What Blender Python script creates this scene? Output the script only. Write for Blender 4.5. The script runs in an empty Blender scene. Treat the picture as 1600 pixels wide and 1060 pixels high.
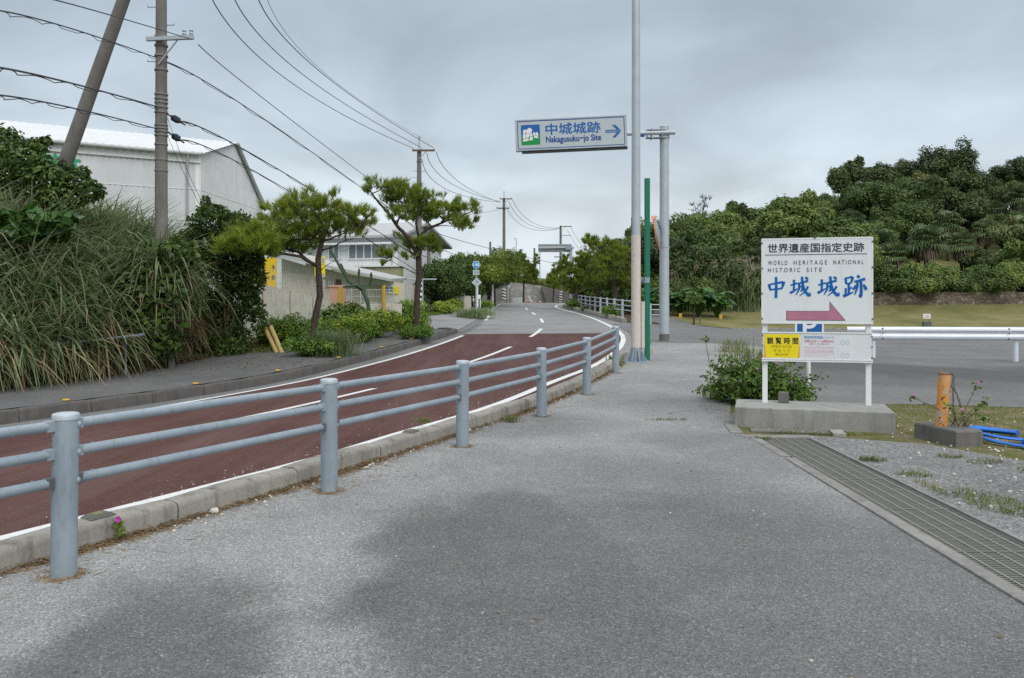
import bpy, bmesh, math, random
import numpy as np
from mathutils import Vector, Matrix

# ------------------------------------------------------------------ camera, sky, sun, exposure
SC = bpy.context.scene
COL = SC.collection
EYE = 1.5            # camera height
FPX = 1244.4         # focal length in photograph pixels
HY = 473.0           # horizon row in the photograph
cam_d = bpy.data.cameras.new('camera')
cam_d.sensor_width = 36.0
cam_d.lens = 28.0
cam_d.shift_y = -(530.0 - HY) / 1600.0
cam_d.clip_end = 3000.0
cam_d.clip_start = 0.05
cam = bpy.data.objects.new('camera', cam_d)
cam.location = (0, 0, EYE)
cam.rotation_euler = (math.radians(90), 0, 0)
COL.objects.link(cam)
SC.camera = cam

SUN_ELEV, SUN_AZ = math.radians(44), math.radians(152)   # high, behind the camera, veiled by cloud
w = bpy.data.worlds.new('World')
SC.world = w
w.use_nodes = True
w.cycles.sampling_method = 'MANUAL'
w.cycles.sample_map_resolution = 1024
nt = w.node_tree
nt.nodes.clear()
N = nt.nodes.new
L = nt.links.new
out = N('ShaderNodeOutputWorld')
bg = N('ShaderNodeBackground'); bg.inputs['Strength'].default_value = 0.125
sky = N('ShaderNodeTexSky'); sky.sky_type = 'NISHITA'; sky.sun_disc = False
sky.sun_elevation = SUN_ELEV; sky.sun_rotation = SUN_AZ
sky.air_density = 1.5; sky.dust_density = 3.0
tc = N('ShaderNodeTexCoord')
sep = N('ShaderNodeSeparateXYZ'); L(tc.outputs['Generated'], sep.inputs[0])
rmp = N('ShaderNodeValToRGB')
L(sep.outputs['Z'], rmp.inputs[0])
cr = rmp.color_ramp
cr.interpolation = 'EASE'
stops = [(0.0, (6.4, 7.0, 7.5)), (0.10, (5.75, 6.45, 7.0)), (0.20, (4.6, 5.3, 5.95)), (0.33, (3.65, 4.25, 4.85)),
         (0.46, (5.2, 5.8, 6.4)), (0.75, (11.0, 11.5, 12.0)), (1.0, (13.0, 13.3, 13.6))]
cr.elements[0].position = 0.0; cr.elements[1].position = 1.0
for p, c in stops[1:-1]:
    cr.elements.new(p)
for e, (p, c) in zip(cr.elements, stops):
    e.position = p; e.color = (*c, 1)
# cloud deck: direction projected on a plane overhead, so that the rolls flatten towards the horizon
zz = N('ShaderNodeMath'); zz.operation = 'MAXIMUM'; L(sep.outputs['Z'], zz.inputs[0]); zz.inputs[1].default_value = 0.0
za = N('ShaderNodeMath'); za.operation = 'ADD'; L(zz.outputs[0], za.inputs[0]); za.inputs[1].default_value = 0.34
dx = N('ShaderNodeMath'); dx.operation = 'DIVIDE'; L(sep.outputs['X'], dx.inputs[0]); L(za.outputs[0], dx.inputs[1])
dy = N('ShaderNodeMath'); dy.operation = 'DIVIDE'; L(sep.outputs['Y'], dy.inputs[0]); L(za.outputs[0], dy.inputs[1])
cmb = N('ShaderNodeCombineXYZ'); L(dx.outputs[0], cmb.inputs[0]); L(dy.outputs[0], cmb.inputs[1])
cn = N('ShaderNodeTexNoise'); cn.inputs['Scale'].default_value = 1.9; cn.inputs['Detail'].default_value = 5; cn.inputs['Roughness'].default_value = 0.5
cn.inputs['Distortion'].default_value = 0.5
L(cmb.outputs[0], cn.inputs['Vector'])
mr = N('ShaderNodeMapRange'); mr.inputs[1].default_value = 0.32; mr.inputs[2].default_value = 0.70
mr.inputs[3].default_value = 0.76; mr.inputs[4].default_value = 1.19
L(cn.outputs['Fac'], mr.inputs[0])
sc_ = N('ShaderNodeVectorMath'); sc_.operation = 'SCALE'
L(rmp.outputs['Color'], sc_.inputs[0]); L(mr.outputs[0], sc_.inputs['Scale'])
mx = N('ShaderNodeMix'); mx.data_type = 'RGBA'; mx.inputs['Factor'].default_value = 0.88
L(sky.outputs['Color'], mx.inputs['A']); L(sc_.outputs[0], mx.inputs['B'])
L(mx.outputs['Result'], bg.inputs['Color'])
L(bg.outputs[0], out.inputs['Surface'])

sun_d = bpy.data.lights.new('sun', 'SUN'); sun_d.energy = 1.5; sun_d.angle = math.radians(40); sun_d.color = (1.0, 0.96, 0.9)
sun = bpy.data.objects.new('sun', sun_d); COL.objects.link(sun)
sun.rotation_euler = (math.radians(90) - SUN_ELEV, 0, math.radians(28))
SC.view_settings.view_transform = 'Standard'
SC.view_settings.look = 'None'
SC.view_settings.gamma = 1.0
SC.view_settings.exposure = 0.06
SC.view_settings.use_curve_mapping = False
SC.render.engine = 'CYCLES'
SC.cycles.max_bounces = 8
SC.cycles.diffuse_bounces = 5
SC.cycles.transmission_bounces = 8
SC.cycles.use_denoising = False
SC.cycles.transparent_max_bounces = 4

R = math.radians
rng = np.random.default_rng(7)
random.seed(7)

# ------------------------------------------------------------------ helpers
def at(px, py, Y):
    """world point that the photograph shows at pixel (px, py), Y metres ahead"""
    return Vector(((px - 800.0) / FPX * Y, Y, EYE - (py - HY) / FPX * Y))

def lerp_tab(tab):
    xs = np.array([t[0] for t in tab], float); ys = np.array([t[1] for t in tab], float)
    return lambda v: float(np.interp(v, xs, ys))

def smooth_tab(tab):
    """monotone-ish cubic (Catmull-Rom) through the table"""
    xs = np.array([t[0] for t in tab], float); ys = np.array([t[1] for t in tab], float)
    m = np.gradient(ys, xs)
    def f(v):
        v = min(max(v, xs[0]), xs[-1])
        i = int(min(max(np.searchsorted(xs, v) - 1, 0), len(xs) - 2))
        h = xs[i + 1] - xs[i]; t = (v - xs[i]) / h
        return float((2*t**3 - 3*t**2 + 1) * ys[i] + (t**3 - 2*t**2 + t) * h * m[i] + (-2*t**3 + 3*t**2) * ys[i+1] + (t**3 - t**2) * h * m[i+1])
    return f

def sstep(a, b, v):
    t = min(max((v - a) / (b - a), 0.0), 1.0)
    return t * t * (3 - 2 * t)

def tag(o, label=None, cat=None, group=None, kind=None):
    if label: o['label'] = label
    if cat: o['category'] = cat
    if group: o['group'] = group
    if kind: o['kind'] = kind
    return o

def thing(name, loc, label, cat, group=None):
    o = bpy.data.objects.new(name, None)
    o.empty_display_size = 0.2
    o.location = loc
    COL.objects.link(o)
    return tag(o, label, cat, group)

def offset_of(o):
    v = Vector((0, 0, 0))
    while o is not None:
        v = v + Vector(o.location); o = o.parent
    return v

def link_mesh(name, me, parent=None):
    o = bpy.data.objects.new(name, me)
    COL.objects.link(o)
    if parent is not None: o.parent = parent
    return o

class MB:
    """collects shapes in world coordinates, links them as one mesh object"""
    def __init__(self): self.v = []; self.f = []; self.m = []; self.s = []
    def add(self, verts, faces, mi=0, smooth=False):
        b = len(self.v)
        self.v += [tuple(p) for p in verts]
        for f in faces:
            self.f.append(tuple(b + i for i in f)); self.m.append(mi); self.s.append(smooth)
    def box(self, c, size, rot=None, mi=0, bev=0.0):
        x, y, z = size[0] / 2, size[1] / 2, size[2] / 2
        c = Vector(c)
        if bev <= 0:
            vs = [Vector((sx * x, sy * y, sz * z)) for sz in (-1, 1) for sx, sy in ((-1, -1), (1, -1), (1, 1), (-1, 1))]
            fs = [(3, 2, 1, 0), (4, 5, 6, 7), (0, 1, 5, 4), (1, 2, 6, 5), (2, 3, 7, 6), (3, 0, 4, 7)]
        else:
            bm = bmesh.new()
            bmesh.ops.create_cube(bm, size=1)
            bmesh.ops.scale(bm, vec=(2 * x, 2 * y, 2 * z), verts=bm.verts)
            bmesh.ops.bevel(bm, geom=list(bm.edges), offset=bev, segments=2, affect='EDGES', profile=0.6)
            vs = [v.co.copy() for v in bm.verts]; bm.verts.index_update()
            fs = [tuple(v.index for v in f.verts) for f in bm.faces]
            bm.free()
        if rot is not None: vs = [rot @ v for v in vs]
        self.add([c + v for v in vs], fs, mi)
        return self
    def tube(self, pts, rad, seg=12, caps=True, mi=0, flat=1.0):
        pts = [Vector(p) for p in pts]
        n = len(pts)
        if not hasattr(rad, '__len__'): rad = [rad] * n
        vs = []
        up = None
        for i, p in enumerate(pts):
            d = (pts[min(i + 1, n - 1)] - pts[max(i - 1, 0)])
            d.normalize()
            if up is None:
                up = Vector((0, 0, 1)) if abs(d.z) < 0.9 else Vector((1, 0, 0))
            a = (up - d * up.dot(d)).normalized(); up = a
            b = d.cross(a)
            for k in range(seg):
                t = 2 * math.pi * k / seg
                vs.append(p + (a * math.cos(t) * flat + b * math.sin(t)) * rad[i])
        fs = []
        for i in range(n - 1):
            for k in range(seg):
                k2 = (k + 1) % seg
                fs.append((i * seg + k, i * seg + k2, (i + 1) * seg + k2, (i + 1) * seg + k))
        self.add(vs, fs, mi, True)
        if caps:
            self.add(vs[:seg], [tuple(reversed(range(seg)))], mi)
            self.add(vs[-seg:], [tuple(range(seg))], mi)
        return self
    def lathe(self, c, prof, seg=16, mi=0, rot=None):
        """profile [(r, z)] spun about local z"""
        vs = []
        c = Vector(c)
        for r, z in prof:
            for k in range(seg):
                t = 2 * math.pi * k / seg
                v = Vector((r * math.cos(t), r * math.sin(t), z))
                vs.append(c + (rot @ v if rot is not None else v))
        fs = []
        for i in range(len(prof) - 1):
            for k in range(seg):
                k2 = (k + 1) % seg
                fs.append((i * seg + k, i * seg + k2, (i + 1) * seg + k2, (i + 1) * seg + k))
        self.add(vs, fs, mi, True)
        self.add(vs[:seg], [tuple(reversed(range(seg)))], mi)
        self.add(vs[-seg:], [tuple(range(seg))], mi)
        return self
    def prism(self, poly, M, depth, mi=0):
        """polygon in a frame M (x right, y up, z out), from z=0 to z=depth"""
        n = len(poly)
        vs = [M @ Vector((p[0], p[1], 0)) for p in poly] + [M @ Vector((p[0], p[1], depth)) for p in poly]
        fs = [tuple(reversed(range(n))), tuple(range(n, 2 * n))]
        fs += [(i, (i + 1) % n, n + (i + 1) % n, n + i) for i in range(n)]
        self.add(vs, fs, mi)
        return self
    def build(self, name, mats, parent=None):
        if not isinstance(mats, (list, tuple)): mats = [mats]
        off = offset_of(parent) if parent is not None else Vector((0, 0, 0))
        me = bpy.data.meshes.new(name)
        v = np.array(self.v, float) - np.array(off)
        me.from_pydata(v.tolist(), [], self.f)
        for m in mats: me.materials.append(m)
        me.polygons.foreach_set('material_index', self.m)
        me.polygons.foreach_set('use_smooth', self.s)
        me.update()
        if any(self.s): me.set_sharp_from_angle(angle=R(40))
        return link_mesh(name, me, parent)

def np_mesh(name, V, k, mats, mi=None, parent=None, smooth=False):
    """V: (n*k,3) array, consecutive k vertices make one face"""
    off = np.array(offset_of(parent)) if parent is not None else np.zeros(3)
    V = np.asarray(V, float).reshape(-1, 3) - off
    n = len(V) // k
    me = bpy.data.meshes.new(name)
    me.vertices.add(len(V)); me.vertices.foreach_set('co', V.ravel())
    me.loops.add(n * k); me.loops.foreach_set('vertex_index', np.arange(n * k, dtype=np.int32))
    me.polygons.add(n)
    me.polygons.foreach_set('loop_start', np.arange(0, n * k, k, dtype=np.int32))
    me.polygons.foreach_set('loop_total', np.full(n, k, dtype=np.int32))
    for m in (mats if isinstance(mats, (list, tuple)) else [mats]): me.materials.append(m)
    if mi is not None: me.polygons.foreach_set('material_index', np.asarray(mi, dtype=np.int32))
    me.update(calc_edges=True)
    me.validate()
    if smooth: me.polygons.foreach_set('use_smooth', np.ones(n, dtype=bool))
    return link_mesh(name, me, parent)

def frame(o, right, up):
    """matrix with x = right, y = up, z = outward normal"""
    r = Vector(right).normalized(); u = Vector(up).normalized(); n = r.cross(u).normalized(); u = n.cross(r)
    return Matrix(((r.x, u.x, n.x, o[0]), (r.y, u.y, n.y, o[1]), (r.z, u.z, n.z, o[2]), (0, 0, 0, 1)))

def text(name, body, x0, y0, x1, y1, M, mat, parent, bold=0.0, shear=0.0, depth=0.002, lift=0.001, _k=0):
    """lettering as flat mesh, fitted into the rectangle x0..x1, y0..y1 of frame M"""
    cu = bpy.data.curves.new('lettering', 'FONT')
    cu.body = body; cu.size = 1.0; cu.resolution_u = 3; cu.shear = shear
    tmp = bpy.data.objects.new('lettering', cu); COL.objects.link(tmp)
    bpy.context.view_layer.update()
    dg = bpy.context.evaluated_depsgraph_get()
    me = bpy.data.meshes.new_from_object(tmp.evaluated_get(dg))
    bpy.data.objects.remove(tmp); bpy.data.curves.remove(cu)
    n = len(me.vertices)
    if n == 0: return None
    co = np.empty(n * 3); me.vertices.foreach_get('co', co); co = co.reshape(-1, 3)
    mn, mxx = co.min(0), co.max(0)
    fx = (x1 - x0) / max(mxx[0] - mn[0], 1e-6); fy = (y1 - y0) / max(mxx[1] - mn[1], 1e-6)
    off = np.array(offset_of(parent)) if parent is not None else np.zeros(3)
    P = np.stack([x0 + (co[:, 0] - mn[0]) * fx, y0 + (co[:, 1] - mn[1]) * fy, np.full(n, lift + depth)], 1)
    A = np.array(M)
    P = P @ A[:3, :3].T + A[:3, 3] - off
    if bold > 0:      # heavier strokes: the same letters set again a hair aside, all one mesh
        b = bold * (y1 - y0); A3 = A[:3, :3]
        bm = bmesh.new()
        for k, (sx, sy) in enumerate(((0, 0), (b, 0), (-b, 0), (0, b), (0, -b))):
            Q = P + A3 @ np.array([sx, sy, 0.00015 * k])
            me.vertices.foreach_set('co', Q.ravel()); bm.from_mesh(me)
        bm.to_mesh(me); bm.free()
    else:
        me.vertices.foreach_set('co', P.ravel())
    me.update()
    me.materials.clear(); me.materials.append(mat)
    return link_mesh(name, me, parent)

def copy_tree(root):
    r = root.copy(); COL.objects.link(r)
    for ch in list(root.children):
        c = ch.copy(); COL.objects.link(c); c.parent = r
        for g in list(ch.children):
            d = g.copy(); COL.objects.link(d); d.parent = c
    return r

# ------------------------------------------------------------------ materials
class NT:
    def __init__(self, name):
        self.mat = bpy.data.materials.new(name); self.mat.use_nodes = True
        self.t = self.mat.node_tree; self.t.nodes.clear()
        self.out = self.n('ShaderNodeOutputMaterial')
        self.tc = self.n('ShaderNodeTexCoord')
        self.P = self.tc.outputs['Object']
    def n(self, ty, **kw):
        nd = self.t.nodes.new(ty)
        for k, v in kw.items(): setattr(nd, k, v)
        return nd
    def l(self, a, b): self.t.links.new(a, b)
    def set(self, sock, v):
        if isinstance(v, (int, float, tuple, list)): 
            if isinstance(v, (tuple, list)) and len(v) == 3 and sock.type == 'RGBA': v = (*v, 1)
            sock.default_value = v
        else: self.l(v, sock)
    def math(self, op, a, b=None, clamp=False):
        m = self.n('ShaderNodeMath', operation=op, use_clamp=clamp); self.set(m.inputs[0], a)
        if b is not None: self.set(m.inputs[1], b)
        return m.outputs[0]
    def noise(self, scale, detail=4, rough=0.55, vec=None, dist=0.0):
        x = self.n('ShaderNodeTexNoise'); x.inputs['Scale'].default_value = scale; x.inputs['Detail'].default_value = detail
        x.inputs['Roughness'].default_value = rough; x.inputs['Distortion'].default_value = dist
        self.l(vec or self.P, x.inputs['Vector']); return x.outputs['Fac']
    def vor(self, scale, vec=None, feature='F1', out='Color'):
        x = self.n('ShaderNodeTexVoronoi', feature=feature); x.inputs['Scale'].default_value = scale
        self.l(vec or self.P, x.inputs['Vector']); return x.outputs[out]
    def rng(self, v, a, b, c=0.0, d=1.0, smooth=False):
        x = self.n('ShaderNodeMapRange', clamp=True)
        if smooth: x.interpolation_type = 'SMOOTHSTEP'
        self.set(x.inputs[0], v)
        for i, q in enumerate((a, b, c, d)): x.inputs[1 + i].default_value = q
        return x.outputs[0]
    def ramp(self, v, stops, mode='LINEAR'):
        x = self.n('ShaderNodeValToRGB'); self.l(v, x.inputs[0]); e = x.color_ramp.elements
        x.color_ramp.interpolation = mode
        e[0].position = stops[0][0]; e[1].position = stops[-1][0]
        for p, c in stops[1:-1]: e.new(p)
        for q, (p, c) in zip(e, stops): q.position = p; q.color = (*c, 1)
        return x.outputs[0]
    def mix(self, f, a, b, mode='MIX'):
        x = self.n('ShaderNodeMix', data_type='RGBA', blend_type=mode)
        self.set(x.inputs['Factor'], f); self.set(x.inputs['A'], a); self.set(x.inputs['B'], b)
        return x.outputs['Result']
    def xyz(self):
        s = self.n('ShaderNodeSeparateXYZ'); self.l(self.P, s.inputs[0]); return s.outputs
    def mapping(self, loc=(0, 0, 0), rot=(0, 0, 0), scale=(1, 1, 1), vt='POINT', vec=None):
        m = self.n('ShaderNodeMapping', vector_type=vt); self.l(vec or self.P, m.inputs[0])
        m.inputs[1].default_value = loc; m.inputs[2].default_value = rot; m.inputs[3].default_value = scale
        return m.outputs[0]
    def length(self, v):
        m = self.n('ShaderNodeVectorMath', operation='LENGTH'); self.l(v, m.inputs[0]); return m.outputs['Value']
    def bump(self, h, strength=0.3, dist=0.01):
        b = self.n('ShaderNodeBump'); b.inputs['Strength'].default_value = strength; b.inputs['Distance'].default_value = dist
        self.l(h, b.inputs['Height']); return b.outputs[0]
    def finish(self, col, rough=0.8, spec=0.3, metal=0.0, normal=None, transl=0.0):
        b = self.n('ShaderNodeBsdfPrincipled')
        self.set(b.inputs['Base Color'], col); self.set(b.inputs['Roughness'], rough); self.set(b.inputs['Metallic'], metal)
        b.inputs['Specular IOR Level'].default_value = spec
        if normal is not None: self.l(normal, b.inputs['Normal'])
        o = b.outputs[0]
        if transl > 0:
            t = self.n('ShaderNodeBsdfTranslucent'); self.set(t.inputs['Color'], col)
            m = self.n('ShaderNodeMixShader'); m.inputs[0].default_value = transl
            self.l(o, m.inputs[1]); self.l(t.outputs[0], m.inputs[2]); o = m.outputs[0]
        self.l(o, self.out.inputs['Surface'])
        return self.mat

def paint(name, col, rough=0.5, var=0.12, scale=6.0, spec=0.4, metal=0.0, bump=0.0, dirt=None, dirt_amt=0.35):
    t = NT(name)
    n = t.noise(scale, 5, 0.6)
    c = t.mix(t.rng(n, 0.3, 0.7), tuple(q * (1 - var) for q in col), tuple(min(q * (1 + var), 1) for q in col))
    if dirt:
        d = t.noise(2.2, 6, 0.65, t.mapping(scale=(3, 3, 0.5)))
        c = t.mix(t.rng(d, 0.52, 0.78, 0, dirt_amt), c, dirt)
    nm = t.bump(t.noise(scale * 12, 3), bump, 0.003) if bump else None
    return t.finish(c, rough, spec, metal, nm)

def leaf_mat(name, stops, transl=0.25, rough=0.5, clump=0.6, objvar=0.25, spec=0.35):
    """stops: dark..light greens; each leaf its own tone, clumps and whole plants vary too"""
    t = NT(name)
    g = t.n('ShaderNodeNewGeometry'); oi = t.n('ShaderNodeObjectInfo')
    off = t.n('ShaderNodeVectorMath', operation='ADD'); t.l(t.P, off.inputs[0])
    sc = t.n('ShaderNodeVectorMath', operation='SCALE'); t.l(oi.outputs['Location'], sc.inputs[0]); sc.inputs['Scale'].default_value = 1.0
    t.l(sc.outputs[0], off.inputs[1])
    n = t.noise(clump, 3, 0.6, off.outputs[0])
    v = t.math('ADD', t.math('MULTIPLY', g.outputs['Random Per Island'], 0.45), t.math('MULTIPLY', t.rng(n, 0.3, 0.7), 0.55))
    v = t.math('ADD', v, t.math('MULTIPLY', t.math('SUBTRACT', oi.outputs['Random'], 0.5), objvar), clamp=True)
    c = t.ramp(v, stops)
    return t.finish(c, rough, spec, 0, None, transl)

M = {}
# worn pavement asphalt: 6-12 mm stones of many greys, binder between, wide dark wet-looking stains of their own shape
def asphalt(name, base, contrast, stains=(), scale=135.0, tint=(1.0, 1.005, 0.995), cracks=False):
    t = NT(name)
    def g(k): return tuple(min(base * k * q, 0.9) for q in tint)
    v1 = t.n('ShaderNodeSeparateColor'); t.l(t.vor(scale), v1.inputs[0])
    v2 = t.n('ShaderNodeSeparateColor'); t.l(t.vor(scale * 0.5), v2.inputs[0])
    c1 = t.ramp(v1.outputs[0], [(0, g(1 - contrast)), (0.35, g(0.72)), (0.7, g(1.08)), (0.92, g(1.35)), (0.975, g(1.9)), (1, g(2.3))])
    c2 = t.ramp(v2.outputs[1], [(0, g(0.72)), (0.5, g(0.95)), (0.95, g(1.15)), (0.99, g(1.8)), (1, g(2.1))])
    c = t.mix(0.30, c1, c2)
    fine = t.noise(300, 2, 0.6)
    c = t.mix(1.0, c, t.ramp(fine, [(0.3, (0.72,) * 3), (0.7, (1.22,) * 3)]), 'MULTIPLY')
    big = t.noise(0.55, 5, 0.6)
    c = t.mix(1.0, c, t.ramp(big, [(0.3, (0.80,) * 3), (0.5, (1.0,) * 3), (0.72, (1.14, 1.14, 1.13))]), 'MULTIPLY')
    mid = t.noise(3.2, 5, 0.65)
    c = t.mix(1.0, c, t.ramp(mid, [(0.3, (0.92,) * 3), (0.7, (1.06,) * 3)]), 'MULTIPLY')
    if cracks:
        wv = t.n('ShaderNodeTexNoise'); wv.inputs['Scale'].default_value = 1.3; wv.inputs['Detail'].default_value = 6; t.l(t.P, wv.inputs['Vector'])
        wm = t.n('ShaderNodeVectorMath', operation='MULTIPLY_ADD'); t.l(wv.outputs['Color'], wm.inputs[0]); wm.inputs[1].default_value = (0.5, 0.5, 0); t.l(t.P, wm.inputs[2])
        e = t.vor(0.42, wm.outputs[0], 'DISTANCE_TO_EDGE', 'Distance')
        ck = t.math('MULTIPLY', t.rng(e, 0.0, 0.0035, 1, 0), t.math('MULTIPLY', t.rng(t.noise(0.8, 3), 0.46, 0.56), t.rng(t.xyz()['Y'], 8.5, 9.5)))
        c = t.mix(t.math('MULTIPLY', ck, 0.75), c, (0.05, 0.05, 0.048))
    if stains:
        wn = t.n('ShaderNodeTexNoise'); wn.inputs['Scale'].default_value = 1.0; wn.inputs['Detail'].default_value = 7; wn.inputs['Roughness'].default_value = 0.6
        t.l(t.P, wn.inputs['Vector'])
        wo = t.n('ShaderNodeVectorMath', operation='MULTIPLY_ADD'); t.l(wn.outputs['Color'], wo.inputs[0])
        wo.inputs[1].default_value = (1.2, 1.2, 0); t.l(t.P, wo.inputs[2])
        wp = t.n('ShaderNodeVectorMath', operation='SUBTRACT'); t.l(wo.outputs[0], wp.inputs[0]); wp.inputs[1].default_value = (0.6, 0.6, 0)
        acc = None
        for (cx, cy, rx, ry, rot, soft, amt) in stains:
            flat = t.n('ShaderNodeVectorMath', operation='MULTIPLY'); t.l(wp.outputs[0], flat.inputs[0]); flat.inputs[1].default_value = (1, 1, 0)
            q = t.mapping((cx, cy, 0), (0, 0, rot), (rx, ry, 1), 'TEXTURE', flat.outputs[0])
            d = t.rng(t.length(q), 1.0 - soft, 1.0 + soft, amt, 0.0, True)
            acc = d if acc is None else t.math('MAXIMUM', acc, d)
        c = t.mix(acc, c, t.mix(1.0, c, (0.36, 0.36, 0.362), 'MULTIPLY'))
    nm = t.bump(t.vor(scale, out='Distance'), 0.35, 0.004)
    return t.finish(c, 0.88, 0.25, 0, nm)

M['pavement'] = asphalt('worn_pavement_asphalt', 0.278, 0.55, [
    (0.0, 4.5, 0.90, 1.95, 0.08, 0.28, 0.80), (-1.5, 3.5, 0.48, 0.95, 0.35, 0.4, 0.80), (1.4, 4.2, 2.0, 2.5, 0.0, 0.42, 0.70),
    (1.0, 6.6, 1.5, 1.3, 0.4, 0.5, 0.40), (0.4, 9.6, 1.1, 0.8, 0.5, 0.5, 0.35), (2.2, 8.0, 0.9, 1.4, 0.0, 0.5, 0.40), (0.4, 2.4, 2.0, 0.9, 0.0, 0.4, 0.85), (2.2, 11.0, 0.8, 2.0, 0.3, 0.6, 0.3)], cracks=True)
M['pavement_left'] = asphalt('old_pavement_asphalt', 0.135, 0.5)
M['lot'] = asphalt('car_park_asphalt', 0.165, 0.4, [(10, 17, 6, 2.2, -0.1, 0.5, 0.7), (16, 19.5, 5, 1.2, 0.2, 0.5, 0.6), (7, 14.5, 3, 1.2, 0.0, 0.5, 0.4)])
M['road'] = asphalt('grey_road_asphalt', 0.24, 0.3, scale=70, cracks=True)
M['gutter'] = asphalt('gutter_asphalt', 0.17, 0.4, scale=80)
M['gravel'] = asphalt('gravel_bed', 0.20, 0.72, scale=62)

def red_road():
    t = NT('red_road_surface')
    v1 = t.n('ShaderNodeSeparateColor'); t.l(t.vor(150), v1.inputs[0])
    c = t.ramp(v1.outputs[0], [(0, (0.054, 0.023, 0.020)), (0.6, (0.086, 0.037, 0.031)), (0.96, (0.115, 0.057, 0.049)), (1, (0.25, 0.18, 0.17))])
    c = t.mix(1.0, c, t.ramp(t.noise(0.8, 5, 0.6), [(0.3, (0.85,) * 3), (0.7, (1.12,) * 3)]), 'MULTIPLY')
    c = t.mix(t.rng(t.noise(0.6, 6, 0.7, t.mapping((0, 0, 0), (0, 0, -0.45), (2.4, 0.22, 1))), 0.44, 0.68, 0, 0.6), c, (0.135, 0.085, 0.077))
    c = t.mix(t.rng(t.noise(0.9, 7, 0.7), 0.56, 0.66, 0, 0.4), c, (0.045, 0.024, 0.022))
    return t.finish(c, 0.9, 0.2, 0, t.bump(t.vor(150, out='Distance'), 0.3, 0.003))
M['red_road'] = red_road()

def worn_line():
    t = NT('worn_white_line')
    n = t.noise(9, 6, 0.7)
    c = t.mix(t.rng(n, 0.55, 0.72), (0.66, 0.67, 0.66), (0.30, 0.28, 0.27))
    return t.finish(c, 0.7, 0.3)
M['line'] = worn_line()

def concrete(name, col, stain=(0.08, 0.08, 0.075), amt=0.5, bump=0.3, streak=True, scale=1.0):
    t = NT(name)
    n1 = t.noise(2.5 * scale, 7, 0.65)
    n2 = t.noise(38 * scale, 4, 0.6)
    c = t.mix(t.rng(n1, 0.3, 0.7), tuple(q * 0.72 for q in col), tuple(q * 1.15 for q in col))
    c = t.mix(t.rng(n2, 0.35, 0.75, 0, 0.55), c, tuple(q * 0.6 for q in col))
    if streak:
        s = t.noise(1.4, 6, 0.7, t.mapping(scale=(5, 5, 0.6)))
        c = t.mix(t.rng(s, 0.5, 0.72, 0, amt), c, stain)
    return t.finish(c, 0.9, 0.2, 0, t.bump(n2, bump, 0.006))
M['kerb'] = concrete('weathered_kerb_concrete', (0.36, 0.34, 0.30), (0.075, 0.068, 0.055), 0.8, 0.5)
M['kerb_dark'] = concrete('dark_kerb_concrete', (0.115, 0.11, 0.105), (0.04, 0.04, 0.038), 0.6, 0.5)
M['plinth'] = concrete('plinth_concrete', (0.34, 0.34, 0.32), (0.14, 0.14, 0.125), 0.6, 0.3)
M['plinth_dark'] = concrete('old_block_concrete', (0.17, 0.165, 0.155), (0.06, 0.06, 0.055), 0.7, 0.6)
M['strip'] = concrete('flush_concrete_strip', (0.27, 0.265, 0.25), (0.09, 0.09, 0.085), 0.7, 0.6, True)
M['pole'] = concrete('pole_concrete', (0.215, 0.205, 0.19), (0.09, 0.085, 0.08), 0.6, 0.15)
M['wall'] = concrete('beige_wall_concrete', (0.66, 0.63, 0.55), (0.32, 0.29, 0.23), 0.5, 0.12)
M['masonry_bg'] = concrete('retaining_concrete', (0.17, 0.16, 0.15), (0.07, 0.07, 0.065), 0.7, 0.3, True, 0.4)

M['galv'] = paint('galvanised_blue_grey_paint', (0.275, 0.335, 0.385), 0.5, 0.16, 14, 0.4, 0.12, 0.12, (0.19, 0.22, 0.245), 0.75)
def fence_paint():
    t = NT('weathered_fence_paint')
    c = t.mix(t.rng(t.noise(3, 5), 0.35, 0.65), (0.235, 0.29, 0.335), (0.30, 0.355, 0.40))
    c = t.mix(t.rng(t.noise(9, 7, 0.72, t.mapping(scale=(2.5, 2.5, 0.5))), 0.52, 0.72, 0, 0.65), c, (0.165, 0.19, 0.21))
    c = t.mix(t.rng(t.noise(30, 3, 0.6), 0.70, 0.73), c, (0.42, 0.45, 0.46))
    n = t.noise(13, 5, 0.65); c = t.mix(t.rng(n, 0.71, 0.74), c, (0.12, 0.065, 0.035))
    return t.finish(c, t.rng(t.noise(11, 4), 0.3, 0.7, 0.38, 0.62), 0.4, 0.1, t.bump(t.noise(60, 3), 0.12, 0.003))
M['fence'] = fence_paint()
M['galv_light'] = paint('galvanised_steel', (0.42, 0.47, 0.51), 0.5, 0.08, 5, 0.4, 0.2, 0.04, (0.30, 0.33, 0.36), 0.5)
M['steel_dark'] = paint('dark_steel', (0.10, 0.11, 0.115), 0.5, 0.2, 12)
M['white_paint'] = paint('white_paint', (0.74, 0.76, 0.76), 0.45, 0.05, 3, 0.4, 0, 0, (0.55, 0.54, 0.50), 0.35)
M['white_board'] = paint('white_board_face', (0.68, 0.72, 0.735), 0.45, 0.04, 2, 0.4, 0, 0, (0.50, 0.51, 0.49), 0.4)
M['shed_roof'] = paint('weathered_white_roofing', (0.60, 0.62, 0.63), 0.5, 0.06, 1.2, 0.35, 0, 0, (0.42, 0.43, 0.42), 0.6)
M['sign_face'] = paint('retroreflective_sign_face', (0.44, 0.50, 0.53), 0.4, 0.05, 2, 0.45)
M['sign_blue'] = paint('sign_blue', (0.004, 0.105, 0.37), 0.55, 0.05, 5)
M['brush_blue'] = paint('brush_letter_blue', (0.003, 0.115, 0.40), 0.6, 0.08, 14, 0.15)
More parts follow.
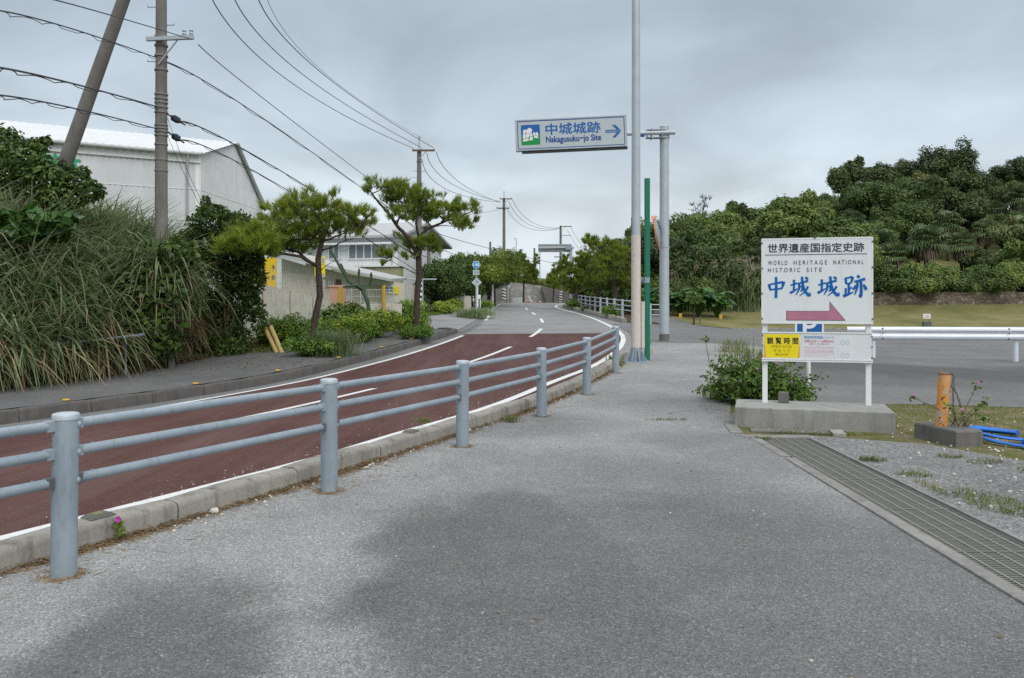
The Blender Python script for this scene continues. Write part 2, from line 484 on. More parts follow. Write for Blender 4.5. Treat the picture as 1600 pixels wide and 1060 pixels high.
M['navy'] = paint('navy_letters', (0.008, 0.05, 0.26), 0.45, 0.05, 5)
M['sign_green'] = paint('sign_green', (0.006, 0.25, 0.06), 0.45, 0.05, 5)
M['black_ink'] = paint('black_letters', (0.025, 0.027, 0.035), 0.5, 0.05, 5)
M['pink_arrow'] = paint('faded_pink_arrow', (0.42, 0.17, 0.24), 0.5, 0.10, 9)
M['yellow_sign'] = paint('yellow_notice', (0.80, 0.66, 0.005), 0.45, 0.04, 4)
M['orange_edge'] = paint('orange_notice_edge', (0.72, 0.34, 0.04), 0.5, 0.05, 4)
M['poster_white'] = paint('poster_paper', (0.66, 0.67, 0.71), 0.5, 0.03, 3)
M['poster_red'] = paint('poster_red_print', (0.60, 0.28, 0.33), 0.5, 0.1, 30)
M['poster_blue'] = paint('poster_blue_print', (0.12, 0.36, 0.55), 0.5, 0.1, 30)
M['ghost'] = paint('faded_print', (0.56, 0.61, 0.63), 0.5, 0.05, 20)
M['olive_ink'] = paint('olive_letters', (0.30, 0.25, 0.01), 0.5, 0.1, 20)
M['green_post'] = paint('green_coated_steel', (0.004, 0.155, 0.095), 0.5, 0.04, 4)
M['orange_mirror'] = paint('orange_mirror_rim', (0.58, 0.21, 0.10), 0.45, 0.06, 4)
M['yellow_stud'] = paint('yellow_reflector', (0.55, 0.33, 0.04), 0.35, 0.1, 9)
M['blue_hose'] = paint('blue_lay_flat_hose', (0.008, 0.13, 0.52), 0.42, 0.25, 5, 0.4)
M['green_hose'] = paint('green_garden_hose', (0.01, 0.12, 0.05), 0.4, 0.1, 5)
M['barrier'] = paint('white_barrier_steel', (0.66, 0.70, 0.76), 0.38, 0.06, 3, 0.5, 0.1)
M['wire'] = paint('black_cable', (0.035, 0.038, 0.042), 0.6, 0.1, 3)
M['brown_arm'] = paint('rusty_crossarm', (0.16, 0.085, 0.06), 0.7, 0.25, 8)
M['yellow_pipe'] = paint('faded_yellow_guard_pipe', (0.50, 0.38, 0.15), 0.55, 0.12, 6, 0.35, 0, 0, (0.25, 0.19, 0.09), 0.6)
M['yellow_wall'] = paint('yellow_hoarding', (0.72, 0.50, 0.02), 0.5, 0.05, 3)
M['house_white'] = paint('white_render', (0.66, 0.68, 0.68), 0.8, 0.06, 1.5, 0.2, 0, 0, (0.42, 0.42, 0.38), 0.5)
M['house_grey'] = paint('grey_roofing', (0.42, 0.43, 0.43), 0.8, 0.08, 2, 0.2, 0, 0, (0.28, 0.28, 0.27), 0.5)
M['house_cream'] = paint('cream_render', (0.62, 0.58, 0.50), 0.8, 0.06, 1.5, 0.2, 0, 0, (0.38, 0.34, 0.27), 0.5)
M['house_tan'] = paint('mould_stained_render', (0.36, 0.35, 0.22), 0.85, 0.2, 1.6, 0.2, 0, 0, (0.16, 0.17, 0.09), 0.7)
M['pink_pillar'] = paint('salmon_pillar_render', (0.55, 0.33, 0.25), 0.8, 0.06, 3)
M['alu'] = paint('white_window_frame', (0.72, 0.74, 0.75), 0.4, 0.03, 3)
M['cone_red'] = paint('red_cone_plastic', (0.62, 0.06, 0.03), 0.45, 0.08, 5)
M['rust_mesh'] = paint('grey_mesh_wire', (0.40, 0.39, 0.37), 0.6, 0.15, 8)
M['stone_pale'] = paint('pale_pebble', (0.52, 0.50, 0.44), 0.85, 0.25, 20)
M['green_text'] = paint('green_wall_letters', (0.03, 0.33, 0.17), 0.6, 0.08, 3)
M['blue_route'] = paint('route_sign_blue', (0.01, 0.25, 0.60), 0.4, 0.05, 3)

def glass():
    t = NT('window_glass')
    return t.finish(t.mix(t.rng(t.noise(0.7, 2), 0.4, 0.6), (0.16, 0.20, 0.22), (0.24, 0.28, 0.30)), 0.12, 0.6)
M['glass'] = glass()

def rust_post():
    t = NT('peeling_orange_paint')
    n = t.noise(7, 6, 0.7); n2 = t.noise(16, 6, 0.7); z = t.xyz()['Z']
    c = t.mix(t.rng(t.noise(3, 3), 0.45, 0.55), (0.60, 0.26, 0.06), (0.60, 0.31, 0.13))
    c = t.mix(t.rng(n, 0.56, 0.59), c, (0.36, 0.38, 0.37))
    c = t.mix(t.rng(n2, 0.58, 0.62), c, (0.12, 0.055, 0.025))
    return t.finish(c, 0.65, 0.3, 0, t.bump(n2, 0.3, 0.004))
M['rust_post'] = rust_post()

def rusty_pole():
    t = NT('cream_pole_paint_with_rust')
    n = t.noise(4.5, 7, 0.72, t.mapping(scale=(1.6, 1.6, 0.45)))
    s = t.noise(11, 6, 0.7)
    c = t.mix(t.rng(s, 0.4, 0.7), (0.60, 0.55, 0.50), (0.52, 0.47, 0.42))
    c = t.mix(t.rng(n, 0.63, 0.68), c, (0.20, 0.085, 0.04))
    return t.finish(c, 0.6, 0.3, 0, t.bump(n, 0.2, 0.004))
M['rusty_pole'] = rusty_pole()

def stripes():
    t = NT('black_white_warning_sleeve')
    o = t.xyz()
    a = t.math('DIVIDE', t.math('ARCTAN2', o['Y'], o['X']), 2 * math.pi)
    v = t.math('FRACT', t.math('ADD', t.math('MULTIPLY', o['Z'], 3.4), a))
    c = t.mix(t.math('GREATER_THAN', v, 0.5), (0.03, 0.03, 0.032), (0.72, 0.72, 0.70))
    return t.finish(c, 0.6, 0.3)
M['stripes'] = stripes()

def corrugated():
    t = NT('white_corrugated_sheet')
    c = t.mix(t.rng(t.noise(0.5, 5, 0.65, t.mapping(scale=(1, 1, 0.25))), 0.35, 0.7), (0.66, 0.68, 0.70), (0.50, 0.52, 0.535))
    return t.finish(c, 0.5, 0.35)
M['corrugated'] = corrugated()

def bark(name, a, b, sc=1.0):
    t = NT(name)
    n = t.noise(5 * sc, 6, 0.7, t.mapping(scale=(4, 4, 0.8)))
    v = t.vor(22 * sc, t.mapping(scale=(1, 1, 0.35)), 'DISTANCE_TO_EDGE', 'Distance')
    c = t.mix(t.rng(n, 0.3, 0.7), a, b)
    c = t.mix(t.rng(v, 0.0, 0.12, 0.75, 0.0), c, tuple(q * 0.4 for q in a))
    return t.finish(c, 0.9, 0.15, 0, t.bump(v, 0.8, 0.02))
M['bark'] = bark('pine_bark', (0.045, 0.034, 0.03), (0.115, 0.09, 0.078))
M['bark_grey'] = bark('grey_bark', (0.06, 0.052, 0.045), (0.14, 0.12, 0.105))

def ground_mat(name, stops, scale=1.2, fine=60, bump=0.6):
    t = NT(name)
    n = t.noise(scale, 7, 0.68); f = t.noise(fine, 5, 0.7)
    v = t.math('ADD', t.math('MULTIPLY', n, 0.6), t.math('MULTIPLY', f, 0.4))
    return t.finish(t.ramp(v, stops), 0.95, 0.1, 0, t.bump(f, bump, 0.02))
M['soil'] = ground_mat('leaf_littered_soil', [(0.32, (0.035, 0.028, 0.02)), (0.5, (0.075, 0.062, 0.042)), (0.62, (0.13, 0.105, 0.07)), (0.72, (0.2, 0.16, 0.1))])
M['lawn'] = ground_mat('dry_lawn', [(0.33, (0.085, 0.095, 0.035)), (0.46, (0.14, 0.14, 0.055)), (0.58, (0.22, 0.195, 0.095)), (0.7, (0.13, 0.14, 0.05))], 0.35, 24)
M['verge'] = ground_mat('verge_turf', [(0.33, (0.022, 0.05, 0.01)), (0.47, (0.05, 0.095, 0.018)), (0.6, (0.09, 0.13, 0.03)), (0.72, (0.16, 0.15, 0.06))], 1.5, 45)
M['patchy'] = ground_mat('patchy_grass_and_grit', [(0.36, (0.05, 0.075, 0.018)), (0.47, (0.11, 0.12, 0.04)), (0.55, (0.17, 0.14, 0.085)), (0.63, (0.26, 0.23, 0.18)), (0.72, (0.42, 0.4, 0.35))], 2.6, 48)
M['forest_floor'] = ground_mat('forest_floor', [(0.3, (0.012, 0.02, 0.008)), (0.7, (0.04, 0.06, 0.02))], 0.8, 14)
M['base'] = ground_mat('distant_ground', [(0.3, (0.05, 0.06, 0.025)), (0.7, (0.11, 0.115, 0.05))], 0.3, 6)

def stonewall():
    t = NT('rubble_stone')
    v = t.n('ShaderNodeSeparateColor'); mp = t.mapping(scale=(1.0, 1.0, 1.5)); t.l(t.vor(2.6, mp), v.inputs[0])
    e = t.vor(2.6, mp, 'DISTANCE_TO_EDGE', 'Distance')
    c = t.ramp(v.outputs[0], [(0, (0.10, 0.082, 0.062)), (0.5, (0.155, 0.125, 0.095)), (1, (0.24, 0.20, 0.155))])
    c = t.mix(t.rng(t.noise(1.1, 6, 0.7), 0.5, 0.68, 0, 0.7), c, (0.05, 0.05, 0.035))
    c = t.mix(t.rng(e, 0.0, 0.07, 0.9, 0), c, (0.035, 0.032, 0.025))
    return t.finish(c, 0.95, 0.1, 0, t.bump(e, 0.9, 0.08))
M['stonewall'] = stonewall()
def stoneblock():
    t = NT('grey_retaining_masonry')
    v = t.n('ShaderNodeSeparateColor'); t.l(t.vor(3.6), v.inputs[0]); e = t.vor(3.6, None, 'DISTANCE_TO_EDGE', 'Distance')
    c = t.ramp(v.outputs[0], [(0, (0.22, 0.22, 0.205)), (1, (0.36, 0.355, 0.33))])
    c = t.mix(t.rng(e, 0.0, 0.08, 0.8, 0), c, (0.12, 0.12, 0.11))
    c = t.mix(t.rng(t.noise(0.5, 5), 0.5, 0.7, 0, 0.5), c, (0.12, 0.12, 0.105))
    return t.finish(c, 0.95, 0.1, 0, t.bump(e, 0.6, 0.05))
M['stoneblock'] = stoneblock()

# foliage
M['pine'] = leaf_mat('pine_needles', [(0, (0.075, 0.115, 0.016)), (0.4, (0.18, 0.25, 0.028)), (0.75, (0.31, 0.38, 0.045)), (1, (0.44, 0.48, 0.08))], 0.45, 0.38, 3.0, 0.1, 0.5)
M['pine_far'] = leaf_mat('pine_needles_dark', [(0, (0.06, 0.10, 0.018)), (0.45, (0.15, 0.21, 0.028)), (0.8, (0.26, 0.32, 0.04)), (1, (0.37, 0.40, 0.06))], 0.3, 0.5, 1.2, 0.3)
M['grass_green'] = leaf_mat('reed_grass_green', [(0, (0.06, 0.11, 0.042)), (0.4, (0.15, 0.215, 0.09)), (0.75, (0.29, 0.36, 0.19)), (1, (0.47, 0.50, 0.34))], 0.4, 0.45, 0.7, 0.0)
M['grass_dry'] = leaf_mat('reed_grass_straw', [(0, (0.10, 0.072, 0.038)), (0.5, (0.23, 0.17, 0.09)), (0.85, (0.38, 0.30, 0.17)), (1, (0.50, 0.42, 0.27))], 0.2, 0.6, 1.0, 0.0)
M['grass_short'] = leaf_mat('short_grass', [(0, (0.06, 0.105, 0.02)), (0.45, (0.13, 0.175, 0.035)), (0.75, (0.25, 0.235, 0.07)), (1, (0.42, 0.33, 0.15))], 0.3, 0.5, 1.5, 0.0)
M['broad'] = leaf_mat('broadleaf_mid', [(0, (0.034, 0.072, 0.016)), (0.45, (0.080, 0.145, 0.028)), (0.8, (0.14, 0.22, 0.042)), (1, (0.22, 0.30, 0.07))], 0.25, 0.42, 0.8, 0.3)
M['dark'] = leaf_mat('broadleaf_dark', [(0, (0.028, 0.062, 0.015)), (0.45, (0.068, 0.125, 0.027)), (0.8, (0.125, 0.20, 0.042)), (1, (0.20, 0.29, 0.07))], 0.28, 0.4, 1.6, 0.2)
M['hill_a'] = leaf_mat('hill_canopy_green', [(0, (0.040, 0.075, 0.022)), (0.4, (0.088, 0.145, 0.038)), (0.75, (0.15, 0.225, 0.055)), (1, (0.22, 0.29, 0.075))], 0.25, 0.5, 0.45, 0.75)
M['hill_b'] = leaf_mat('hill_canopy_olive', [(0, (0.038, 0.062, 0.020)), (0.4, (0.085, 0.13, 0.038)), (0.75, (0.145, 0.195, 0.058)), (1, (0.25, 0.245, 0.10))], 0.25, 0.5, 0.45, 0.8)
M['hill_dark'] = leaf_mat('hill_canopy_dark', [(0, (0.022, 0.042, 0.017)), (0.5, (0.055, 0.09, 0.031)), (1, (0.135, 0.18, 0.055))], 0.2, 0.5, 0.5, 0.3)
M['palm'] = leaf_mat('fan_palm_leaf', [(0, (0.05, 0.09, 0.035)), (0.5, (0.12, 0.18, 0.075)), (1, (0.24, 0.31, 0.14))], 0.2, 0.42, 0.5, 0.3)
M['palm_dead'] = leaf_mat('dead_palm_skirt', [(0, (0.10, 0.075, 0.05)), (1, (0.32, 0.25, 0.17))], 0.1, 0.7, 0.5, 0.3)
M['feather'] = leaf_mat('casuarina_twigs', [(0, (0.045, 0.055, 0.035)), (1, (0.12, 0.14, 0.08))], 0.3, 0.5, 0.8, 0.1)
M['plume'] = leaf_mat('reed_plume', [(0, (0.22, 0.19, 0.12)), (1, (0.48, 0.42, 0.32))], 0.3, 0.7, 0.8, 0.0)
M['croton'] = leaf_mat('yellow_croton_leaf', [(0, (0.05, 0.12, 0.016)), (0.45, (0.12, 0.23, 0.025)), (0.66, (0.24, 0.34, 0.03)), (0.9, (0.46, 0.48, 0.05)), (1, (0.55, 0.54, 0.06))], 0.25, 0.4, 2.2, 0.3)
M['hedge'] = leaf_mat('hedge_leaf', [(0, (0.04, 0.09, 0.016)), (0.45, (0.10, 0.20, 0.028)), (0.85, (0.19, 0.32, 0.05)), (1, (0.32, 0.40, 0.08))], 0.25, 0.4, 2.0, 0.25)
M['bigleaf'] = leaf_mat('elephant_ear_leaf', [(0, (0.02, 0.06, 0.012)), (0.5, (0.045, 0.12, 0.02)), (1, (0.10, 0.21, 0.04))], 0.25, 0.35, 1.0, 0.1)
M['lantana'] = leaf_mat('lantana_leaf', [(0, (0.045, 0.10, 0.016)), (0.5, (0.11, 0.20, 0.03)), (1, (0.24, 0.34, 0.06))], 0.25, 0.45, 3.0, 0.1)
M['flower'] = leaf_mat('pink_flower', [(0, (0.50, 0.16, 0.42)), (1, (0.72, 0.38, 0.62))], 0.3, 0.5, 5, 0.0)
M['twig'] = paint('grey_brown_twig', (0.12, 0.09, 0.065), 0.8, 0.2, 20)
M['needle_litter'] = leaf_mat('dry_needle_litter', [(0, (0.13, 0.08, 0.04)), (0.5, (0.27, 0.18, 0.095)), (1, (0.42, 0.32, 0.19))], 0.05, 0.8, 5.0, 0.0)
M['cactus'] = paint('cactus_skin', (0.035, 0.075, 0.04), 0.55, 0.2, 6)
# ------------------------------------------------------------------ the lie of the land
G = smooth_tab([(-30, 0), (0, 0), (7, 0), (10, .01), (12.5, .06), (15.2, .15), (18, .205), (22, .25), (26, .31), (30, .38), (36, .50), (44, .70), (57, 1.02), (66, 1.25), (74, 1.42), (80, 1.47), (90, 1.35), (110, .9), (160, .5)])
FLAT = smooth_tab([(-30, 0), (40, 0.0), (44, .04), (48, .35), (52, .78), (60, 1.1), (90, 1.4), (160, 1.5)])
ZL = smooth_tab([(-30, -.45), (0, -.4), (11, -.3), (15, -.27), (17.3, -.23), (21, -.07), (25, .12), (29.6, .32), (36, .50), (44, .70), (57, 1.02), (66, 1.25), (74, 1.42), (80, 1.47), (90, 1.35), (110, .9)])
def ZR(y): return G(y) - 0.06 + 0.05 * sstep(17, 26, y)
XR = smooth_tab([(-16, -15.4), (0, -6.15), (5.36, -3.32), (8.09, -1.90), (9.47, -1.33), (11.07, -.56), (14.2, .66), (16.4, 1.5), (20, 2.49), (26.2, 3.66), (30.2, 4.08), (37, 4.34), (50, 4.02), (58, 3.5), (64, 3.5), (70, 4.28), (80, 7.0), (95, 13.0), (110, 20)])
XL = smooth_tab([(-16, -21.5), (0, -13.3), (11, -7.1), (17, -4.77), (21.6, -3.3), (30.1, -1.64), (42, -1.32), (56, -1.45), (64, -1.3), (71, -.86), (80, 1.2), (95, 6.5), (110, 13)])
KL = smooth_tab([(-16, -22.5), (0, -14.3), (12.3, -7.75), (14.8, -6.5), (17.3, -5.45), (20.5, -4.42), (25.5, -3.2), (30, -2.3), (36, -1.95), (42, -1.75), (56, -1.95), (71, -1.4), (80, .7), (95, 6), (110, 12.5)])
KR = smooth_tab([(-16, -14.2), (0, -5.25), (4.4, -2.83), (5.94, -2.03), (7, -1.53), (8.08, -1.04), (9.42, -.44), (11.2, .36), (13.4, 1.2), (15.5, 1.9), (17.5, 2.42), (19.5, 2.9), (22, 3.5), (30, 4.7), (38, 5.3), (42, 5.05), (50, 4.6), (58, 4.1), (64, 4.15), (70, 4.9), (80, 7.7), (95, 13.7), (110, 20.7)])
XB = smooth_tab([(-16, -27), (0, -18.2), (10, -12.4), (15, -9.5), (19, -8.3), (23, -7.9), (26, -8.2), (30, -8.4)])
HILLX = smooth_tab([(-5, 0), (4, .6), (9, 1.6), (15, 3.4), (26, 6.0), (32, 8.4), (38, 9.6), (51, 10.6), (70, 11.0), (120, 11)])

def road_z(x, y):
    a, b = XL(y), XR(y)
    t = min(max((x - a) / (b - a), -0.25), 1.2)
    return ZL(y) * (1 - t) + ZR(y) * t

def H(x, y):
    xm = 0.5 * (XL(y) + XR(y))
    if x > xm:
        wq = 1 - sstep(5.0, 12.0, x)
        z = G(y) * wq + FLAT(y) * (1 - wq)
        if y > 52:
            z += HILLX(x * 80.0 / max(y, 40)) * min((y - 52) / 36.0, 1.0) ** 0.85
        return z
    k = sstep(30.2, 31.0, y) * (1 - sstep(41.2, 42.0, y))        # dropped kerb of the driveway
    z = ZL(y) + 0.15 * (1 - k) + k * (0.02 + 0.13 * sstep(0.0, 1.6, KL(y) - x))
    if y < 27:
        z += 2.2 * sstep(0.1, 3.2, XB(y) - x) * (1 - sstep(22.5, 26.5, y))
    return z

# base ground: one sheet to the horizon, held below everything laid on it
def base_ground():
    xs = list(np.arange(-60, 90.1, 1.5)); ys = list(np.arange(-14, 130.1, 1.5))
    xs = [-900, -400, -150] + xs + [160, 400, 900]; ys = [-300, -80] + ys + [200, 400, 1200]
    vs = []; fs = []
    for y in ys:
        yc = min(max(y, -14), 125)
        for x in xs:
            z = H(min(max(x, -60), 90), yc) - 0.13
            d = max(KL(yc) - 2.2 - x, x - (KR(yc) + 2.2))
            if d < 0: z = min(z, road_z(x, yc) - 0.35, ZL(yc) - 0.3)
            vs.append((x, y, z))
    nx = len(xs)
    for j in range(len(ys) - 1):
        for i in range(nx - 1):
            fs.append((j * nx + i, j * nx + i + 1, (j + 1) * nx + i + 1, (j + 1) * nx + i))
    m = MB(); m.add(vs, fs, 0, True)
    o = m.build('ground', M['base']); tag(o, 'open ground reaching to the horizon', kind='structure')
base_ground()

def sheet(name, poly, zoff, mat, res=1.0, label=None, zf=None, jit=0.0):
    bm = bmesh.new()
    f = bm.faces.new([bm.verts.new((p[0], p[1], 0)) for p in poly])
    xs = [p[0] for p in poly]; ys = [p[1] for p in poly]
    for a, lo, hi in ((0, min(xs), max(xs)), (1, min(ys), max(ys))):
        c = math.floor(lo / res) * res + res * 0.5
        while c < hi:
            if c > lo:
                no = (1, 0, 0) if a == 0 else (0, 1, 0)
                co = (c, 0, 0) if a == 0 else (0, c, 0)
                bmesh.ops.bisect_plane(bm, geom=list(bm.verts) + list(bm.edges) + list(bm.faces), dist=1e-5, plane_co=co, plane_no=no)
            c += res
    bmesh.ops.triangulate(bm, faces=list(bm.faces))
    zf = zf or H
    for v in bm.verts: v.co.z = zf(v.co.x, v.co.y) + zoff
    bmesh.ops.recalc_face_normals(bm, faces=list(bm.faces))
    me = bpy.data.meshes.new(name); bm.to_mesh(me); bm.free()
    if me.polygons and me.polygons[0].normal.z < 0: me.flip_normals()
    me.polygons.foreach_set('use_smooth', np.ones(len(me.polygons), dtype=bool))
    me.materials.append(mat)
    return tag(link_mesh(name, me), label, kind='structure')

# ------------------------------------------------------------------ road, painted lines
YRED = 29.7
def road():
    ys = sorted(set(list(np.arange(-14, 60, 0.5)) + list(np.arange(60, 109, 1.0)) + [YRED]))
    cols = []
    vs = []; fs = []; mi = []
    for y in ys:
        a, l, r = KL(y) - 0.02, XL(y), XR(y)
        b = KR(y) - 0.19 if y < 18 else max(XR(y) + 0.45, KR(y) - 0.1 if y > 36 else XR(y) + 0.45)
        xs = [a, l - 0.08] + [l - 0.08 + (r - l + 0.16) * k / 6 for k in range(1, 6)] + [r + 0.08, max(b, r + 0.1)]
        vs += [(x, y, road_z(x, y)) for x in xs]
    n = 9
    m = MB()
    for j in range(len(ys) - 1):
        for i in range(n - 1):
            mid = 1 <= i <= 6
            red = ys[j] < YRED - 1e-6 and (mid or (i == 7 and ys[j] < 18))
            fs.append((j * n + i, j * n + i + 1, (j + 1) * n + i + 1, (j + 1) * n + i))
            mi.append(1 if red else (0 if mid or i == 7 else 2))
    m.v = vs; m.f = fs; m.m = mi; m.s = [True] * len(fs)
    o = m.build('road', [M['road'], M['red_road'], M['gutter']])
    tag(o, 'two lane road with dark red surfacing near and grey asphalt beyond', kind='structure')
    return o
ROAD = road()

def stripe(name, xf, y0, y1, wd, mat, step=0.5, lift=0.005):
    m = MB(); ys = np.arange(y0, y1 + 1e-6, step); vs = []; fs = []
    for y in ys:
        x = xf(y); dx_ = (xf(y + .1) - xf(y - .1)) / .2
        hw = wd * 0.5 * math.sqrt(1 + dx_ * dx_)
        vs += [(x - hw, y, road_z(x - hw, y) + lift), (x + hw, y, road_z(x + hw, y) + lift)]
    for j in range(len(ys) - 1): fs.append((2*j, 2*j+1, 2*j+3, 2*j+2))
    m.add(vs, fs, 0, True)
    return m.build(name, mat, ROAD)
stripe('edge_line', XR, -12, 100, 0.16, M['line'])
stripe('edge_line', XL, -12, 29.4, 0.15, M['line'])
stripe('edge_line', XL, 40.0, 100, 0.15, M['line'])
XC = smooth_tab([(-2, -10.6), (0, -9.6), (5, -7.05), (10, -4.55), (14.5, -2.72), (19, -1.3), (23, -.28), (28.5, .72), (33, 1.22), (40, 1.5), (50, 1.3), (60, 1.05), (70, 1.6)])
for a, b in ((1.2, 5.4), (9.9, 14.9), (19.6, 24.2), (28.0, 32.8), (38, 42), (47, 51), (56, 60)):
    stripe('centre_line', XC, a, b, 0.14, M['line'], 0.25)

# ------------------------------------------------------------------ paths and paved sheets
class Path:
    def __init__(self, xf, y0, y1, step=0.1):
        self.p = np.array([(xf(y), y) for y in np.arange(y0, y1 + 1e-6, step)])
        self._len()
    def _len(self):
        d = np.linalg.norm(np.diff(self.p, axis=0), axis=1); self.s = np.concatenate([[0], np.cumsum(d)])
        self.L = self.s[-1]
    @classmethod
    def of(cls, pts):
        o = cls.__new__(cls); P = [Vector((*p, 0)) for p in pts]; q = []
        for i in range(len(P) - 1):
            a = P[max(i-1, 0)]; b = P[i]; c = P[i+1]; d = P[min(i+2, len(P)-1)]
            for k in range(10):
                t = k / 10
                v = 0.5 * ((2*b) + (c - a)*t + (2*a - 5*b + 4*c - d)*t*t + (3*b - a - 3*c + d)*t**3)
                q.append((v.x, v.y))
        q.append((P[-1].x, P[-1].y)); o.p = np.array(q); o._len(); return o
    def at(self, s):
        x = float(np.interp(s, self.s, self.p[:, 0])); y = float(np.interp(s, self.s, self.p[:, 1]))
        e = 0.15
        a = np.array([np.interp(max(s - e, 0), self.s, self.p[:, k]) for k in (0, 1)])
        b = np.array([np.interp(min(s + e, self.L), self.s, self.p[:, k]) for k in (0, 1)])
        t = (b - a) / max(np.linalg.norm(b - a), 1e-9)
        return Vector((x, y, 0)), Vector((t[0], t[1], 0)), Vector((-t[1], t[0], 0))

KRY = [-12 + 0.5 * i for i in range(60)]        # right kerb contact line up to the junction
pav = [(KR(y) - 0.02, y) for y in KRY if y <= 18.2]
pav += [(2.75, 18.9), (3.2, 20.2), (3.75, 22.2), (4.2, 24.0), (7.6, 24.0), (6.2, 20.0), (5.3, 17.5), (4.3, 15.0), (3.4, 12.4), (3.02, 11.0), (2.86, 10.45), (2.62, 9.62), (2.63, 8.9), (2.625, 7.6), (2.20, -12)]
sheet('pavement', pav, 0.008, M['pavement'], 0.6, 'pale worn asphalt pavement with large dark stains')
lot = [(XR(y) + 0.3, y) for y in np.arange(24.0, 37.5, 1.0)] + [(5.4, 38), (7.6, 38.6), (7.4, 46), (7.6, 58), (9.2, 58), (9.9, 50), (10.9, 45.2), (13, 44.1), (60, 44.0), (60, 11.0), (9.0, 11.2), (5.6, 11.5), (4.4, 11.2), (3.6, 11.9), (4.2, 14.2), (5.2, 16.6), (6.1, 19.2), (7.6, 24.0)]
sheet('car_park', lot, 0.003, M['lot'], 1.0, 'grey asphalt car park behind the notice board')
sheet('gravel', [(2.86, -12), (9, -12), (9, 3.5), (6.2, 6.1), (5.0, 7.2), (4.4, 8.4), (3.4, 8.95), (3.29, 8.9)], 0.003, M['gravel'], 0.6, 'loose grey gravel beside the drain grating')
sheet('grass_strip', [(9, 3.5), (14, 3.5), (22, 9.5), (22, 11.3), (9.0, 11.35), (5.6, 11.6), (4.4, 11.4), (3.6, 12.0), (4.3, 14.2), (5.3, 16.6), (6.1, 19.4), (5.7, 19.4), (5.0, 17.3), (4.1, 14.9), (3.1, 12.3), (2.8, 10.6), (2.52, 9.5), (2.52, 8.85), (3.4, 8.9), (4.4, 8.35), (5.0, 7.15), (6.2, 6.0)], -0.002, M['patchy'], 0.6, 'patchy grass and grit around the plinth')
sheet('lawn', [(10.6, 45.6), (9.7, 50), (9.0, 58), (9.2, 66), (80, 66), (80, 43.8), (13, 43.9)], 0.012, M['lawn'], 1.5, 'dry mown lawn below the wooded hill')
lp = [(KL(y) - 0.02, y) for y in np.arange(-12, 30.6, 0.75)] + [(-2.5, 33), (-2.0, 38), (-1.9, 42)]
lp2 = [(-3.4, 46), (-4.6, 40), (-4.4, 34), (-4.2, 30), (-5.4, 26), (-6.6, 23)] + [(XB(y) + (0.15 if y > 17 else 0), y) for y in np.arange(21.5, -12.1, -1.5)]
sheet('pavement_beyond_road', lp + lp2, 0.008, M['pavement_left'], 0.8, 'dark asphalt pavement on the far side of the road')
sheet('driveway', [(KL(30.4) + .02, 30.4), (KL(33) + .02, 33), (KL(36) + .02, 36), (KL(39) + .02, 39), (KL(41.8) + .02, 41.8), (-2.3, 42.0), (-3.4, 45.8), (-4.55, 40), (-4.35, 34), (-4.15, 30.4)], 0.012, M['road'], 0.8, 'pale driveway crossing the far pavement')
sheet('path', [(-2.3, 41.8), (-2.3, 50), (-2.5, 60), (-2.2, 72), (-4.2, 72), (-4.4, 56), (-3.6, 46)], 0.012, M['road'], 1.0, 'pale footpath climbing beside the road')
sheet('bank', [(XB(y), y) for y in np.arange(-12, 24.1, 1.0)] + [(-8.3, 26.5), (-10, 27.5), (-34, 27.5), (-40, -12)], 0.0, M['soil'], 1.0, 'overgrown earth bank under the reeds')
sheet('verge', [(-7.75, 21.6), (-6.5, 23.2), (-5.3, 26.2), (-4.1, 30.2), (-4.3, 34), (-4.5, 40), (-3.4, 46.2), (-4.3, 56), (-4.2, 72), (-2.0, 72), (-2.1, 60), (-2.1, 50), (-2.2, 42.2), (-2.0, 42.2), (-2.0, 75), (-12, 90), (-40, 90), (-40, 27.3), (-10, 27.3), (-8.2, 26.3), (-7.9, 24)], -0.004, M['verge'], 1.5, 'green turf verge between path and houses')
sheet('planting_strip', [(KR(y) + 0.2, y) for y in np.arange(38, 78, 1.0)] + [(14, 80), (9.3, 66), (9.1, 58), (7.7, 58), (7.5, 46), (7.6, 38.6)], 0.03, M['soil'], 1.0, 'bare soil planting strip above the far kerb')

# kerbs
def kerb(name, xf, y0, y1, side, mat, zf, hgt, block, label, tail=()):
    p = Path(xf, y0, y1)
    if tail:
        q = Path.of([tuple(p.p[-1])] + list(tail)); p.p = np.concatenate([p.p, q.p[1:]]); p._len()
    prof = [(0.0, -0.16), (0.0, hgt - 0.035), (0.012, hgt - 0.012), (0.04, hgt), (0.15, hgt + 0.004), (0.18, hgt - 0.008), (0.2, hgt - 0.035), (0.215, -0.25)]
    m = MB(); s = 0.0; r = random.Random(4)
    while s < p.L - 0.3:
        e = min(s + block - 0.012, p.L)
        n = 3 if block < 1.5 else 6
        rings = []
        dz = r.uniform(-0.006, 0.006); dn = r.uniform(-0.006, 0.006)
        for k in range(n + 1):
            o, t, nn = p.at(s + (e - s) * k / n)
            z = zf(o.x, o.y)
            sh = 0.012 if k in (0, n) else 0.0     # worn block ends
            rings.append([o + nn * side * (q[0] + dn) + Vector((0, 0, z + q[1] + dz - (sh if q[1] > hgt * 0.6 else 0))) for q in prof])
        vs = [v for ring in rings for v in ring]; c = len(prof); fs = []
        for k in range(n):
            for i in range(c - 1):
                a = k * c + i
                fs.append((a, a + 1, a + c + 1, a + c) if side < 0 else (a, a + c, a + c + 1, a + 1))
        m.add(vs, fs, 0, True)
        m.add(rings[0], [tuple(range(c))]); m.add(rings[-1], [tuple(reversed(range(c)))])
        s += block
    o = m.build(name, mat)
    return tag(o, label, kind='structure')
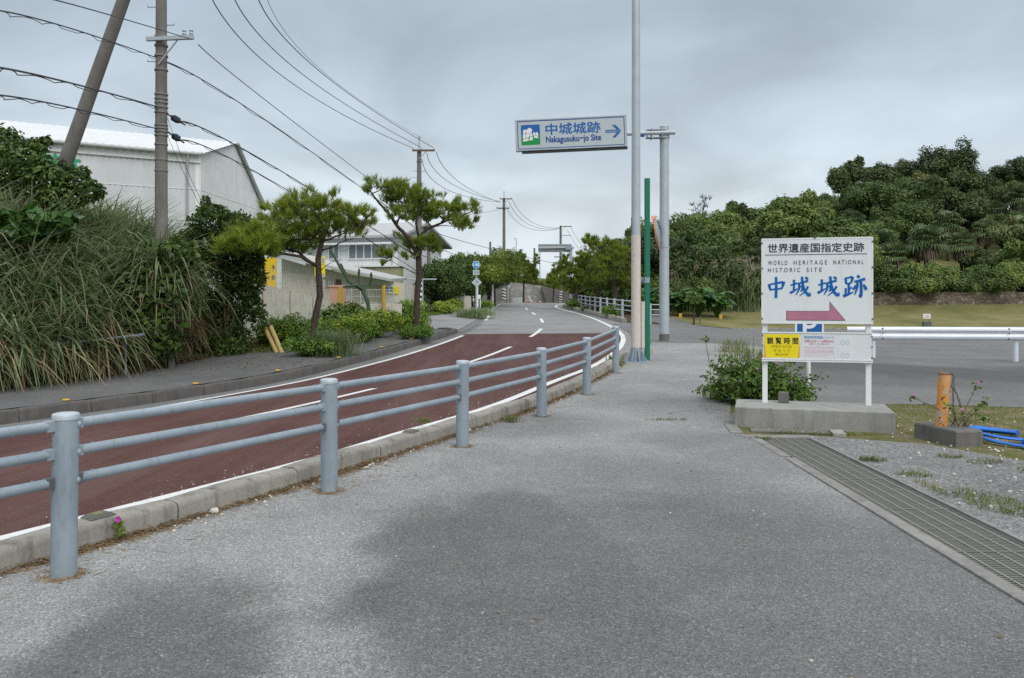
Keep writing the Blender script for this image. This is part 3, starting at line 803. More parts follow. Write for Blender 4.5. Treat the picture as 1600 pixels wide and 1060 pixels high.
kerb('kerb', KR, -10.3, 17.8, 1, M['kerb'], lambda x, y: H(max(x, KR(y)), y), 0.15, 1.2, 'raised weathered concrete kerb along the near pavement', [(2.62, 18.4), (2.95, 18.95), (3.4, 19.3)])
kerb('kerb', KL, -10, 30.2, -1, M['kerb_dark'], lambda x, y: ZL(y), 0.165, 1.2, 'dark concrete kerb on the far side of the road', [(-2.5, 30.8), (-2.9, 31.1)])
kerb('kerb', lambda y: KL(y), 42.0, 74, -1, M['kerb'], lambda x, y: ZL(y), 0.13, 1.2, 'low kerb beside the footpath uphill')
kerb('kerb', KR, 38.2, 76, -1, M['kerb'], lambda x, y: G(y), 0.22, 1.2, 'pale kerb of the planting strip uphill')
sheet('drain_strip', [(XL(y) - 0.28, y) for y in (30.6, 34, 38, 41.8)] + [(KL(41.8) + 0.0, 41.8), (KL(38), 38), (KL(34) , 34), (KL(30.6) + 0.0, 30.6)], 0.014, M['gutter'], 0.6, 'dark drain strip across the driveway mouth', lambda x, y: road_z(x, y))

# flush concrete strip along the near grating
SK = 0.0217      # the channel runs slightly askew
def strip():
    m = MB()
    y = -6.0; r = random.Random(3)
    while y < 7.5:
        e = min(y + 2.0, 7.62)
        m.box((2.575 + SK * ((y + e) / 2 - 3.93), (y + e) / 2, 0.0), (0.10, e - y - 0.008, 0.04 + r.uniform(0, .004)), Matrix.Rotation(-SK, 3, 'Z'), bev=0.006)
        y = e
    m.box((3.175 + SK * (1.35 - 3.93), 1.35, -0.005), (0.03, 14.8, 0.04), Matrix.Rotation(-SK, 3, 'Z'), bev=0.004)
    m.box((2.95, 8.86, -0.004), (0.76, 0.17, 0.04), bev=0.004)
    m.box((2.66, 8.25, -0.004), (0.10, 1.1, 0.04), Matrix.Rotation(-SK, 3, 'Z'), bev=0.004)
    # edging that runs from the strip up beside the plinth
    for a, b in (((2.56, 9.05), (2.66, 9.75)), ((2.67, 9.78), (2.93, 10.55))):
        a, b = Vector((*a, 0)), Vector((*b, 0)); d = (b - a)
        m.box((a + b) / 2, (0.14, d.length, 0.05), Matrix.Rotation(math.atan2(-d.x, d.y), 3, 'Z'), bev=0.006)
    tag(m.build('concrete_strip', M['strip']), 'flush concrete edging along the drain grating', kind='structure')
    # dark channel bed under the grating
    m = MB(); m.box((2.90 + SK * (1.4 - 3.93), 1.4, -0.10), (0.56, 14.9, 0.06), Matrix.Rotation(-SK, 3, 'Z'))
    tag(m.build('drain_channel', M['steel_dark']), 'dark channel under the grating', kind='structure')
strip()

# ------------------------------------------------------------------ drain gratings: every 1 m panel lifts out on its own
def grating_proto():
    g = thing('drain_grating', (2.975, 8.26, 0.0), 'galvanised drain grating panel set in the channel beside the pavement', 'grating', 'drain gratings in a row along the pavement edge')
    y0 = 8.26; wd = 0.50
    f = MB()
    for s in (-1, 1): f.box((2.975 + s * (wd / 2 - 0.004), y0, -0.016), (0.008, 0.985, 0.036))
    for s in (-1, 1): f.box((2.975, y0 + s * 0.489, -0.016), (wd - 0.02, 0.007, 0.036))
    f.build('frame', M['grate'], g)
    b = MB()
    n = 32
    for i in range(1, n):
        b.box((2.975, y0 - 0.49 + 0.98 * i / n, -0.018), (wd - 0.018, 0.013, 0.032))
    b.build('bearing_bars', M['grate'], g)
    c = MB()
    for k in range(5):
        x = 2.975 - wd / 2 + wd * (k + 0.5) / 5
        c.box((x, y0, -0.002), (0.010, 0.975, 0.008))
    c.build('cross_rods', M['grate_rod'], g)
    return g
M['grate'] = paint('weathered_grating_steel', (0.165, 0.165, 0.145), 0.55, 0.2, 6, 0.4, 0.15, 0, (0.10, 0.085, 0.06), 0.6)
M['grate_rod'] = paint('bright_grating_rod', (0.27, 0.28, 0.255), 0.5, 0.3, 40, 0.4, 0.2)
gp = grating_proto()
words = ['farthest of the row, below the plinth', 'second from the plinth', 'third from the plinth', 'fourth from the plinth', 'fifth from the plinth', 'nearest the bottom edge of the photo']
for i in range(6):
    g = gp if i == 0 else copy_tree(gp)
    g.location = (2.895 + SK * (8.26 - 0.99 * i - 3.93), 8.26 - 0.99 * i, 0.0); g.rotation_euler = (0, 0, -SK)
    g['label'] = 'galvanised drain grating panel along the pavement, ' + words[i]

# small flat cover below the plinth
def cover():
    a = frame((2.78, 9.27, 0.012), (0.975, -0.22, 0), (0.22, 0.975, 0))
    m = MB(); rot = a.to_3x3()
    t = thing('drain_cover', (3.2, 9.2, 0), 'flat steel drain cover with pale ribs, at the foot of the plinth', 'drain cover')
    m.box((3.2, 9.2, 0.012), (0.86, 0.24, 0.022), rot, bev=0.004); m.build('cover_plate', M['grate'], t)
    m = MB()
    for i in range(6): m.box(Vector((3.2, 9.2, 0.026)) + rot @ Vector((-0.36 + 0.13 * i, 0, 0)), (0.012, 0.21, 0.007), rot @ Matrix.Rotation(-0.25, 3, 'Z'))
    m.build('ribs', M['grate_rod'], t)
    m = MB(); m.box(Vector((3.2, 9.2, 0.01)) + rot @ Vector((0.52, -0.03, 0)), (0.14, 0.3, 0.05), rot, bev=0.005); m.build('end_stone', M['plinth'], t)
cover()
# ------------------------------------------------------------------ pipe guard fence along the near pavement
def guard_fence():
    base = [(-4.75, 0.35), (-3.55, 2.35), (-2.46, 4.37), (-1.45, 6.32), (-0.515, 8.27), (0.385, 10.37), (1.17, 12.45), (1.98, 15.2)]
    t = thing('guard_fence', (base[3][0], base[3][1], 0), 'blue grey pipe guard fence with three rails and capped posts along the near pavement', 'guard fence')
    D = 0.066
    P = [Vector((x, y, H(x, y))) for x, y in base]
    hs = (0.888, 0.735, 0.580)
    for i, p in enumerate(P):
        m = MB()
        # slight individual lean, as on old posts
        lean = Vector((0.012 if i == 2 else 0.002 * (-1) ** i, 0.0, 0))
        m.tube([p - Vector((0, 0, 0.1)), p + lean * 0.0 + Vector((0, 0, 0.02)), p + lean + Vector((0, 0, 0.885))], D, 28)
        po = m.build('post', M['fence'], t)
        m = MB(); tp = p + lean + Vector((0, 0, 0.885))
        m.lathe(tp, [(D + 0.003, -0.022), (D + 0.003, 0.004), (D * 0.97, 0.010), (D * 0.75, 0.014), (0.0005, 0.017)], 28)
        m.build('cap', M['galv_light'], po)
        # bolts on the pavement side
        j = min(i + 1, len(P) - 1); d = (P[j] - P[max(j - 1, 0)]).normalized()
        nn = Vector((d.y, -d.x, 0)).normalized()
        ang = nn * 0.72 + d * 0.69; ang.normalize()
        for h in hs:
            m = MB()
            c = p + lean * (h / 0.885) + Vector((0, 0, h - 0.055)) + ang * (D - 0.004)
            rot = ang.to_track_quat('Z', 'Y').to_matrix()
            m.lathe(c, [(0.0185, 0), (0.0185, 0.006), (0.013, 0.0125), (0.0005, 0.015)], 10, 0, rot)
            m.build('bolt', M['fence'], po)
    for i in range(len(P) - 1):
        a, b = P[i], P[i + 1]
        d = (b - a).normalized()
        nn = Vector((-d.y, d.x, 0)).normalized()       # road side
        off = nn * 0.0
        for h in hs:
            m = MB()
            s = a + off + Vector((0, 0, h - 0.055)) + d * (D + 0.03); e = b + off + Vector((0, 0, h - 0.055)) - d * (D + 0.03)
            q = [s.lerp(e, k / 4) for k in range(5)]
            m.tube(q, 0.0275, 18)
            r = m.build('rail', M['fence'], t)
            for (e0, sg) in ((s, -1), (e, 1)):
                m = MB()
                c = e0 + d * sg * 0.016
                rot = Matrix.Rotation(math.atan2(d.y, d.x), 3, 'Z')
                m.box(c, (0.048, 0.045, 0.06), rot, bev=0.004)
                m.build('bracket', M['steel_dark'] if h == 0.580 else M['fence'], r)
                m = MB(); m.tube([e0 - d * sg * 0.075 + Vector((0, 0, -0.029)), e0 - d * sg * 0.075 + Vector((0, 0, 0.031))], 0.009, 8)
                m.build('bolt', M['fence'], r)
guard_fence()

# reflectors on the kerbs
def kerb_reflectors():
    p = Path(KR, -10.3, 17.8)
    spots = [(4.98, 'dull brown reflector stud on the near kerb, just right of the tall nearest fence post'),
             (8.25, 'dull brown reflector stud on the near kerb, left of the third fence post'), ]
    for y, lab in spots:
        x = KR(y); s = float(np.interp(y, p.p[:, 1], p.s)); o, t, n = p.at(s)
        z = H(x, y) + 0.154
        c = o + n * 0.10
        th = thing('kerb_reflector', (c.x, c.y, z), lab, 'reflector', 'reflector studs on the near kerb')
        rot = Matrix.Rotation(math.atan2(t.y, t.x), 3, 'Z')
        m = MB(); k = [(-.085, -.06, 0), (.085, -.06, 0), (.085, .06, 0), (-.085, .06, 0), (-.055, -.04, .022), (.055, -.04, .022), (.055, .04, .022), (-.055, .04, .022)]
        m.add([Vector((c.x, c.y, z)) + rot @ Vector(v) for v in k], [(4, 5, 6, 7), (0, 1, 5, 4), (1, 2, 6, 5), (2, 3, 7, 6), (3, 0, 4, 7)])
        m.build('housing', M['stud_dark'], th)
        m = MB(); m.box(Vector((c.x, c.y, z + .0225)) + rot @ Vector((-0.01, 0, 0)), (.06, .06, .003), rot); m.build('lens', M['stud_lens'], th)
    ls = [(105, 635), (305, 603), (434, 582), (529, 561), (595, 547), (642, 535), ]
    txt = ['leftmost, behind the nearest fence post', 'in front of the reed bank', 'in front of the dark shrub', 'beside the grass tuft at the first pine', 'past the first pine', 'beside the small hedge of the second pine']
    p = Path(KL, -10, 30.2)
    for (px, py), tx in zip(ls, txt):
        # where the viewing ray meets the kerb line
        best = min(np.arange(9, 30, 0.05), key=lambda y: abs((px - 800) / FPX * y - (KL(y) - 0.1)))
        y = float(best); x = KL(y) - 0.1; z = ZL(y) + 0.168
        th = thing('kerb_reflector', (x, y, z), 'yellow reflector stud on the far dark kerb, ' + tx, 'reflector', 'yellow studs on the far kerb')
        m = MB(); m.lathe((x, y, z), [(0.065, 0), (0.065, 0.010), (0.055, 0.022), (0.001, 0.027)], 16); m.build('lens', M['yellow_stud'], th)
    for i, (y, tx) in enumerate(((41, 'nearest'), (45, 'second'), (49, 'third'), (54, 'farthest'))):
        x = KR(y) + 0.1; z = G(y) + 0.225
        th = thing('kerb_reflector', (x, y, z), 'yellow reflector stud on the pale kerb of the uphill planting strip, %s one' % tx, 'reflector', 'yellow studs on the uphill kerb')
        m = MB(); m.lathe((x, y, z), [(0.09, 0), (0.09, 0.012), (0.07, 0.03), (0.001, 0.035)], 12); m.build('lens', M['yellow_stud'], th)
M['stud_dark'] = paint('weathered_reflector_body', (0.13, 0.125, 0.105), 0.7, 0.2, 20)
M['stud_lens'] = paint('worn_reflector_lens', (0.22, 0.20, 0.09), 0.5, 0.2, 20)
kerb_reflectors()

# ------------------------------------------------------------------ plinth and notice board
PU = Vector((0.956, -0.294, 0)); PV = Vector((0.294, 0.956, 0))
PROT = Matrix.Rotation(math.atan2(PU.y, PU.x), 3, 'Z')
def plinth():
    o = Vector((2.69, 9.62, -0.06))
    t = MB()
    c = o + PU * 0.885 + PV * 0.42 + Vector((0, 0, 0.15))
    t.box(c, (1.77, 0.84, 0.30), PROT, bev=0.014)
    ob = t.build('concrete_plinth', M['plinth'])
    tag(ob, 'long pale concrete plinth carrying the white notice board', 'plinth')
plinth()

def notice_board():
    a = Vector((3.185, 10.03, 0)); b = Vector((4.36, 9.745, 0))
    u = (b - a).normalized(); nrm = Vector((u.y, -u.x, 0))     # towards the camera
    rot = Matrix.Rotation(math.atan2(u.y, u.x), 3, 'Z')
    t = thing('notice_board', (a + b) / 2 + Vector((0, 0, 0.24)), 'white notice board on two legs with blue brush lettering and a pink arrow', 'notice board')
    for p in (a, b):
        m = MB(); m.box(p + Vector((0, 0, 0.24 + 1.0)), (0.062, 0.045, 2.0), rot, bev=0.003); m.build('leg', M['white_paint'], t)
        m = MB(); m.box(p + Vector((0, 0, 0.2435)), (0.11, 0.09, 0.007), rot); 
    W = 1.285; zt, zb = 2.30, 1.238
    lft = (a + b) / 2 - u * W / 2 + nrm * 0.058
    m = MB(); c = (a + b) / 2 + nrm * 0.040 + Vector((0, 0, (zt + zb) / 2))
    m.box(c, (W, 0.034, zt - zb), rot, bev=0.004)
    main = m.build('main_panel', M['white_board'], t)
    fr = MB()
    for z in (zt - 0.008, zb + 0.008): fr.box((a + b) / 2 + nrm * 0.040 + Vector((0, 0, z)), (W + 0.012, 0.040, 0.018), rot)
    for s in (-1, 1): fr.box((a + b) / 2 + u * s * (W / 2) + nrm * 0.040 + Vector((0, 0, (zt + zb) / 2)), (0.014, 0.039, zt - zb - 0.036), rot)
    fr.build('panel_edging', M['white_paint'], main)
    bl = MB()
    for k in range(4):
        for s in (-1, 1): bl.box((a + b) / 2 + u * s * (W / 2 - 0.001) + nrm * 0.061 + Vector((0, 0, zb + 0.06 + k * 0.315)), (0.016, 0.008, 0.02), rot)
    bl.box((a + b) / 2 - u * 0.02 + nrm * 0.061 + Vector((0, 0, zt - 0.006)), (0.02, 0.008, 0.014), rot)
    bl.build('bolts', M['steel_dark'], main)
    hgt = zt - zb
    F = frame(lft + Vector((0, 0, zb)), u, (0, 0, 1))
    U = lambda q: q * W
    V = lambda q: (1 - q) * hgt
    def tx(nm, body, u0, v0, u1, v1, mat, **kw): return text(nm, body, U(u0), V(v1), U(u1), V(v0), F, mat, main, **kw)
    tx('black_lettering', '世界遺産国指定史跡', .055, .062, .925, .168, M['black_ink'], bold=0.012)
    m = MB(); m.prism([(U(.03), V(.196)), (U(.95), V(.196)), (U(.95), V(.190)), (U(.03), V(.190))], F, 0.003); m.build('rule', M['black_ink'], main)
    tx('black_lettering', 'W O R L D', .055, .262, .235, .312, M['black_ink'])
    tx('black_lettering', 'H E R I T A G E', .292, .262, .595, .312, M['black_ink'])
    tx('black_lettering', 'N A T I O N A L', .652, .262, .920, .312, M['black_ink'])
    tx('black_lettering', 'H I S T O R I C', .055, .347, .352, .397, M['black_ink'])
    tx('black_lettering', 'S I T E', .410, .347, .548, .397, M['black_ink'])
    brush_letters(F, U, V, main)
    ar = [(.228, .957), (.228, .856), (.622, .856), (.622, .752), (.752, .957)]
    e = 0.005
    outer = [(U(.228) - e, V(.957) - e), (U(.228) - e, V(.856) + e), (U(.622) - e, V(.856) + e), (U(.622) - e, V(.752) + 2.6 * e), (U(.752) + 2.2 * e, V(.957) - e)]
    m = MB(); m.prism(list(reversed(outer)), F, 0.002); m.build('arrow_outline', M['black_ink'], main)
    m = MB(); m.prism([(U(x), V(y)) for x, y in reversed(ar)], F, 0.0042); m.build('arrow', M['pink_arrow'], main)
    # lower panel
    zt, zb = 1.135, 0.788
    m = MB(); m.box((a + b) / 2 + nrm * 0.040 + Vector((0, 0, (zt + zb) / 2)), (W - 0.02, 0.034, zt - zb), rot, bev=0.004)
    low = m.build('lower_panel', M['white_board'], t)
    fr = MB()
    for z in (zt - 0.008, zb + 0.008, zb - 0.014): fr.box((a + b) / 2 + nrm * 0.042 + Vector((0, 0, z)), (W + 0.004, 0.048, 0.016), rot)
    fr.build('panel_edging', M['white_paint'], low)
    bl = MB()
    for k in range(3):
        for s in (-1, 1): bl.box((a + b) / 2 + u * s * (W / 2 - 0.006) + nrm * 0.061 + Vector((0, 0, zb + 0.04 + k * 0.13)), (0.014, 0.008, 0.018), rot)
    bl.build('bolts', M['steel_dark'], low)
    W2 = W - 0.02; hgt = zt - zb
    F = frame((a + b) / 2 - u * W2 / 2 + nrm * 0.058 + Vector((0, 0, zb)), u, (0, 0, 1))
    U = lambda q: q * W2
    V = lambda q: (1 - q) * hgt
    m = MB(); m.prism([(U(.012), V(.93)), (U(.345), V(.93)), (U(.345), V(.085)), (U(.012), V(.085))], F, 0.002); yl = m.build('yellow_notice', M['yellow_sign'], low)
    m = MB()
    m.prism([(U(.012), V(.93)), (U(.030), V(.93)), (U(.012), V(.30))], F, 0.003)
    m.prism([(U(.327), V(.93)), (U(.345), V(.93)), (U(.345), V(.30))], F, 0.003)
    m.build('orange_edges', M['orange_edge'], yl)
    text('notice_lettering', '観 覧 時 間', U(.040), V(.44), U(.330), V(.20), F, M['black_ink'], yl, bold=0.02, depth=0.003)
    text('notice_lettering', 'OPEN HOUR', U(.078), V(.575), U(.272), V(.475), F, M['olive_ink'], yl, depth=0.003)
    text('notice_lettering', '영 업 시 간', U(.100), V(.725), U(.256), V(.615), F, M['olive_ink'], yl, depth=0.003)
    text('notice_lettering', '营业时间', U(.115), V(.865), U(.238), V(.76), F, M['olive_ink'], yl, depth=0.003)
    m = MB(); m.prism([(U(.360), V(.93)), (U(.680), V(.93)), (U(.680), V(.085)), (U(.360), V(.085))], F, 0.002); ps = m.build('poster', M['poster_white'], low)
    text('poster_lettering', '観覧時間短縮について', U(.385), V(.235), U(.660), V(.135), F, M['poster_blue'], ps, bold=0.01, depth=0.003)
    text('poster_lettering', '8時30分～16時30分', U(.390), V(.370), U(.660), V(.270), F, M['poster_red'], ps, bold=0.03, depth=0.003)
    text('poster_lettering', '(最終入場16時00分)', U(.430), V(.450), U(.620), V(.395), F, M['poster_red'], ps, bold=0.005, depth=0.003)
    m = MB(); r = random.Random(5)
    for v in (.52, .56, .63, .67, .71, .77, .84):
        x = .385
        end = .66 if v < .8 else .60
        while x < end:
            wd = min(r.uniform(.004, .012), end - x)
            m.prism([(U(x), V(v + .016)), (U(x + wd), V(v + .016)), (U(x + wd), V(v)), (U(x), V(v))], F, 0.003)
            x += wd + r.uniform(.002, .005)
    m.build('small_print', M['poster_red'], ps)
    m = MB(); m.prism([(U(.700), V(.93)), (U(.975), V(.93)), (U(.975), V(.085)), (U(.700), V(.085))], F, 0.0015); bp = m.build('blank_notice', M['white_board'], low)
    text('faded_lettering', '00', U(.720), V(.44), U(.800), V(.26), F, M['ghost'], bp, depth=0.003)
    text('faded_lettering', '00', U(.720), V(.90), U(.800), V(.72), F, M['ghost'], bp, depth=0.003)

def brush_stroke(m, F, pts, wds, z):
    """a brush stroke: ribbon of varying width along a smooth line"""
    P = [Vector((p[0], p[1], 0)) for p in pts]; n = len(P)
    q = []; wq = []
    for i in range(n - 1):
        a = P[max(i-1, 0)]; b = P[i]; c = P[i+1]; d = P[min(i+2, n-1)]
        for k in range(6):
            t = k / 6
            q.append(0.5 * ((2*b) + (c - a)*t + (2*a - 5*b + 4*c - d)*t*t + (3*b - a - 3*c + d)*t**3)); wq.append(wds[i] * (1-t) + wds[i+1] * t)
    q.append(P[-1]); wq.append(wds[-1])
    L1 = []; L2 = []
    for i, p in enumerate(q):
        d = (q[min(i+1, len(q)-1)] - q[max(i-1, 0)]).normalized(); nn = Vector((-d.y, d.x, 0))
        L1.append(p + nn * wq[i] / 2); L2.append(p - nn * wq[i] / 2)
    vs = [F @ Vector((v.x, v.y, z)) for pr in zip(L1, L2) for v in pr]
    m.add(vs, [(2*i, 2*i+1, 2*i+3, 2*i+2) for i in range(len(q) - 1)])

# strokes in a unit cell (x right, y up): points, widths
S_NAKA = [([(.07, .66), (.12, .50), (.17, .36)], [.13, .12, .07]), ([(.07, .64), (.45, .70), (.86, .76)], [.07, .085, .12]),
          ([(.90, .78), (.84, .58), (.76, .42)], [.15, .12, .05]), ([(.17, .40), (.45, .44), (.80, .46)], [.07, .08, .08]),
          ([(.47, 1.0), (.48, .5), (.46, .02)], [.11, .12, .13])]
S_JO = [([(.03, .58), (.20, .63), (.36, .68)], [.07, .07, .09]), ([(.20, .86), (.20, .55), (.19, .30)], [.10, .09, .08]), ([(.0, .20), (.18, .29), (.38, .42)], [.12, .09, .04]),
        ([(.38, .66), (.62, .72), (.90, .80)], [.07, .08, .10]), ([(.46, .66), (.45, .40), (.30, .10)], [.09, .09, .03]),
        ([(.47, .50), (.56, .53), (.62, .52), (.60, .34), (.52, .28)], [.06, .06, .09, .08, .04]),
        ([(.60, 1.0), (.64, .62), (.76, .28), (.97, .06)], [.10, .10, .11, .13]), ([(.97, .05), (1.0, .16), (.99, .24)], [.12, .06, .02]),
        ([(.90, .52), (.76, .30), (.48, .06)], [.10, .07, .03]), ([(.76, .98), (.84, .92), (.90, .86)], [.07, .10, .06])]
S_ATO = [([(.10, .88), (.12, .72), (.13, .60)], [.10, .09, .06]), ([(.10, .88), (.26, .90), (.40, .94)], [.06, .07, .09]), ([(.42, .94), (.38, .78), (.34, .66)], [.11, .09, .06]),
         ([(.13, .63), (.26, .65), (.37, .68)], [.06, .06, .07]), ([(.24, .64), (.25, .40), (.24, .16)], [.09, .09, .08]), ([(.26, .42), (.34, .44), (.40, .46)], [.06, .06, .08]),
         ([(.11, .44), (.11, .28), (.10, .14)], [.08, .08, .07]), ([(.0, .08), (.2, .15), (.44, .26)], [.12, .09, .04]),
         ([(.62, 1.0), (.67, .94), (.70, .88)], [.08, .11, .07]), ([(.48, .72), (.70, .77), (.96, .84)], [.07, .08, .11]),
         ([(.62, .74), (.61, .46), (.50, .14)], [.09, .09, .04]), ([(.77, .76), (.79, .42), (.77, .08), (.68, .14)], [.09, .10, .11, .03]),
         ([(.53, .56), (.50, .46), (.44, .36)], [.05, .09, .06]), ([(.88, .60), (.96, .48), (1.0, .36)], [.05, .10, .12])]
def brush_letters(F, U, V, parent):
    for st, (u0, u1, v0, v1) in ((S_NAKA, (.052, .218, .452, .705)), (S_JO, (.258, .442, .452, .690)), (S_JO, (.510, .700, .450, .690)), (S_ATO, (.740, .942, .440, .700))):
        m = MB(); k = 0
        for pts, wd in st:
            sx = U(u1) - U(u0); sy = V(v0) - V(v1)
            brush_stroke(m, F, [(U(u0) + p[0] * sx, V(v1) + p[1] * sy) for p in pts], [q * sx * 1.22 for q in wd], 0.0012 + 0.0004 * k); k += 1
        m.build('blue_brush_character', M['brush_blue'], parent)
notice_board()

def loose_stone():
    m = MB(); c = Vector((3.415, 10.02, 0.24))
    m.box(c + Vector((0, 0, 0.068)), (0.125, 0.11, 0.136), PROT, bev=0.014)
    tag(m.build('concrete_block', M['plinth_dark']), 'small rough concrete block standing on the plinth behind the left leg of the board', 'block')
loose_stone()

# parking sign half hidden behind the board
def parking_sign():
    x, y = 4.33, 11.6
    t = thing('parking_sign', (x, y, H(x, y)), 'blue and white parking sign half hidden behind the notice board', 'parking sign')
    m = MB(); m.tube([(x, y + .03, H(x, y) - .05), (x, y + .03, 1.5)], 0.03, 12); m.build('post', M['white_paint'], t)
    m = MB(); m.box((x, y, 1.2), (0.42, 0.02, 0.46), bev=0.003); p = m.build('plate', M['white_paint'], t)
    F = frame((x - 0.21, y - 0.0105, 0.97), (1, 0, 0), (0, 0, 1))
    m = MB(); m.prism([(.03, .03), (.39, .03), (.39, .43), (.03, .43)], F, 0.002); m.build('blue_field', M['sign_blue'], p)
    m = MB()
    arc = [(.165, .375)] + [(.215 + .085 * math.cos(q), .275 + .10 * math.sin(q)) for q in np.linspace(math.pi / 2, -math.pi / 2, 9)] + [(.165, .175)]
    brush_stroke(m, F, arc, [.05] * len(arc), 0.004)
    m.prism([(.11, .05), (.165, .05), (.165, .40), (.11, .40)], F, 0.0045)
    m.build('letter', M['white_paint'], p)
parking_sign()

# white crash barrier across the car park
def crash_barrier():
    t = thing('crash_barrier', (13.6, 21.4, 0), 'long white steel crash barrier across the car park', 'crash barrier')
    a, b = Vector((9.25, 22.0, 0)), Vector((22, 20.4, 0))
    d = (b - a).normalized(); n = Vector((d.y, -d.x, 0))
    prof = [(0, .475), (.02, .48), (.055, .525), (.055, .575), (.0, .63), (-.005, .655), (.0, .68), (.055, .735), (.055, .785), (.02, .83), (0, .835)]
    m = MB(); vs = []
    for p in (a, b):
        vs += [p + n * q[0] + Vector((0, 0, q[1])) for q in prof]
    for p in (a, b):
        vs += [p + n * (q[0] - .008) + Vector((0, 0, q[1])) for q in prof]
    c = len(prof); fs = [(i, i + 1, c + i + 1, c + i) for i in range(c - 1)] + [(2*c + i + 1, 2*c + i, 3*c + i, 3*c + i + 1) for i in range(c - 1)]
    m.add(vs, fs, 0, True); m.build('beam', M['barrier'], t)
    for x in (9.95, 13.6, 17.4, 21.2):
        p = a.lerp(b, (x - a.x) / (b.x - a.x)) - n * 0.075
        m = MB(); m.tube([p + Vector((0, 0, -.1)), p + Vector((0, 0, .80))], 0.07, 16)
        po = m.build('post', M['barrier'], t)
        m = MB()
        for dz in (.52, .66, .79):
            for s in (-.22, .22): m.lathe(p + n * 0.128 + d * s + Vector((0, 0, dz)), [(.022, 0), (.022, .012), (.001, .018)], 8, 0, n.to_track_quat('Z', 'Y').to_matrix())
        m.build('bolts', M['steel_dark'], po)
crash_barrier()

# ------------------------------------------------------------------ orange bollard with chain
def bollard():
    A = Vector((-.13, .60, 0)); B = Vector((.315, .065, 0)); c = Vector((4.60, 8.25, 0))
    o = c + (A + B) / 2
    t = thing('bollard', o, 'peeling orange steel bollard with rusty chain, set in a square concrete block', 'bollard')
    m = MB(); vs = []
    for z, k in ((-.05, 1.0), (.15, 1.0), (.168, .96)):
        for s in ((0, 0), (1, 0), (1, 1), (0, 1)):
            q = c + B * s[0] + A * s[1]; vs.append(o + (q - o) * k + Vector((0, 0, z)))
    fs = [(8, 9, 10, 11)]
    for r_ in range(2): fs += [(r_*4 + i, r_*4 + (i+1) % 4, r_*4 + 4 + (i+1) % 4, r_*4 + 4 + i) for i in range(4)]
    m.add(vs, fs); m.build('concrete_base', M['plinth_dark'], t)
    p0 = o + Vector((-.055, .03, .15)); p1 = p0 + Vector((.05, 0.01, .585))
    m = MB(); m.tube([p0, p0.lerp(p1, .5), p1], 0.061, 24); po = m.build('post', M['rust_post'], t)
    m = MB(); m.lathe(p1 + Vector((0, 0, -.004)), [(.063, -.012), (.063, .004), (.050, .006), (.001, .006)], 24); m.build('rusty_lip', M['brown_arm'], po)
    m = MB(); m.lathe(p1 + Vector((.068, -.02, -.13)), [(.028, -.012), (.030, 0), (.028, .012)], 12, 0, Matrix.Rotation(R(80), 3, 'X')); m.build('padlock', M['steel_dark'], po)
    def chain(nm, pts, par):
        m = MB(); P = [Vector(p) for p in pts]
        L_ = 0.0; seg = []
        for i in range(len(P) - 1):
            seg.append((P[i+1] - P[i]).length)
        tot = sum(seg); n = int(tot / 0.028)
        for k in range(n):
            s = (k + .5) / n * tot; i = 0
            while i < len(seg) - 1 and s > seg[i]: s -= seg[i]; i += 1
            c = P[i].lerp(P[i+1], s / seg[i]); d = (P[i+1] - P[i]).normalized()
            q = d.to_track_quat('Z', 'Y').to_matrix() @ Matrix.Rotation(math.pi / 2 * (k % 2), 3, 'Z')
            ring = [c + q @ Vector((.010 * math.cos(a), 0, .019 * math.sin(a))) for a in np.linspace(0, 2 * math.pi, 9)]
            m.tube(ring, 0.0032, 5, False)
        m.build(nm, M['chain'], par)
    b = p1 + Vector((.075, -.02, -.13))
    chain('chain', [b, b + Vector((.06, -.01, -.16)), b + Vector((.13, .0, -.40)), b + Vector((.19, .02, -.565))], po)
    chain('chain', [b, b + Vector((-.002, -.01, -.25)), b + Vector((.01, -.02, -.42))], po)
    chain('chain', [p1 + Vector((.05, -.03, .01)), p1 + Vector((.078, -.03, -.03)), b], po)
M['chain'] = paint('rusty_chain', (0.13, 0.09, 0.07), 0.6, 0.3, 30, 0.4, 0.3)
bollard()

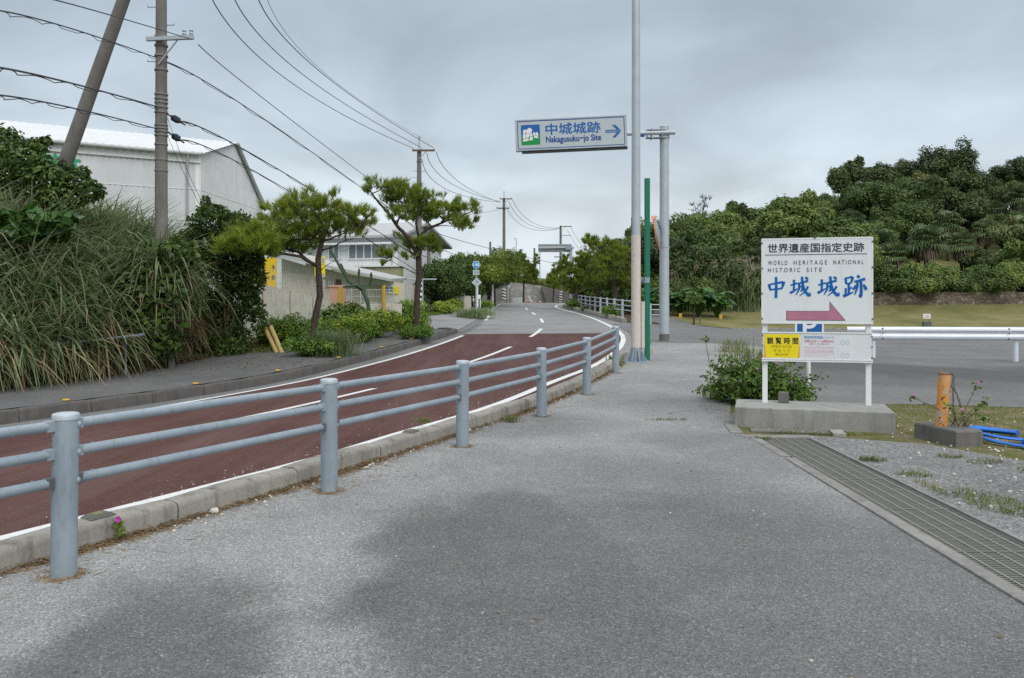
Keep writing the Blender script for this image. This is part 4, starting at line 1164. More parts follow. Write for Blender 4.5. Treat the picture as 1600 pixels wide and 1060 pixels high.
def hose():
    # folded lay-flat hose: flat ribbons with a rolled fold, partly filled near the frame edge
    t = thing('lay_flat_hose', (5.25, 8.6, 0), 'bright blue lay flat hose folded on the grass beside the bollard block', 'hose')
    def ribbon(m, pts, wd, th):
        P = [Vector(p) for p in pts]; q = []
        for i in range(len(P) - 1):
            a = P[max(i-1, 0)]; b = P[i]; c = P[i+1]; d = P[min(i+2, len(P)-1)]
            for k in range(5):
                tt = k / 5; q.append(0.5 * ((2*b) + (c - a)*tt + (2*a - 5*b + 4*c - d)*tt*tt + (3*b - a - 3*c + d)*tt**3))
        q.append(P[-1])
        r = random.Random(len(pts))
        m.tube(q, [wd * r.uniform(.93, 1.07) for _ in q], 12, True, 0, th)
    m = MB(); ribbon(m, [(4.98, 8.78, .10), (5.2, 8.95, .085), (5.45, 9.0, .055), (5.62, 8.85, .05)], .075, .42)
    m.build('folded_length', M['blue_hose'], t)
    m = MB()
    ribbon(m, [(4.97, 8.74, .115), (5.15, 8.58, .07), (5.35, 8.50, .045), (5.60, 8.42, .035)], .036, .45)
    ribbon(m, [(4.97, 8.70, .09), (5.08, 8.42, .04), (5.20, 8.22, .028), (5.38, 8.05, .025)], .034, .45)
    m.build('flat_lengths', M['blue_hose'], t)
    m = MB(); ribbon(m, [(5.28, 8.20, .045), (5.6, 8.20, .05), (6.0, 8.22, .05), (6.6, 8.3, .05)], .062, .8); m.build('full_length', M['blue_hose'], t)
    m = MB(); m.tube([(5.20, 8.12, .022), (5.5, 7.98, .016), (5.9, 7.92, .016), (6.4, 7.95, .016)], .012, 8)
    tag(m.build('garden_hose', M['green_hose']), 'thin green hose lying in front of the blue hose', 'hose')
hose()

# ------------------------------------------------------------------ tall steel pole, green post, sign gantry, mirror
def tall_pole():
    x, y = 2.70, 17.35; z = H(x, y)
    t = thing('steel_pole', (x, y, z), 'tall grey steel pole with flaking cream paint and rust on its lower part', 'pole')
    zs = lambda py: EYE - (py - HY) / FPX * y
    zj = zs(368)
    m = MB(); m.tube([(x, y, zs(545)), (x, y, zj)], [.104, .102], 28); m.build('painted_shaft', M['rusty_pole'], t)
    m = MB(); m.tube([(x, y, zj), (x, y, zs(180)), (x, y, 9.8)], [.100, .092, .085], 28); m.build('upper_shaft', M['galv_light'], t)
    for py in (340, 366):
        m = MB(); m.tube([(x + .10, y - .04, zs(py)), (x + .125, y - .045, zs(py))], .016, 8); m.build('bolt', M['steel_dark'], t)
    m = MB(); m.tube([(x - .097, y - .03, zs(340)), (x - .10, y - .03, zs(366))], .012, 6); m.build('hatch_edge', M['steel_dark'], t)
    m = MB(); m.box((x + .155, y + .02, zs(508)), (.075, .07, 1.02), bev=.006); m.build('cable_duct', M['rusty_pole'], t)
    m = MB(); zb = z + .0
    m.lathe((x, y, zb), [(.115, .02), (.113, .33), (.106, .335)], 28)
    m.box((x, y, zb + .012), (.52, .52, .03), bev=.004)
    for k in range(8):
        a = k * math.pi / 4 + .2; d = Vector((math.cos(a), math.sin(a), 0)); s = Vector((-d.y, d.x, 0)) * .006; o = Vector((x, y, zb + .027))
        i0 = o + d * .112; i1 = o + d * .245
        vs = [i0 + s, i1 + s, i1 + s + Vector((0, 0, .03)), i0 + s + Vector((0, 0, .29)), i0 - s, i1 - s, i1 - s + Vector((0, 0, .03)), i0 - s + Vector((0, 0, .29))]
        m.add(vs, [(0, 1, 2, 3), (7, 6, 5, 4), (0, 4, 5, 1), (1, 5, 6, 2), (2, 6, 7, 3), (3, 7, 4, 0)])
        m.lathe(o + Matrix.Rotation(math.pi / 8, 3, 'Z') @ d * .225, [(.018, 0), (.018, .03), (.001, .034)], 6)
    m.build('flange_base', M['galv'], t)
tall_pole()

def green_post():
    x, y = 3.03, 17.85; z = H(x, y)
    zs = lambda py: EYE - (py - HY) / FPX * y
    t = thing('green_post', (x, y, z), 'slim green square post strapped beside the tall steel pole', 'post')
    m = MB(); m.box((x, y, (z - .1 + zs(279)) / 2), (.106, .106, zs(279) - z + .1), Matrix.Rotation(.1, 3, 'Z'), bev=.008); m.build('shaft', M['green_post'], t)
    m = MB(); m.box((x - .055, y - .06, zs(438)), (.20, .012, .12)); m.box((x - .10, y - .2, zs(438)), (.012, .3, .11)); m.build('strap', M['galv'], t)
green_post()

def direction_sign():
    x, y = 4.78, 25.0; z = H(x, y)
    zs = lambda py, Y=y: EYE - (py - HY) / FPX * Y
    t = thing('direction_sign', (x, y, z), 'overhead sign with stone wall emblem, blue lettering and arrow on thick grey pole', 'road sign')
    m = MB(); m.tube([(x, y, z - .1), (x, y, zs(392)), (x, y, zs(198))], [.155, .148, .14], 28); m.lathe((x, y, zs(198)), [(.143, -.03), (.143, 0), (.08, .04), (.001, .05)], 28)
    po = m.build('pole', M['galv_light'], t)
    m = MB(); m.lathe((x, y, z), [(.158, -.02), (.158, .22), (.15, .225)], 28); m.build('foot_band', M['plinth_dark'], po)
    m = MB(); m.lathe((x, y, zs(386)), [(.156, -.02), (.156, .02)], 28); m.build('joint_ring', M['galv_light'], po)
    yaw = -0.05; roll = 0.036
    u = Vector((math.cos(yaw), math.sin(yaw), 0)); u = (u + Vector((0, 0, roll))).normalized()
    up = Vector((-roll, 0, 1)).normalized()
    Fs = frame((0, 0, 0), u, up); rot = Fs.to_3x3(); nrm = rot @ Vector((0, 0, 1))
    ctr = at(890.5, 213.6, 25.0)
    Wd, Hh, Dp = 3.42, .95, .24
    # arm
    m = MB(); a = ctr + u * 0.3 - nrm * (Dp + .09) + Vector((0, 0, .02)); b = Vector((x, y, zs(209))) + Vector((.30, 0, 0))
    b.y = y - 0.17; a2 = Vector((x - 1.25, y - .17, zs(211)))
    a = Vector((ctr.x - 1.2, y - .17 + .0, ctr.z - .03))
    m.tube([a, a2, b], .068, 18); m.build('arm', M['galv_light'], t)
    m = MB(); c = Vector((x - .05, y, zs(210)))
    m.box(c + Vector((-.22, -.05, .11)), (.62, .30, .014)); m.box(c + Vector((-.22, -.05, -.13)), (.62, .30, .014))
    for q in (-.5, -.36, -.05): m.box(c + Vector((q, -.05, -.01)), (.014, .34, .34 if q == -.36 else .22))
    m.lathe(c + Vector((.05, 0, 0)), [(.165, -.14), (.165, .13)], 24)
    m.build('clamp', M['galv_light'], t)
    m = MB(); m.box(c + Vector((-.66, -.17, -.06)), (.12, .1, .11), bev=.01); m.build('junction_box', M['navy'], t)
    # sign box in front of the arm
    m = MB(); cb = Vector((ctr.x, y - .17 - .09 - Dp / 2, ctr.z)); 
    m.box(cb, (Wd, Hh, Dp), rot, bev=.012)
    bx = m.build('sign_box', M['galv_light'], t)
    m = MB(); m.box(cb + rot @ Vector((.1, -Hh / 2 - .035, -.03)), (Wd - .16, .05, Dp - .05), rot, bev=.006); m.build('dark_underside', M['steel_dark'], bx)  # added dark strip that draws the dark underside of the sign box
    m = MB()
    for s in (-1, 1):
        m.box(cb + rot @ Vector((s * (Wd / 2 - .012), 0, Dp / 2)), (.03, Hh + .012, .03), rot); m.box(cb + rot @ Vector((0, s * (Hh / 2 - .012), Dp / 2)), (Wd - .04, .03, .03), rot)
    m.build('edging', M['galv_light'], bx)
    F = Matrix.Translation(cb) @ Fs @ Matrix.Translation((-Wd / 2, -Hh / 2, Dp / 2 + .002))
    U = lambda q: q * Wd
    V = lambda q: (1 - q) * Hh
    m = MB(); m.prism([(U(.008), V(.975)), (U(.992), V(.975)), (U(.992), V(.025)), (U(.008), V(.025))], F, .004); fc = m.build('face', M['sign_face'], bx)
    m = MB(); e = .011
    for (a0, b0, a1, b1) in ((.022, .945, .978, .945), (.022, .055, .978, .055)): m.prism([(U(a0), V(b0) - e), (U(a1), V(b0) - e), (U(a1), V(b0) + e), (U(a0), V(b0) + e)], F, .007)
    for a0 in (.022, .978): m.prism([(U(a0) - e, V(.945) + e), (U(a0) + e, V(.945) + e), (U(a0) + e, V(.055) - e), (U(a0) - e, V(.055) - e)], F, .0072)
    m.build('border', M['navy'], fc)
    text('blue_lettering', '中城城跡', U(.275), V(.525), U(.765), V(.165), F, M['sign_blue'], fc, bold=.022, depth=.007)
    text('blue_lettering', 'Nakagusuku−jo Site', U(.275), V(.83), U(.768), V(.575), F, M['navy'], fc, bold=.028, depth=.007)
    m = MB()
    m.prism([(U(.808), V(.490)), (U(.945), V(.490)), (U(.945), V(.470))  , (U(.930), V(.452)), (U(.808), V(.440))][0:2] + [(U(.925), V(.455)), (U(.808), V(.455))], F, .007)
    m.prism([(U(.808), V(.545)), (U(.925), V(.545)), (U(.945), V(.510)), (U(.808), V(.510))], F, .007)
    m.prism([(U(.868), V(.295)), (U(.898), V(.295)), (U(.950), V(.492)), (U(.920), V(.492))], F, .0075)
    m.prism([(U(.868), V(.705)), (U(.920), V(.508)), (U(.950), V(.508)), (U(.898), V(.705))], F, .0075)
    m.build('arrow', M['sign_blue'], fc)
    # emblem: stone walls between blue sky and green ground
    def rr(x0, y0, x1, y1, r, top=True, bot=True):
        p = []
        for cx, cy, a0, on in ((x1 - r, y1 - r, 0, top), (x0 + r, y1 - r, 90, top), (x0 + r, y0 + r, 180, bot), (x1 - r, y0 + r, 270, bot)):
            if on: p += [(cx + r * math.cos(R(a0 + k * 18)), cy + r * math.sin(R(a0 + k * 18))) for k in range(6)]
            else: p.append((x1 if a0 in (0, 270) else x0, y1 if a0 in (0, 90) else y0))
        return p
    x0, x1 = U(.052), U(.222); y0, y1 = V(.825), V(.17); ym = y0 + (y1 - y0) * .5
    m = MB(); m.prism(rr(x0, ym, x1, y1, .03, True, False), F, .006); em = m.build('emblem_sky', M['sign_blue'], fc)
    m = MB(); m.prism(rr(x0, y0, x1, ym, .03, False, True), F, .006); m.build('emblem_ground', M['sign_green'], fc)
    w_, h_ = x1 - x0, y1 - y0
    st = [[(.10, .17), (.40, .22), (.38, .34), (.10, .30)], [(.42, .23), (.62, .23), (.60, .42), (.44, .36)], [(.09, .32), (.23, .34), (.22, .56), (.10, .56)], [(.25, .35), (.42, .38), (.44, .58), (.24, .54)],
          [(.10, .58), (.22, .58), (.30, .76), (.12, .76)], [(.24, .58), (.40, .56), (.56, .62), (.60, .76), (.46, .86), (.32, .78)], [(.45, .40), (.60, .44), (.58, .60), (.46, .57)],
          [(.66, .34), (.90, .32), (.90, .42), (.68, .44)], [(.63, .46), (.76, .45), (.74, .60), (.65, .64)], [(.78, .45), (.91, .44), (.88, .62), (.76, .60)]]
    m = MB()
    for s in st: m.prism([(x0 + p[0] * w_, y0 + p[1] * h_) for p in s], F, .009)
    m.build('emblem_stones', M['white_paint'], fc)
direction_sign()

def traffic_mirror():
    x, y = 4.50, 24.75
    c = at(1026.5, 364, y - .25)
    t = thing('traffic_mirror', (4.78, 25.0, H(4.78, 25.0)), 'round traffic mirror seen edge on with orange rim, clamped to the sign pole', 'traffic mirror')
    n = Vector((-.95, .24, -.14)).normalized()
    rot = n.to_track_quat('Z', 'Y').to_matrix()
    m = MB(); prof = [(.001, -.09), (.25, -.075), (.44, -.035), (.50, 0.0), (.505, .02)]
    m.lathe(c, prof, 36, 0, rot); m.build('back_shell', M['galv'], t)
    m = MB(); m.lathe(c, [(.52, -.015), (.52, .03), (.45, .035), (.45, .02)], 36, 0, rot); m.build('rim', M['orange_mirror'], t)
    m = MB(); m.lathe(c, [(.45, .02), (.30, .05), (.001, .075)], 36, 0, rot); m.build('mirror_face', M['glass'], t)
    m = MB(); hood = []
    for k in range(13):
        a = R(45 + k * 90 / 12)
        for r_, zz_ in ((.53, -.02), (.54, .09)):
            hood.append(c + rot @ Vector((r_ * math.cos(a), r_ * math.sin(a), zz_)))
    m.add(hood, [(2*k, 2*k+1, 2*k+3, 2*k+2) for k in range(12)], 0, True); m.build('visor', M['orange_mirror'], t)
    m = MB()
    for dz in (.25, -.3): m.tube([c - n * .08 + Vector((0, 0, dz)), Vector((4.64, 24.95, c.z + dz * .8))], .022, 8)
    m.build('mounting_arms', M['galv'], t)
traffic_mirror()
# ------------------------------------------------------------------ foliage builders
def rand_dir(n, r=rng):
    v = r.normal(size=(n, 3)); return v / np.linalg.norm(v, axis=1, keepdims=True)

def leaf_quads(P, Nn, ln, wd, fold=0.25, droop=0.0, r=rng):
    """one folded four-cornered leaf per point; Nn = facing"""
    n = len(P)
    a = rand_dir(n, r); a -= Nn * (a * Nn).sum(1, keepdims=True); a /= np.maximum(np.linalg.norm(a, axis=1, keepdims=True), 1e-6)
    a[:, 2] -= droop; a /= np.maximum(np.linalg.norm(a, axis=1, keepdims=True), 1e-6)
    b = np.cross(Nn, a); b /= np.maximum(np.linalg.norm(b, axis=1, keepdims=True), 1e-6)
    l = (ln * r.uniform(.7, 1.3, n))[:, None]; w_ = (wd * r.uniform(.7, 1.3, n))[:, None]
    up = Nn * w_ * fold
    V = np.stack([P - a * l * .5, P + b * w_ * .5 + up - a * l * .05, P + a * l * .5 - Nn * l * .12, P - b * w_ * .5 + up - a * l * .05], 1)
    return V

def crown_points(blobs, n, r=rng, shell=.55, upbias=.25, low=-.75):
    """points spread through a set of ellipsoids (x, y, z, rx, ry, rz), denser towards their skins"""
    B = np.array(blobs, float); wts = (B[:, 3] * B[:, 4] * B[:, 5]) ** .667; wts /= wts.sum()
    k = r.choice(len(B), n, p=wts); d = rand_dir(n, r); d[:, 2] += upbias; d /= np.linalg.norm(d, axis=1, keepdims=True)
    d[:, 2] = np.maximum(d[:, 2], low)
    rad = shell + (1 - shell) * r.uniform(0, 1, n) ** .5
    rad *= 1 + .16 * np.sin(d[:, 0] * 7 + k) * np.sin(d[:, 1] * 6 + 2 * k) + .10 * r.normal(size=n)
    P = B[k, :3] + d * B[k, 3:] * rad[:, None]
    Nn = d + .75 * rand_dir(n, r); Nn[:, 2] += .35; Nn /= np.linalg.norm(Nn, axis=1, keepdims=True)
    return P, Nn

def shrub(name, base, blobs, n, ln, wd, mat, label, cat, group=None, stems=5, mat2=None, frac2=.0, seed=1, stem_r=.015, droop=0.0):
    r = np.random.default_rng(seed)
    t = thing(name, base, label, cat, group)
    P, Nn = crown_points(blobs, n, r)
    P = P[P[:, 2] > base[2] + .01]; Nn = Nn[:len(P)]
    V = leaf_quads(P, Nn, ln, wd, droop=droop, r=r)
    mats = [mat] + ([mat2] if mat2 else []); mi = (r.uniform(size=len(V)) < frac2).astype(int) if mat2 else None
    np_mesh('foliage', V, 4, mats, mi, t)
    m = MB()
    for k in range(stems):
        b = blobs[k % len(blobs)]; b0 = Vector(base) + Vector((r.uniform(-.08, .08), r.uniform(-.08, .08), -.03)); e = Vector(b[:3]) + Vector((r.uniform(-.3, .3) * b[3], r.uniform(-.3, .3) * b[4], .3 * b[5]))
        mid = b0.lerp(e, .5) + Vector((r.uniform(-.1, .1), r.uniform(-.1, .1), .1))
        m.tube([b0, mid, e], [stem_r, stem_r * .7, stem_r * .3], 6)
    m.build('stems', M['twig'], t)
    return t

# ---- pines: leaning trunk, few long limbs, flat pads of needle tufts
def needle_tufts(P, Dr, r, L_=.17, n=20, w=.012):
    m = len(P); 
    d = np.repeat(Dr, n, 0) * .95 + rand_dir(m * n, r) * .7; d[:, 2] += .12; d /= np.linalg.norm(d, axis=1, keepdims=True)
    c = np.repeat(P, n, 0) + np.repeat(Dr, n, 0) * (r.uniform(-.10, .06, m * n)[:, None])
    s = np.cross(d, rand_dir(m * n, r)); s /= np.maximum(np.linalg.norm(s, axis=1, keepdims=True), 1e-6)
    l = (L_ * r.uniform(.6, 1.15, m * n))[:, None]
    return np.stack([c - s * w * .5, c + s * w * .5, c + d * l], 1)

def pine(name, base, trunk, tr, limbs, pads, label, group, seed=1, tuft=.17, dens=1.0, mat=None, nw=.012, nn=20, bark_='bark'):
    """trunk: points; limbs: (points, r0); pads: (centre, rx, ry, rz)"""
    r = np.random.default_rng(seed); rr = random.Random(seed)
    t = thing(name, base, label, 'pine tree', group)
    m = MB(); m.tube(trunk, tr, 14); tk = m.build('trunk', M[bark_], t)
    m = MB(); ends = []
    for pts, r0 in limbs:
        P = [Vector(p) for p in pts]; q = []
        for i in range(len(P) - 1):
            for k in range(4): q.append(P[i].lerp(P[i+1], k / 4) + Vector((rr.uniform(-.02, .02), rr.uniform(-.02, .02), rr.uniform(-.02, .02))))
        q.append(P[-1]); n = len(q)
        m.tube(q, [r0 * (1 - .75 * i / (n - 1)) for i in range(n)], 8)
        ends += q[1:]
    allp = ends + [Vector(p) for p in trunk[len(trunk)//2:]]
    TP = []; TD = []
    for c, rx, ry, rz in pads:
        c = Vector(c)
        # boughs from the nearest limb into the pad, then twigs that carry tufts
        near = min(allp, key=lambda p: (p - c).length + (0.6 if p.z > c.z else 0))
        mid = near.lerp(c, .55) + Vector((0, 0, -.3 * rz))
        m.tube([near, mid, c], [.022, .017, .010], 6)
        nt_ = max(int(150 * dens * (rx * ry / .36)), 12)
        for k in range(max(5, nt_ // 9)):
            a = rr.uniform(0, 6.283); q = math.sqrt(rr.random())
            e = c + Vector((rx * q * math.cos(a), ry * q * math.sin(a), rz * rr.uniform(-.2, .6) * (1 - .6 * q)))
            s = c.lerp(mid, rr.uniform(0, .7)); m.tube([s, s.lerp(e, .5) + Vector((0, 0, -.04)), e], [.008, .006, .004], 4, False)
        a = r.uniform(0, 2 * math.pi, nt_); q = np.sqrt(r.uniform(0, 1, nt_)) * (1 + .18 * np.sin(3 * a + seed) + .12 * np.sin(7 * a))
        nk = max(nt_ // 7, 4); ka = r.uniform(0, 2 * math.pi, nk); kq = np.sqrt(r.uniform(0, 1, nk)) * 1.08; kz = r.uniform(-.9, .9, nk)
        ki = r.integers(0, nk, nt_); jit = r.normal(0, 1, (nt_, 3)) * [.085, .085, .05] * min(1.0, rx / .45)
        q = kq[ki]; a = ka[ki]
        x = c.x + rx * q * np.cos(a) + jit[:, 0]; y = c.y + ry * q * np.sin(a) + jit[:, 1]
        z = c.z + rz * 1.35 * ((1 - q ** 2) * .6 + kz[ki]) + jit[:, 2]
        TP.append(np.stack([x, y, z], 1))
        d = np.stack([np.cos(a) * q * .7, np.sin(a) * q * .7, np.full(nt_, .75)], 1) + .3 * r.normal(size=(nt_, 3)); TD.append(d / np.linalg.norm(d, axis=1, keepdims=True))
    m.build('boughs', M[bark_], t)
    V = needle_tufts(np.concatenate(TP), np.concatenate(TD), r, tuft, nn, nw)
    np_mesh('crown', V, 3, mat or M['pine'], None, t)
    return t

def pads_px(lst, Y, dY=.8, rs=random.Random(3), ry=None):
    o = []
    for px, py, rx, rz in lst:
        y = Y + rs.uniform(-dY, dY); c = at(px, py, y)
        o.append((c, rx / FPX * y, (ry or max(rx * .85, 24)) / FPX * y, max(rz, 6) / FPX * y))
    return o

def near_pines():
    # first pine by the far pavement
    Y = 21.5
    P = lambda *a: at(a[0], a[1], Y + (a[2] if len(a) > 2 else 0))
    b = P(487, 556); b.z = H(b.x, b.y) - .05
    tr = [b, P(489, 530), P(492, 500, .05), P(500, 462), P(498, 430), P(497, 405), P(503, 378), P(512, 355)]
    limbs = [([P(497, 415), P(470, 402, -.3), P(435, 395, -.7), P(395, 388, -1.1), P(362, 385, -1.3)], .05),
             ([P(497, 420), P(465, 395, .4), P(430, 380, .5), P(400, 372, .6)], .04),
             ([P(503, 378), P(530, 368, -.3), P(560, 355, -.5)], .035), ([P(503, 380), P(475, 355, .2), P(450, 340, .3)], .035),
             ([P(512, 355), P(520, 335, .2), P(525, 322, .2)], .03), ([P(510, 360), P(490, 330, -.3), P(470, 315, -.4)], .03), ([P(500, 395), P(530, 380, .5), P(552, 372, .7)], .028),
             ([P(497, 425), P(515, 412, -.3), P(535, 405, -.4)], .012)]
    pads = pads_px([(362, 380, 28, 10), (395, 386, 36, 9), (372, 392, 26, 7), (350, 388, 16, 6), (402, 370, 34, 10)], Y - 1.3, .3) + pads_px([(470, 318, 30, 10), (505, 320, 34, 10), (440, 334, 28, 11), (545, 332, 28, 9), (475, 338, 42, 13), (520, 342, 44, 13), (566, 344, 20, 8), (425, 350, 18, 9),
                    (500, 360, 42, 9), (540, 360, 26, 8), (400, 366, 44, 11), (362, 378, 26, 11), (430, 374, 46, 12), (390, 386, 46, 10), (455, 388, 30, 8), (470, 372, 36, 9), (425, 394, 30, 6), (350, 388, 14, 6), (447, 318, 10, 6), (575, 338, 8, 5)], Y, .75)
    pine('pine_tree', (b.x, b.y, b.z), tr, [.115, .098, .092, .088, .085, .075, .062, .045], limbs, pads, 'nearer pine on the far pavement, spreading crown reaching over the reeds', 'pines along the far pavement', 3, .20, .85, None, .0125, 26)
    # second pine, taller and thinner
    Y = 27.5
    P = lambda *a: at(a[0], a[1], Y + (a[2] if len(a) > 2 else 0))
    b = P(652, 512); b.z = H(b.x, b.y) - .05
    tr = [b, P(651, 490), P(652, 460, .05), P(655, 430), P(654, 405), P(652, 388)]
    limbs = [([P(653, 400), P(638, 372, -.2), P(620, 352, -.3), P(603, 330, -.4), P(585, 307, -.5), P(572, 290, -.5)], .085),
             ([P(653, 398), P(655, 372, .3), P(668, 358, .3), P(690, 348, .4), P(715, 340, .5), P(738, 330, .6)], .07),
             ([P(620, 352, -.3), P(626, 330, .2), P(640, 312, .4)], .04), ([P(655, 375, .2), P(650, 350, -.2), P(655, 325, -.3), P(665, 308, -.3)], .045),
             ([P(690, 348, .4), P(700, 335, .1), P(706, 325, 0)], .028), ([P(668, 358, .3), P(690, 352, -.4), P(716, 354, -.6)], .025),
             ([P(654, 430), P(630, 418, -.4), P(605, 404, -.6)], .022), ([P(654, 402), P(660, 392, -.5), P(668, 384, -.8)], .03), ([P(653, 402), P(640, 392, -.5), P(628, 386, -.8)], .03)]
    pads = pads_px([(601, 290, 30, 8), (622, 298, 26, 8), (645, 305, 24, 7), (585, 291, 14, 6), (610, 312, 20, 7), (640, 320, 36, 10), (675, 318, 34, 9), (702, 325, 24, 8), (735, 326, 15, 6), (722, 333, 14, 5),
                    (660, 333, 36, 9), (690, 338, 26, 8), (628, 336, 20, 7), (714, 352, 20, 6), (732, 350, 12, 5), (655, 384, 34, 6), (640, 378, 20, 6), (676, 382, 16, 5), (602, 401, 11, 5), (612, 396, 7, 4), (595, 407, 7, 4), (640, 400, 10, 5)], Y, .8)
    pine('pine_tree', (b.x, b.y, b.z), tr, [.122, .108, .10, .105, .098, .08], limbs, pads, 'second pine on the far pavement, forked open crown before the concrete pole', 'pines along the far pavement', 5, .21, .66, None, .0145, 24)
    # pines of the uphill planting strip, right of the road
    def strip_pine(px0, py0, px1, py1, Y, padl, lims, label, seed, tk=.16, dens=.62):
        P = lambda *a: at(a[0], a[1], Y + (a[2] if len(a) > 2 else 0))
        b = P(px0, py0); b.z = min(H(b.x, b.y), b.z) - .1
        tr = [b, P(px0 + (px1 - px0) * .3, py0 + (py1 - py0) * .4), P(px0 + (px1 - px0) * .55, py0 + (py1 - py0) * .7), P(px1, py1)]
        pine('pine_tree', (b.x, b.y, b.z), tr, [tk, tk * .85, tk * .75, tk * .5], [([P(*q) for q in l], .06) for l in lims], pads_px([(q[0], q[1], q[2] * .86, q[3] * .9) for q in padl], Y, 1.3), label, 'pines of the uphill planting strip', seed, .24, dens, M['pine_far'], .03, 14)
    strip_pine(896, 476, 912, 428, 56, [(890, 448, 20, 7), (905, 436, 24, 8), (920, 420, 26, 8), (900, 425, 24, 7), (935, 410, 20, 7), (905, 407, 14, 5), (882, 420, 14, 5), (886, 408, 10, 4), (880, 436, 10, 4), (925, 436, 22, 7), (910, 450, 20, 5), (870, 424, 7, 4), (915, 402, 12, 4), (940, 425, 18, 7)],
               [[(905, 450), (890, 440), (878, 430)], [(910, 435), (925, 422), (938, 412)]], 'leaning dense pine nearest the back of the far sign, right of the road', 11)
    strip_pine(930, 478, 940, 442, 50, [(928, 444, 18, 7), (945, 436, 20, 8), (958, 426, 16, 7), (930, 425, 18, 7), (948, 418, 16, 6), (940, 450, 18, 5), (962, 444, 12, 5)],
               [[(935, 456), (925, 446)], [(938, 450), (955, 430)]], 'small yellowish pine between the two larger pines right of the road', 12)
    strip_pine(964, 480, 950, 385, 47, [(925, 380, 14, 4), (940, 382, 18, 5), (955, 388, 18, 5), (915, 379, 7, 3), (965, 398, 22, 6), (945, 400, 16, 5), (978, 405, 16, 6), (960, 412, 24, 7), (985, 418, 14, 6), (950, 432, 16, 5), (968, 436, 26, 6), (985, 440, 14, 6), (945, 440, 10, 4), (978, 450, 12, 4)],
               [[(955, 420), (948, 395), (930, 382), (914, 380)], [(958, 430), (970, 412), (982, 406)], [(962, 448), (980, 438), (992, 436)]], 'tallest pine right of the road with a bare top bough reaching left', 13)
    # small cloud pine before the retaining wall
    strip_pine(818, 470, 819, 425, 84, [(815, 408, 8, 4), (822, 418, 8, 3), (828, 424, 9, 3), (812, 421, 7, 3), (833, 433, 8, 3), (824, 439, 8, 3), (838, 410, 4, 2), (812, 403, 6, 3)],
               [[(819, 440), (828, 425)], [(819, 430), (813, 415)]], 'small thin pine standing before the grey retaining wall', 14, .10, 1.2)
    strip_pine(864, 470, 866, 442, 90, [(865, 436, 8, 3), (861, 441, 8, 3), (869, 444, 8, 3)], [[(865, 450), (862, 442)]], 'tiny pine on the verge left of the far sign pole', 15, .08, 1.2)
near_pines()

# ---- broadleaf prototypes for the hill, copied many times
def tree_proto(name, seed, R_, Hh, n, ln, mat, trunkh, nblob, flat=.75, label='', cat='tree', group=None, wd=.6):
    r = np.random.default_rng(seed)
    t = thing(name, (0, 0, 0), label, cat, group)
    blobs = []
    for k in range(nblob):
        a = r.uniform(0, 6.283); q = R_ * math.sqrt(r.uniform(0, 1)) * .78
        z = trunkh + (Hh - trunkh) * (.30 + .55 * r.uniform() * (1 - .55 * (q / R_) ** 2))
        s = R_ * r.uniform(.26, .46)
        blobs.append((q * math.cos(a), q * math.sin(a), z + (R_ * .3 if k % 6 == 0 else 0), s * (.6 if k % 6 == 0 else 1), s * (.6 if k % 6 == 0 else 1), s * flat))
    P, Nn = crown_points(blobs, n, r, .5)
    V = leaf_quads(P, Nn, ln, ln * wd, r=r)
    np_mesh('crown', V, 4, mat, None, t)
    m = MB(); top = Vector((r.uniform(-.2, .2), r.uniform(-.2, .2), trunkh + .4 * (Hh - trunkh)))
    m.tube([(0, 0, -.4), (r.uniform(-.1, .1), r.uniform(-.1, .1), trunkh * .6), top], [R_ * .075, R_ * .06, R_ * .035], 8)
    for b in blobs[:7]:
        e = Vector(b[:3]); s = Vector((0, 0, trunkh * .55)).lerp(top, r.uniform(.2, .9)); m.tube([s, s.lerp(e, .5) + Vector((0, 0, .1)), e], [R_ * .03, R_ * .02, R_ * .008], 5)
    m.build('trunk', M['bark_grey'], t)
    return t

def palm_proto(seed, label, group):
    r = np.random.default_rng(seed)
    t = thing('fan_palm', (0, 0, 0), label, 'palm', group)
    Hh = 2.6; Vq = []
    for k in range(40):
        a = r.uniform(0, 6.283); el = r.uniform(-.35, 1.25)
        d = np.array([math.cos(a) * math.cos(el), math.sin(a) * math.cos(el), math.sin(el)])
        hub = np.array([0, 0, Hh]) + d * r.uniform(.55, .95)
        side = np.cross(d, [0, 0, 1.0]); side /= np.linalg.norm(side); upv = np.cross(side, d)
        nseg = 13; L_ = r.uniform(.75, 1.05)
        for j in range(nseg):
            th = -1.9 + 3.8 * j / (nseg - 1)
            dd = d * math.cos(th) + side * math.sin(th); pp = side * math.cos(th) - d * math.sin(th)
            w_ = .055; tip = hub + dd * L_ - np.array([0, 0, .38 * L_ * r.uniform(.7, 1.3)]); midp = hub + dd * L_ * .55 + upv * .03
            Vq.append([hub, midp + pp * w_, tip, midp - pp * w_])
    np_mesh('fronds', np.array(Vq), 4, M['palm'], None, t)
    Vd = []
    for k in range(160):
        a = r.uniform(0, 6.283); z = Hh - r.uniform(0, .5); o = np.array([math.cos(a), math.sin(a), 0]); s = np.array([-math.sin(a), math.cos(a), 0])
        p0 = np.array([0, 0, z]) + o * .15; p1 = p0 + o * r.uniform(.25, .6) - np.array([0, 0, r.uniform(.2, .5)]); p2 = p1 + o * r.uniform(0, .2) - np.array([0, 0, r.uniform(.5, .9)])
        Vd.append([p0, p1 + s * .07, p2, p1 - s * .07])
    np_mesh('dead_skirt', np.array(Vd), 4, M['palm_dead'], None, t)
    m = MB(); m.tube([(0, 0, -.5), (.05, 0, 1.2), (0, 0, Hh)], [.17, .14, .13], 10); m.build('trunk', M['bark_grey'], t)
    return t

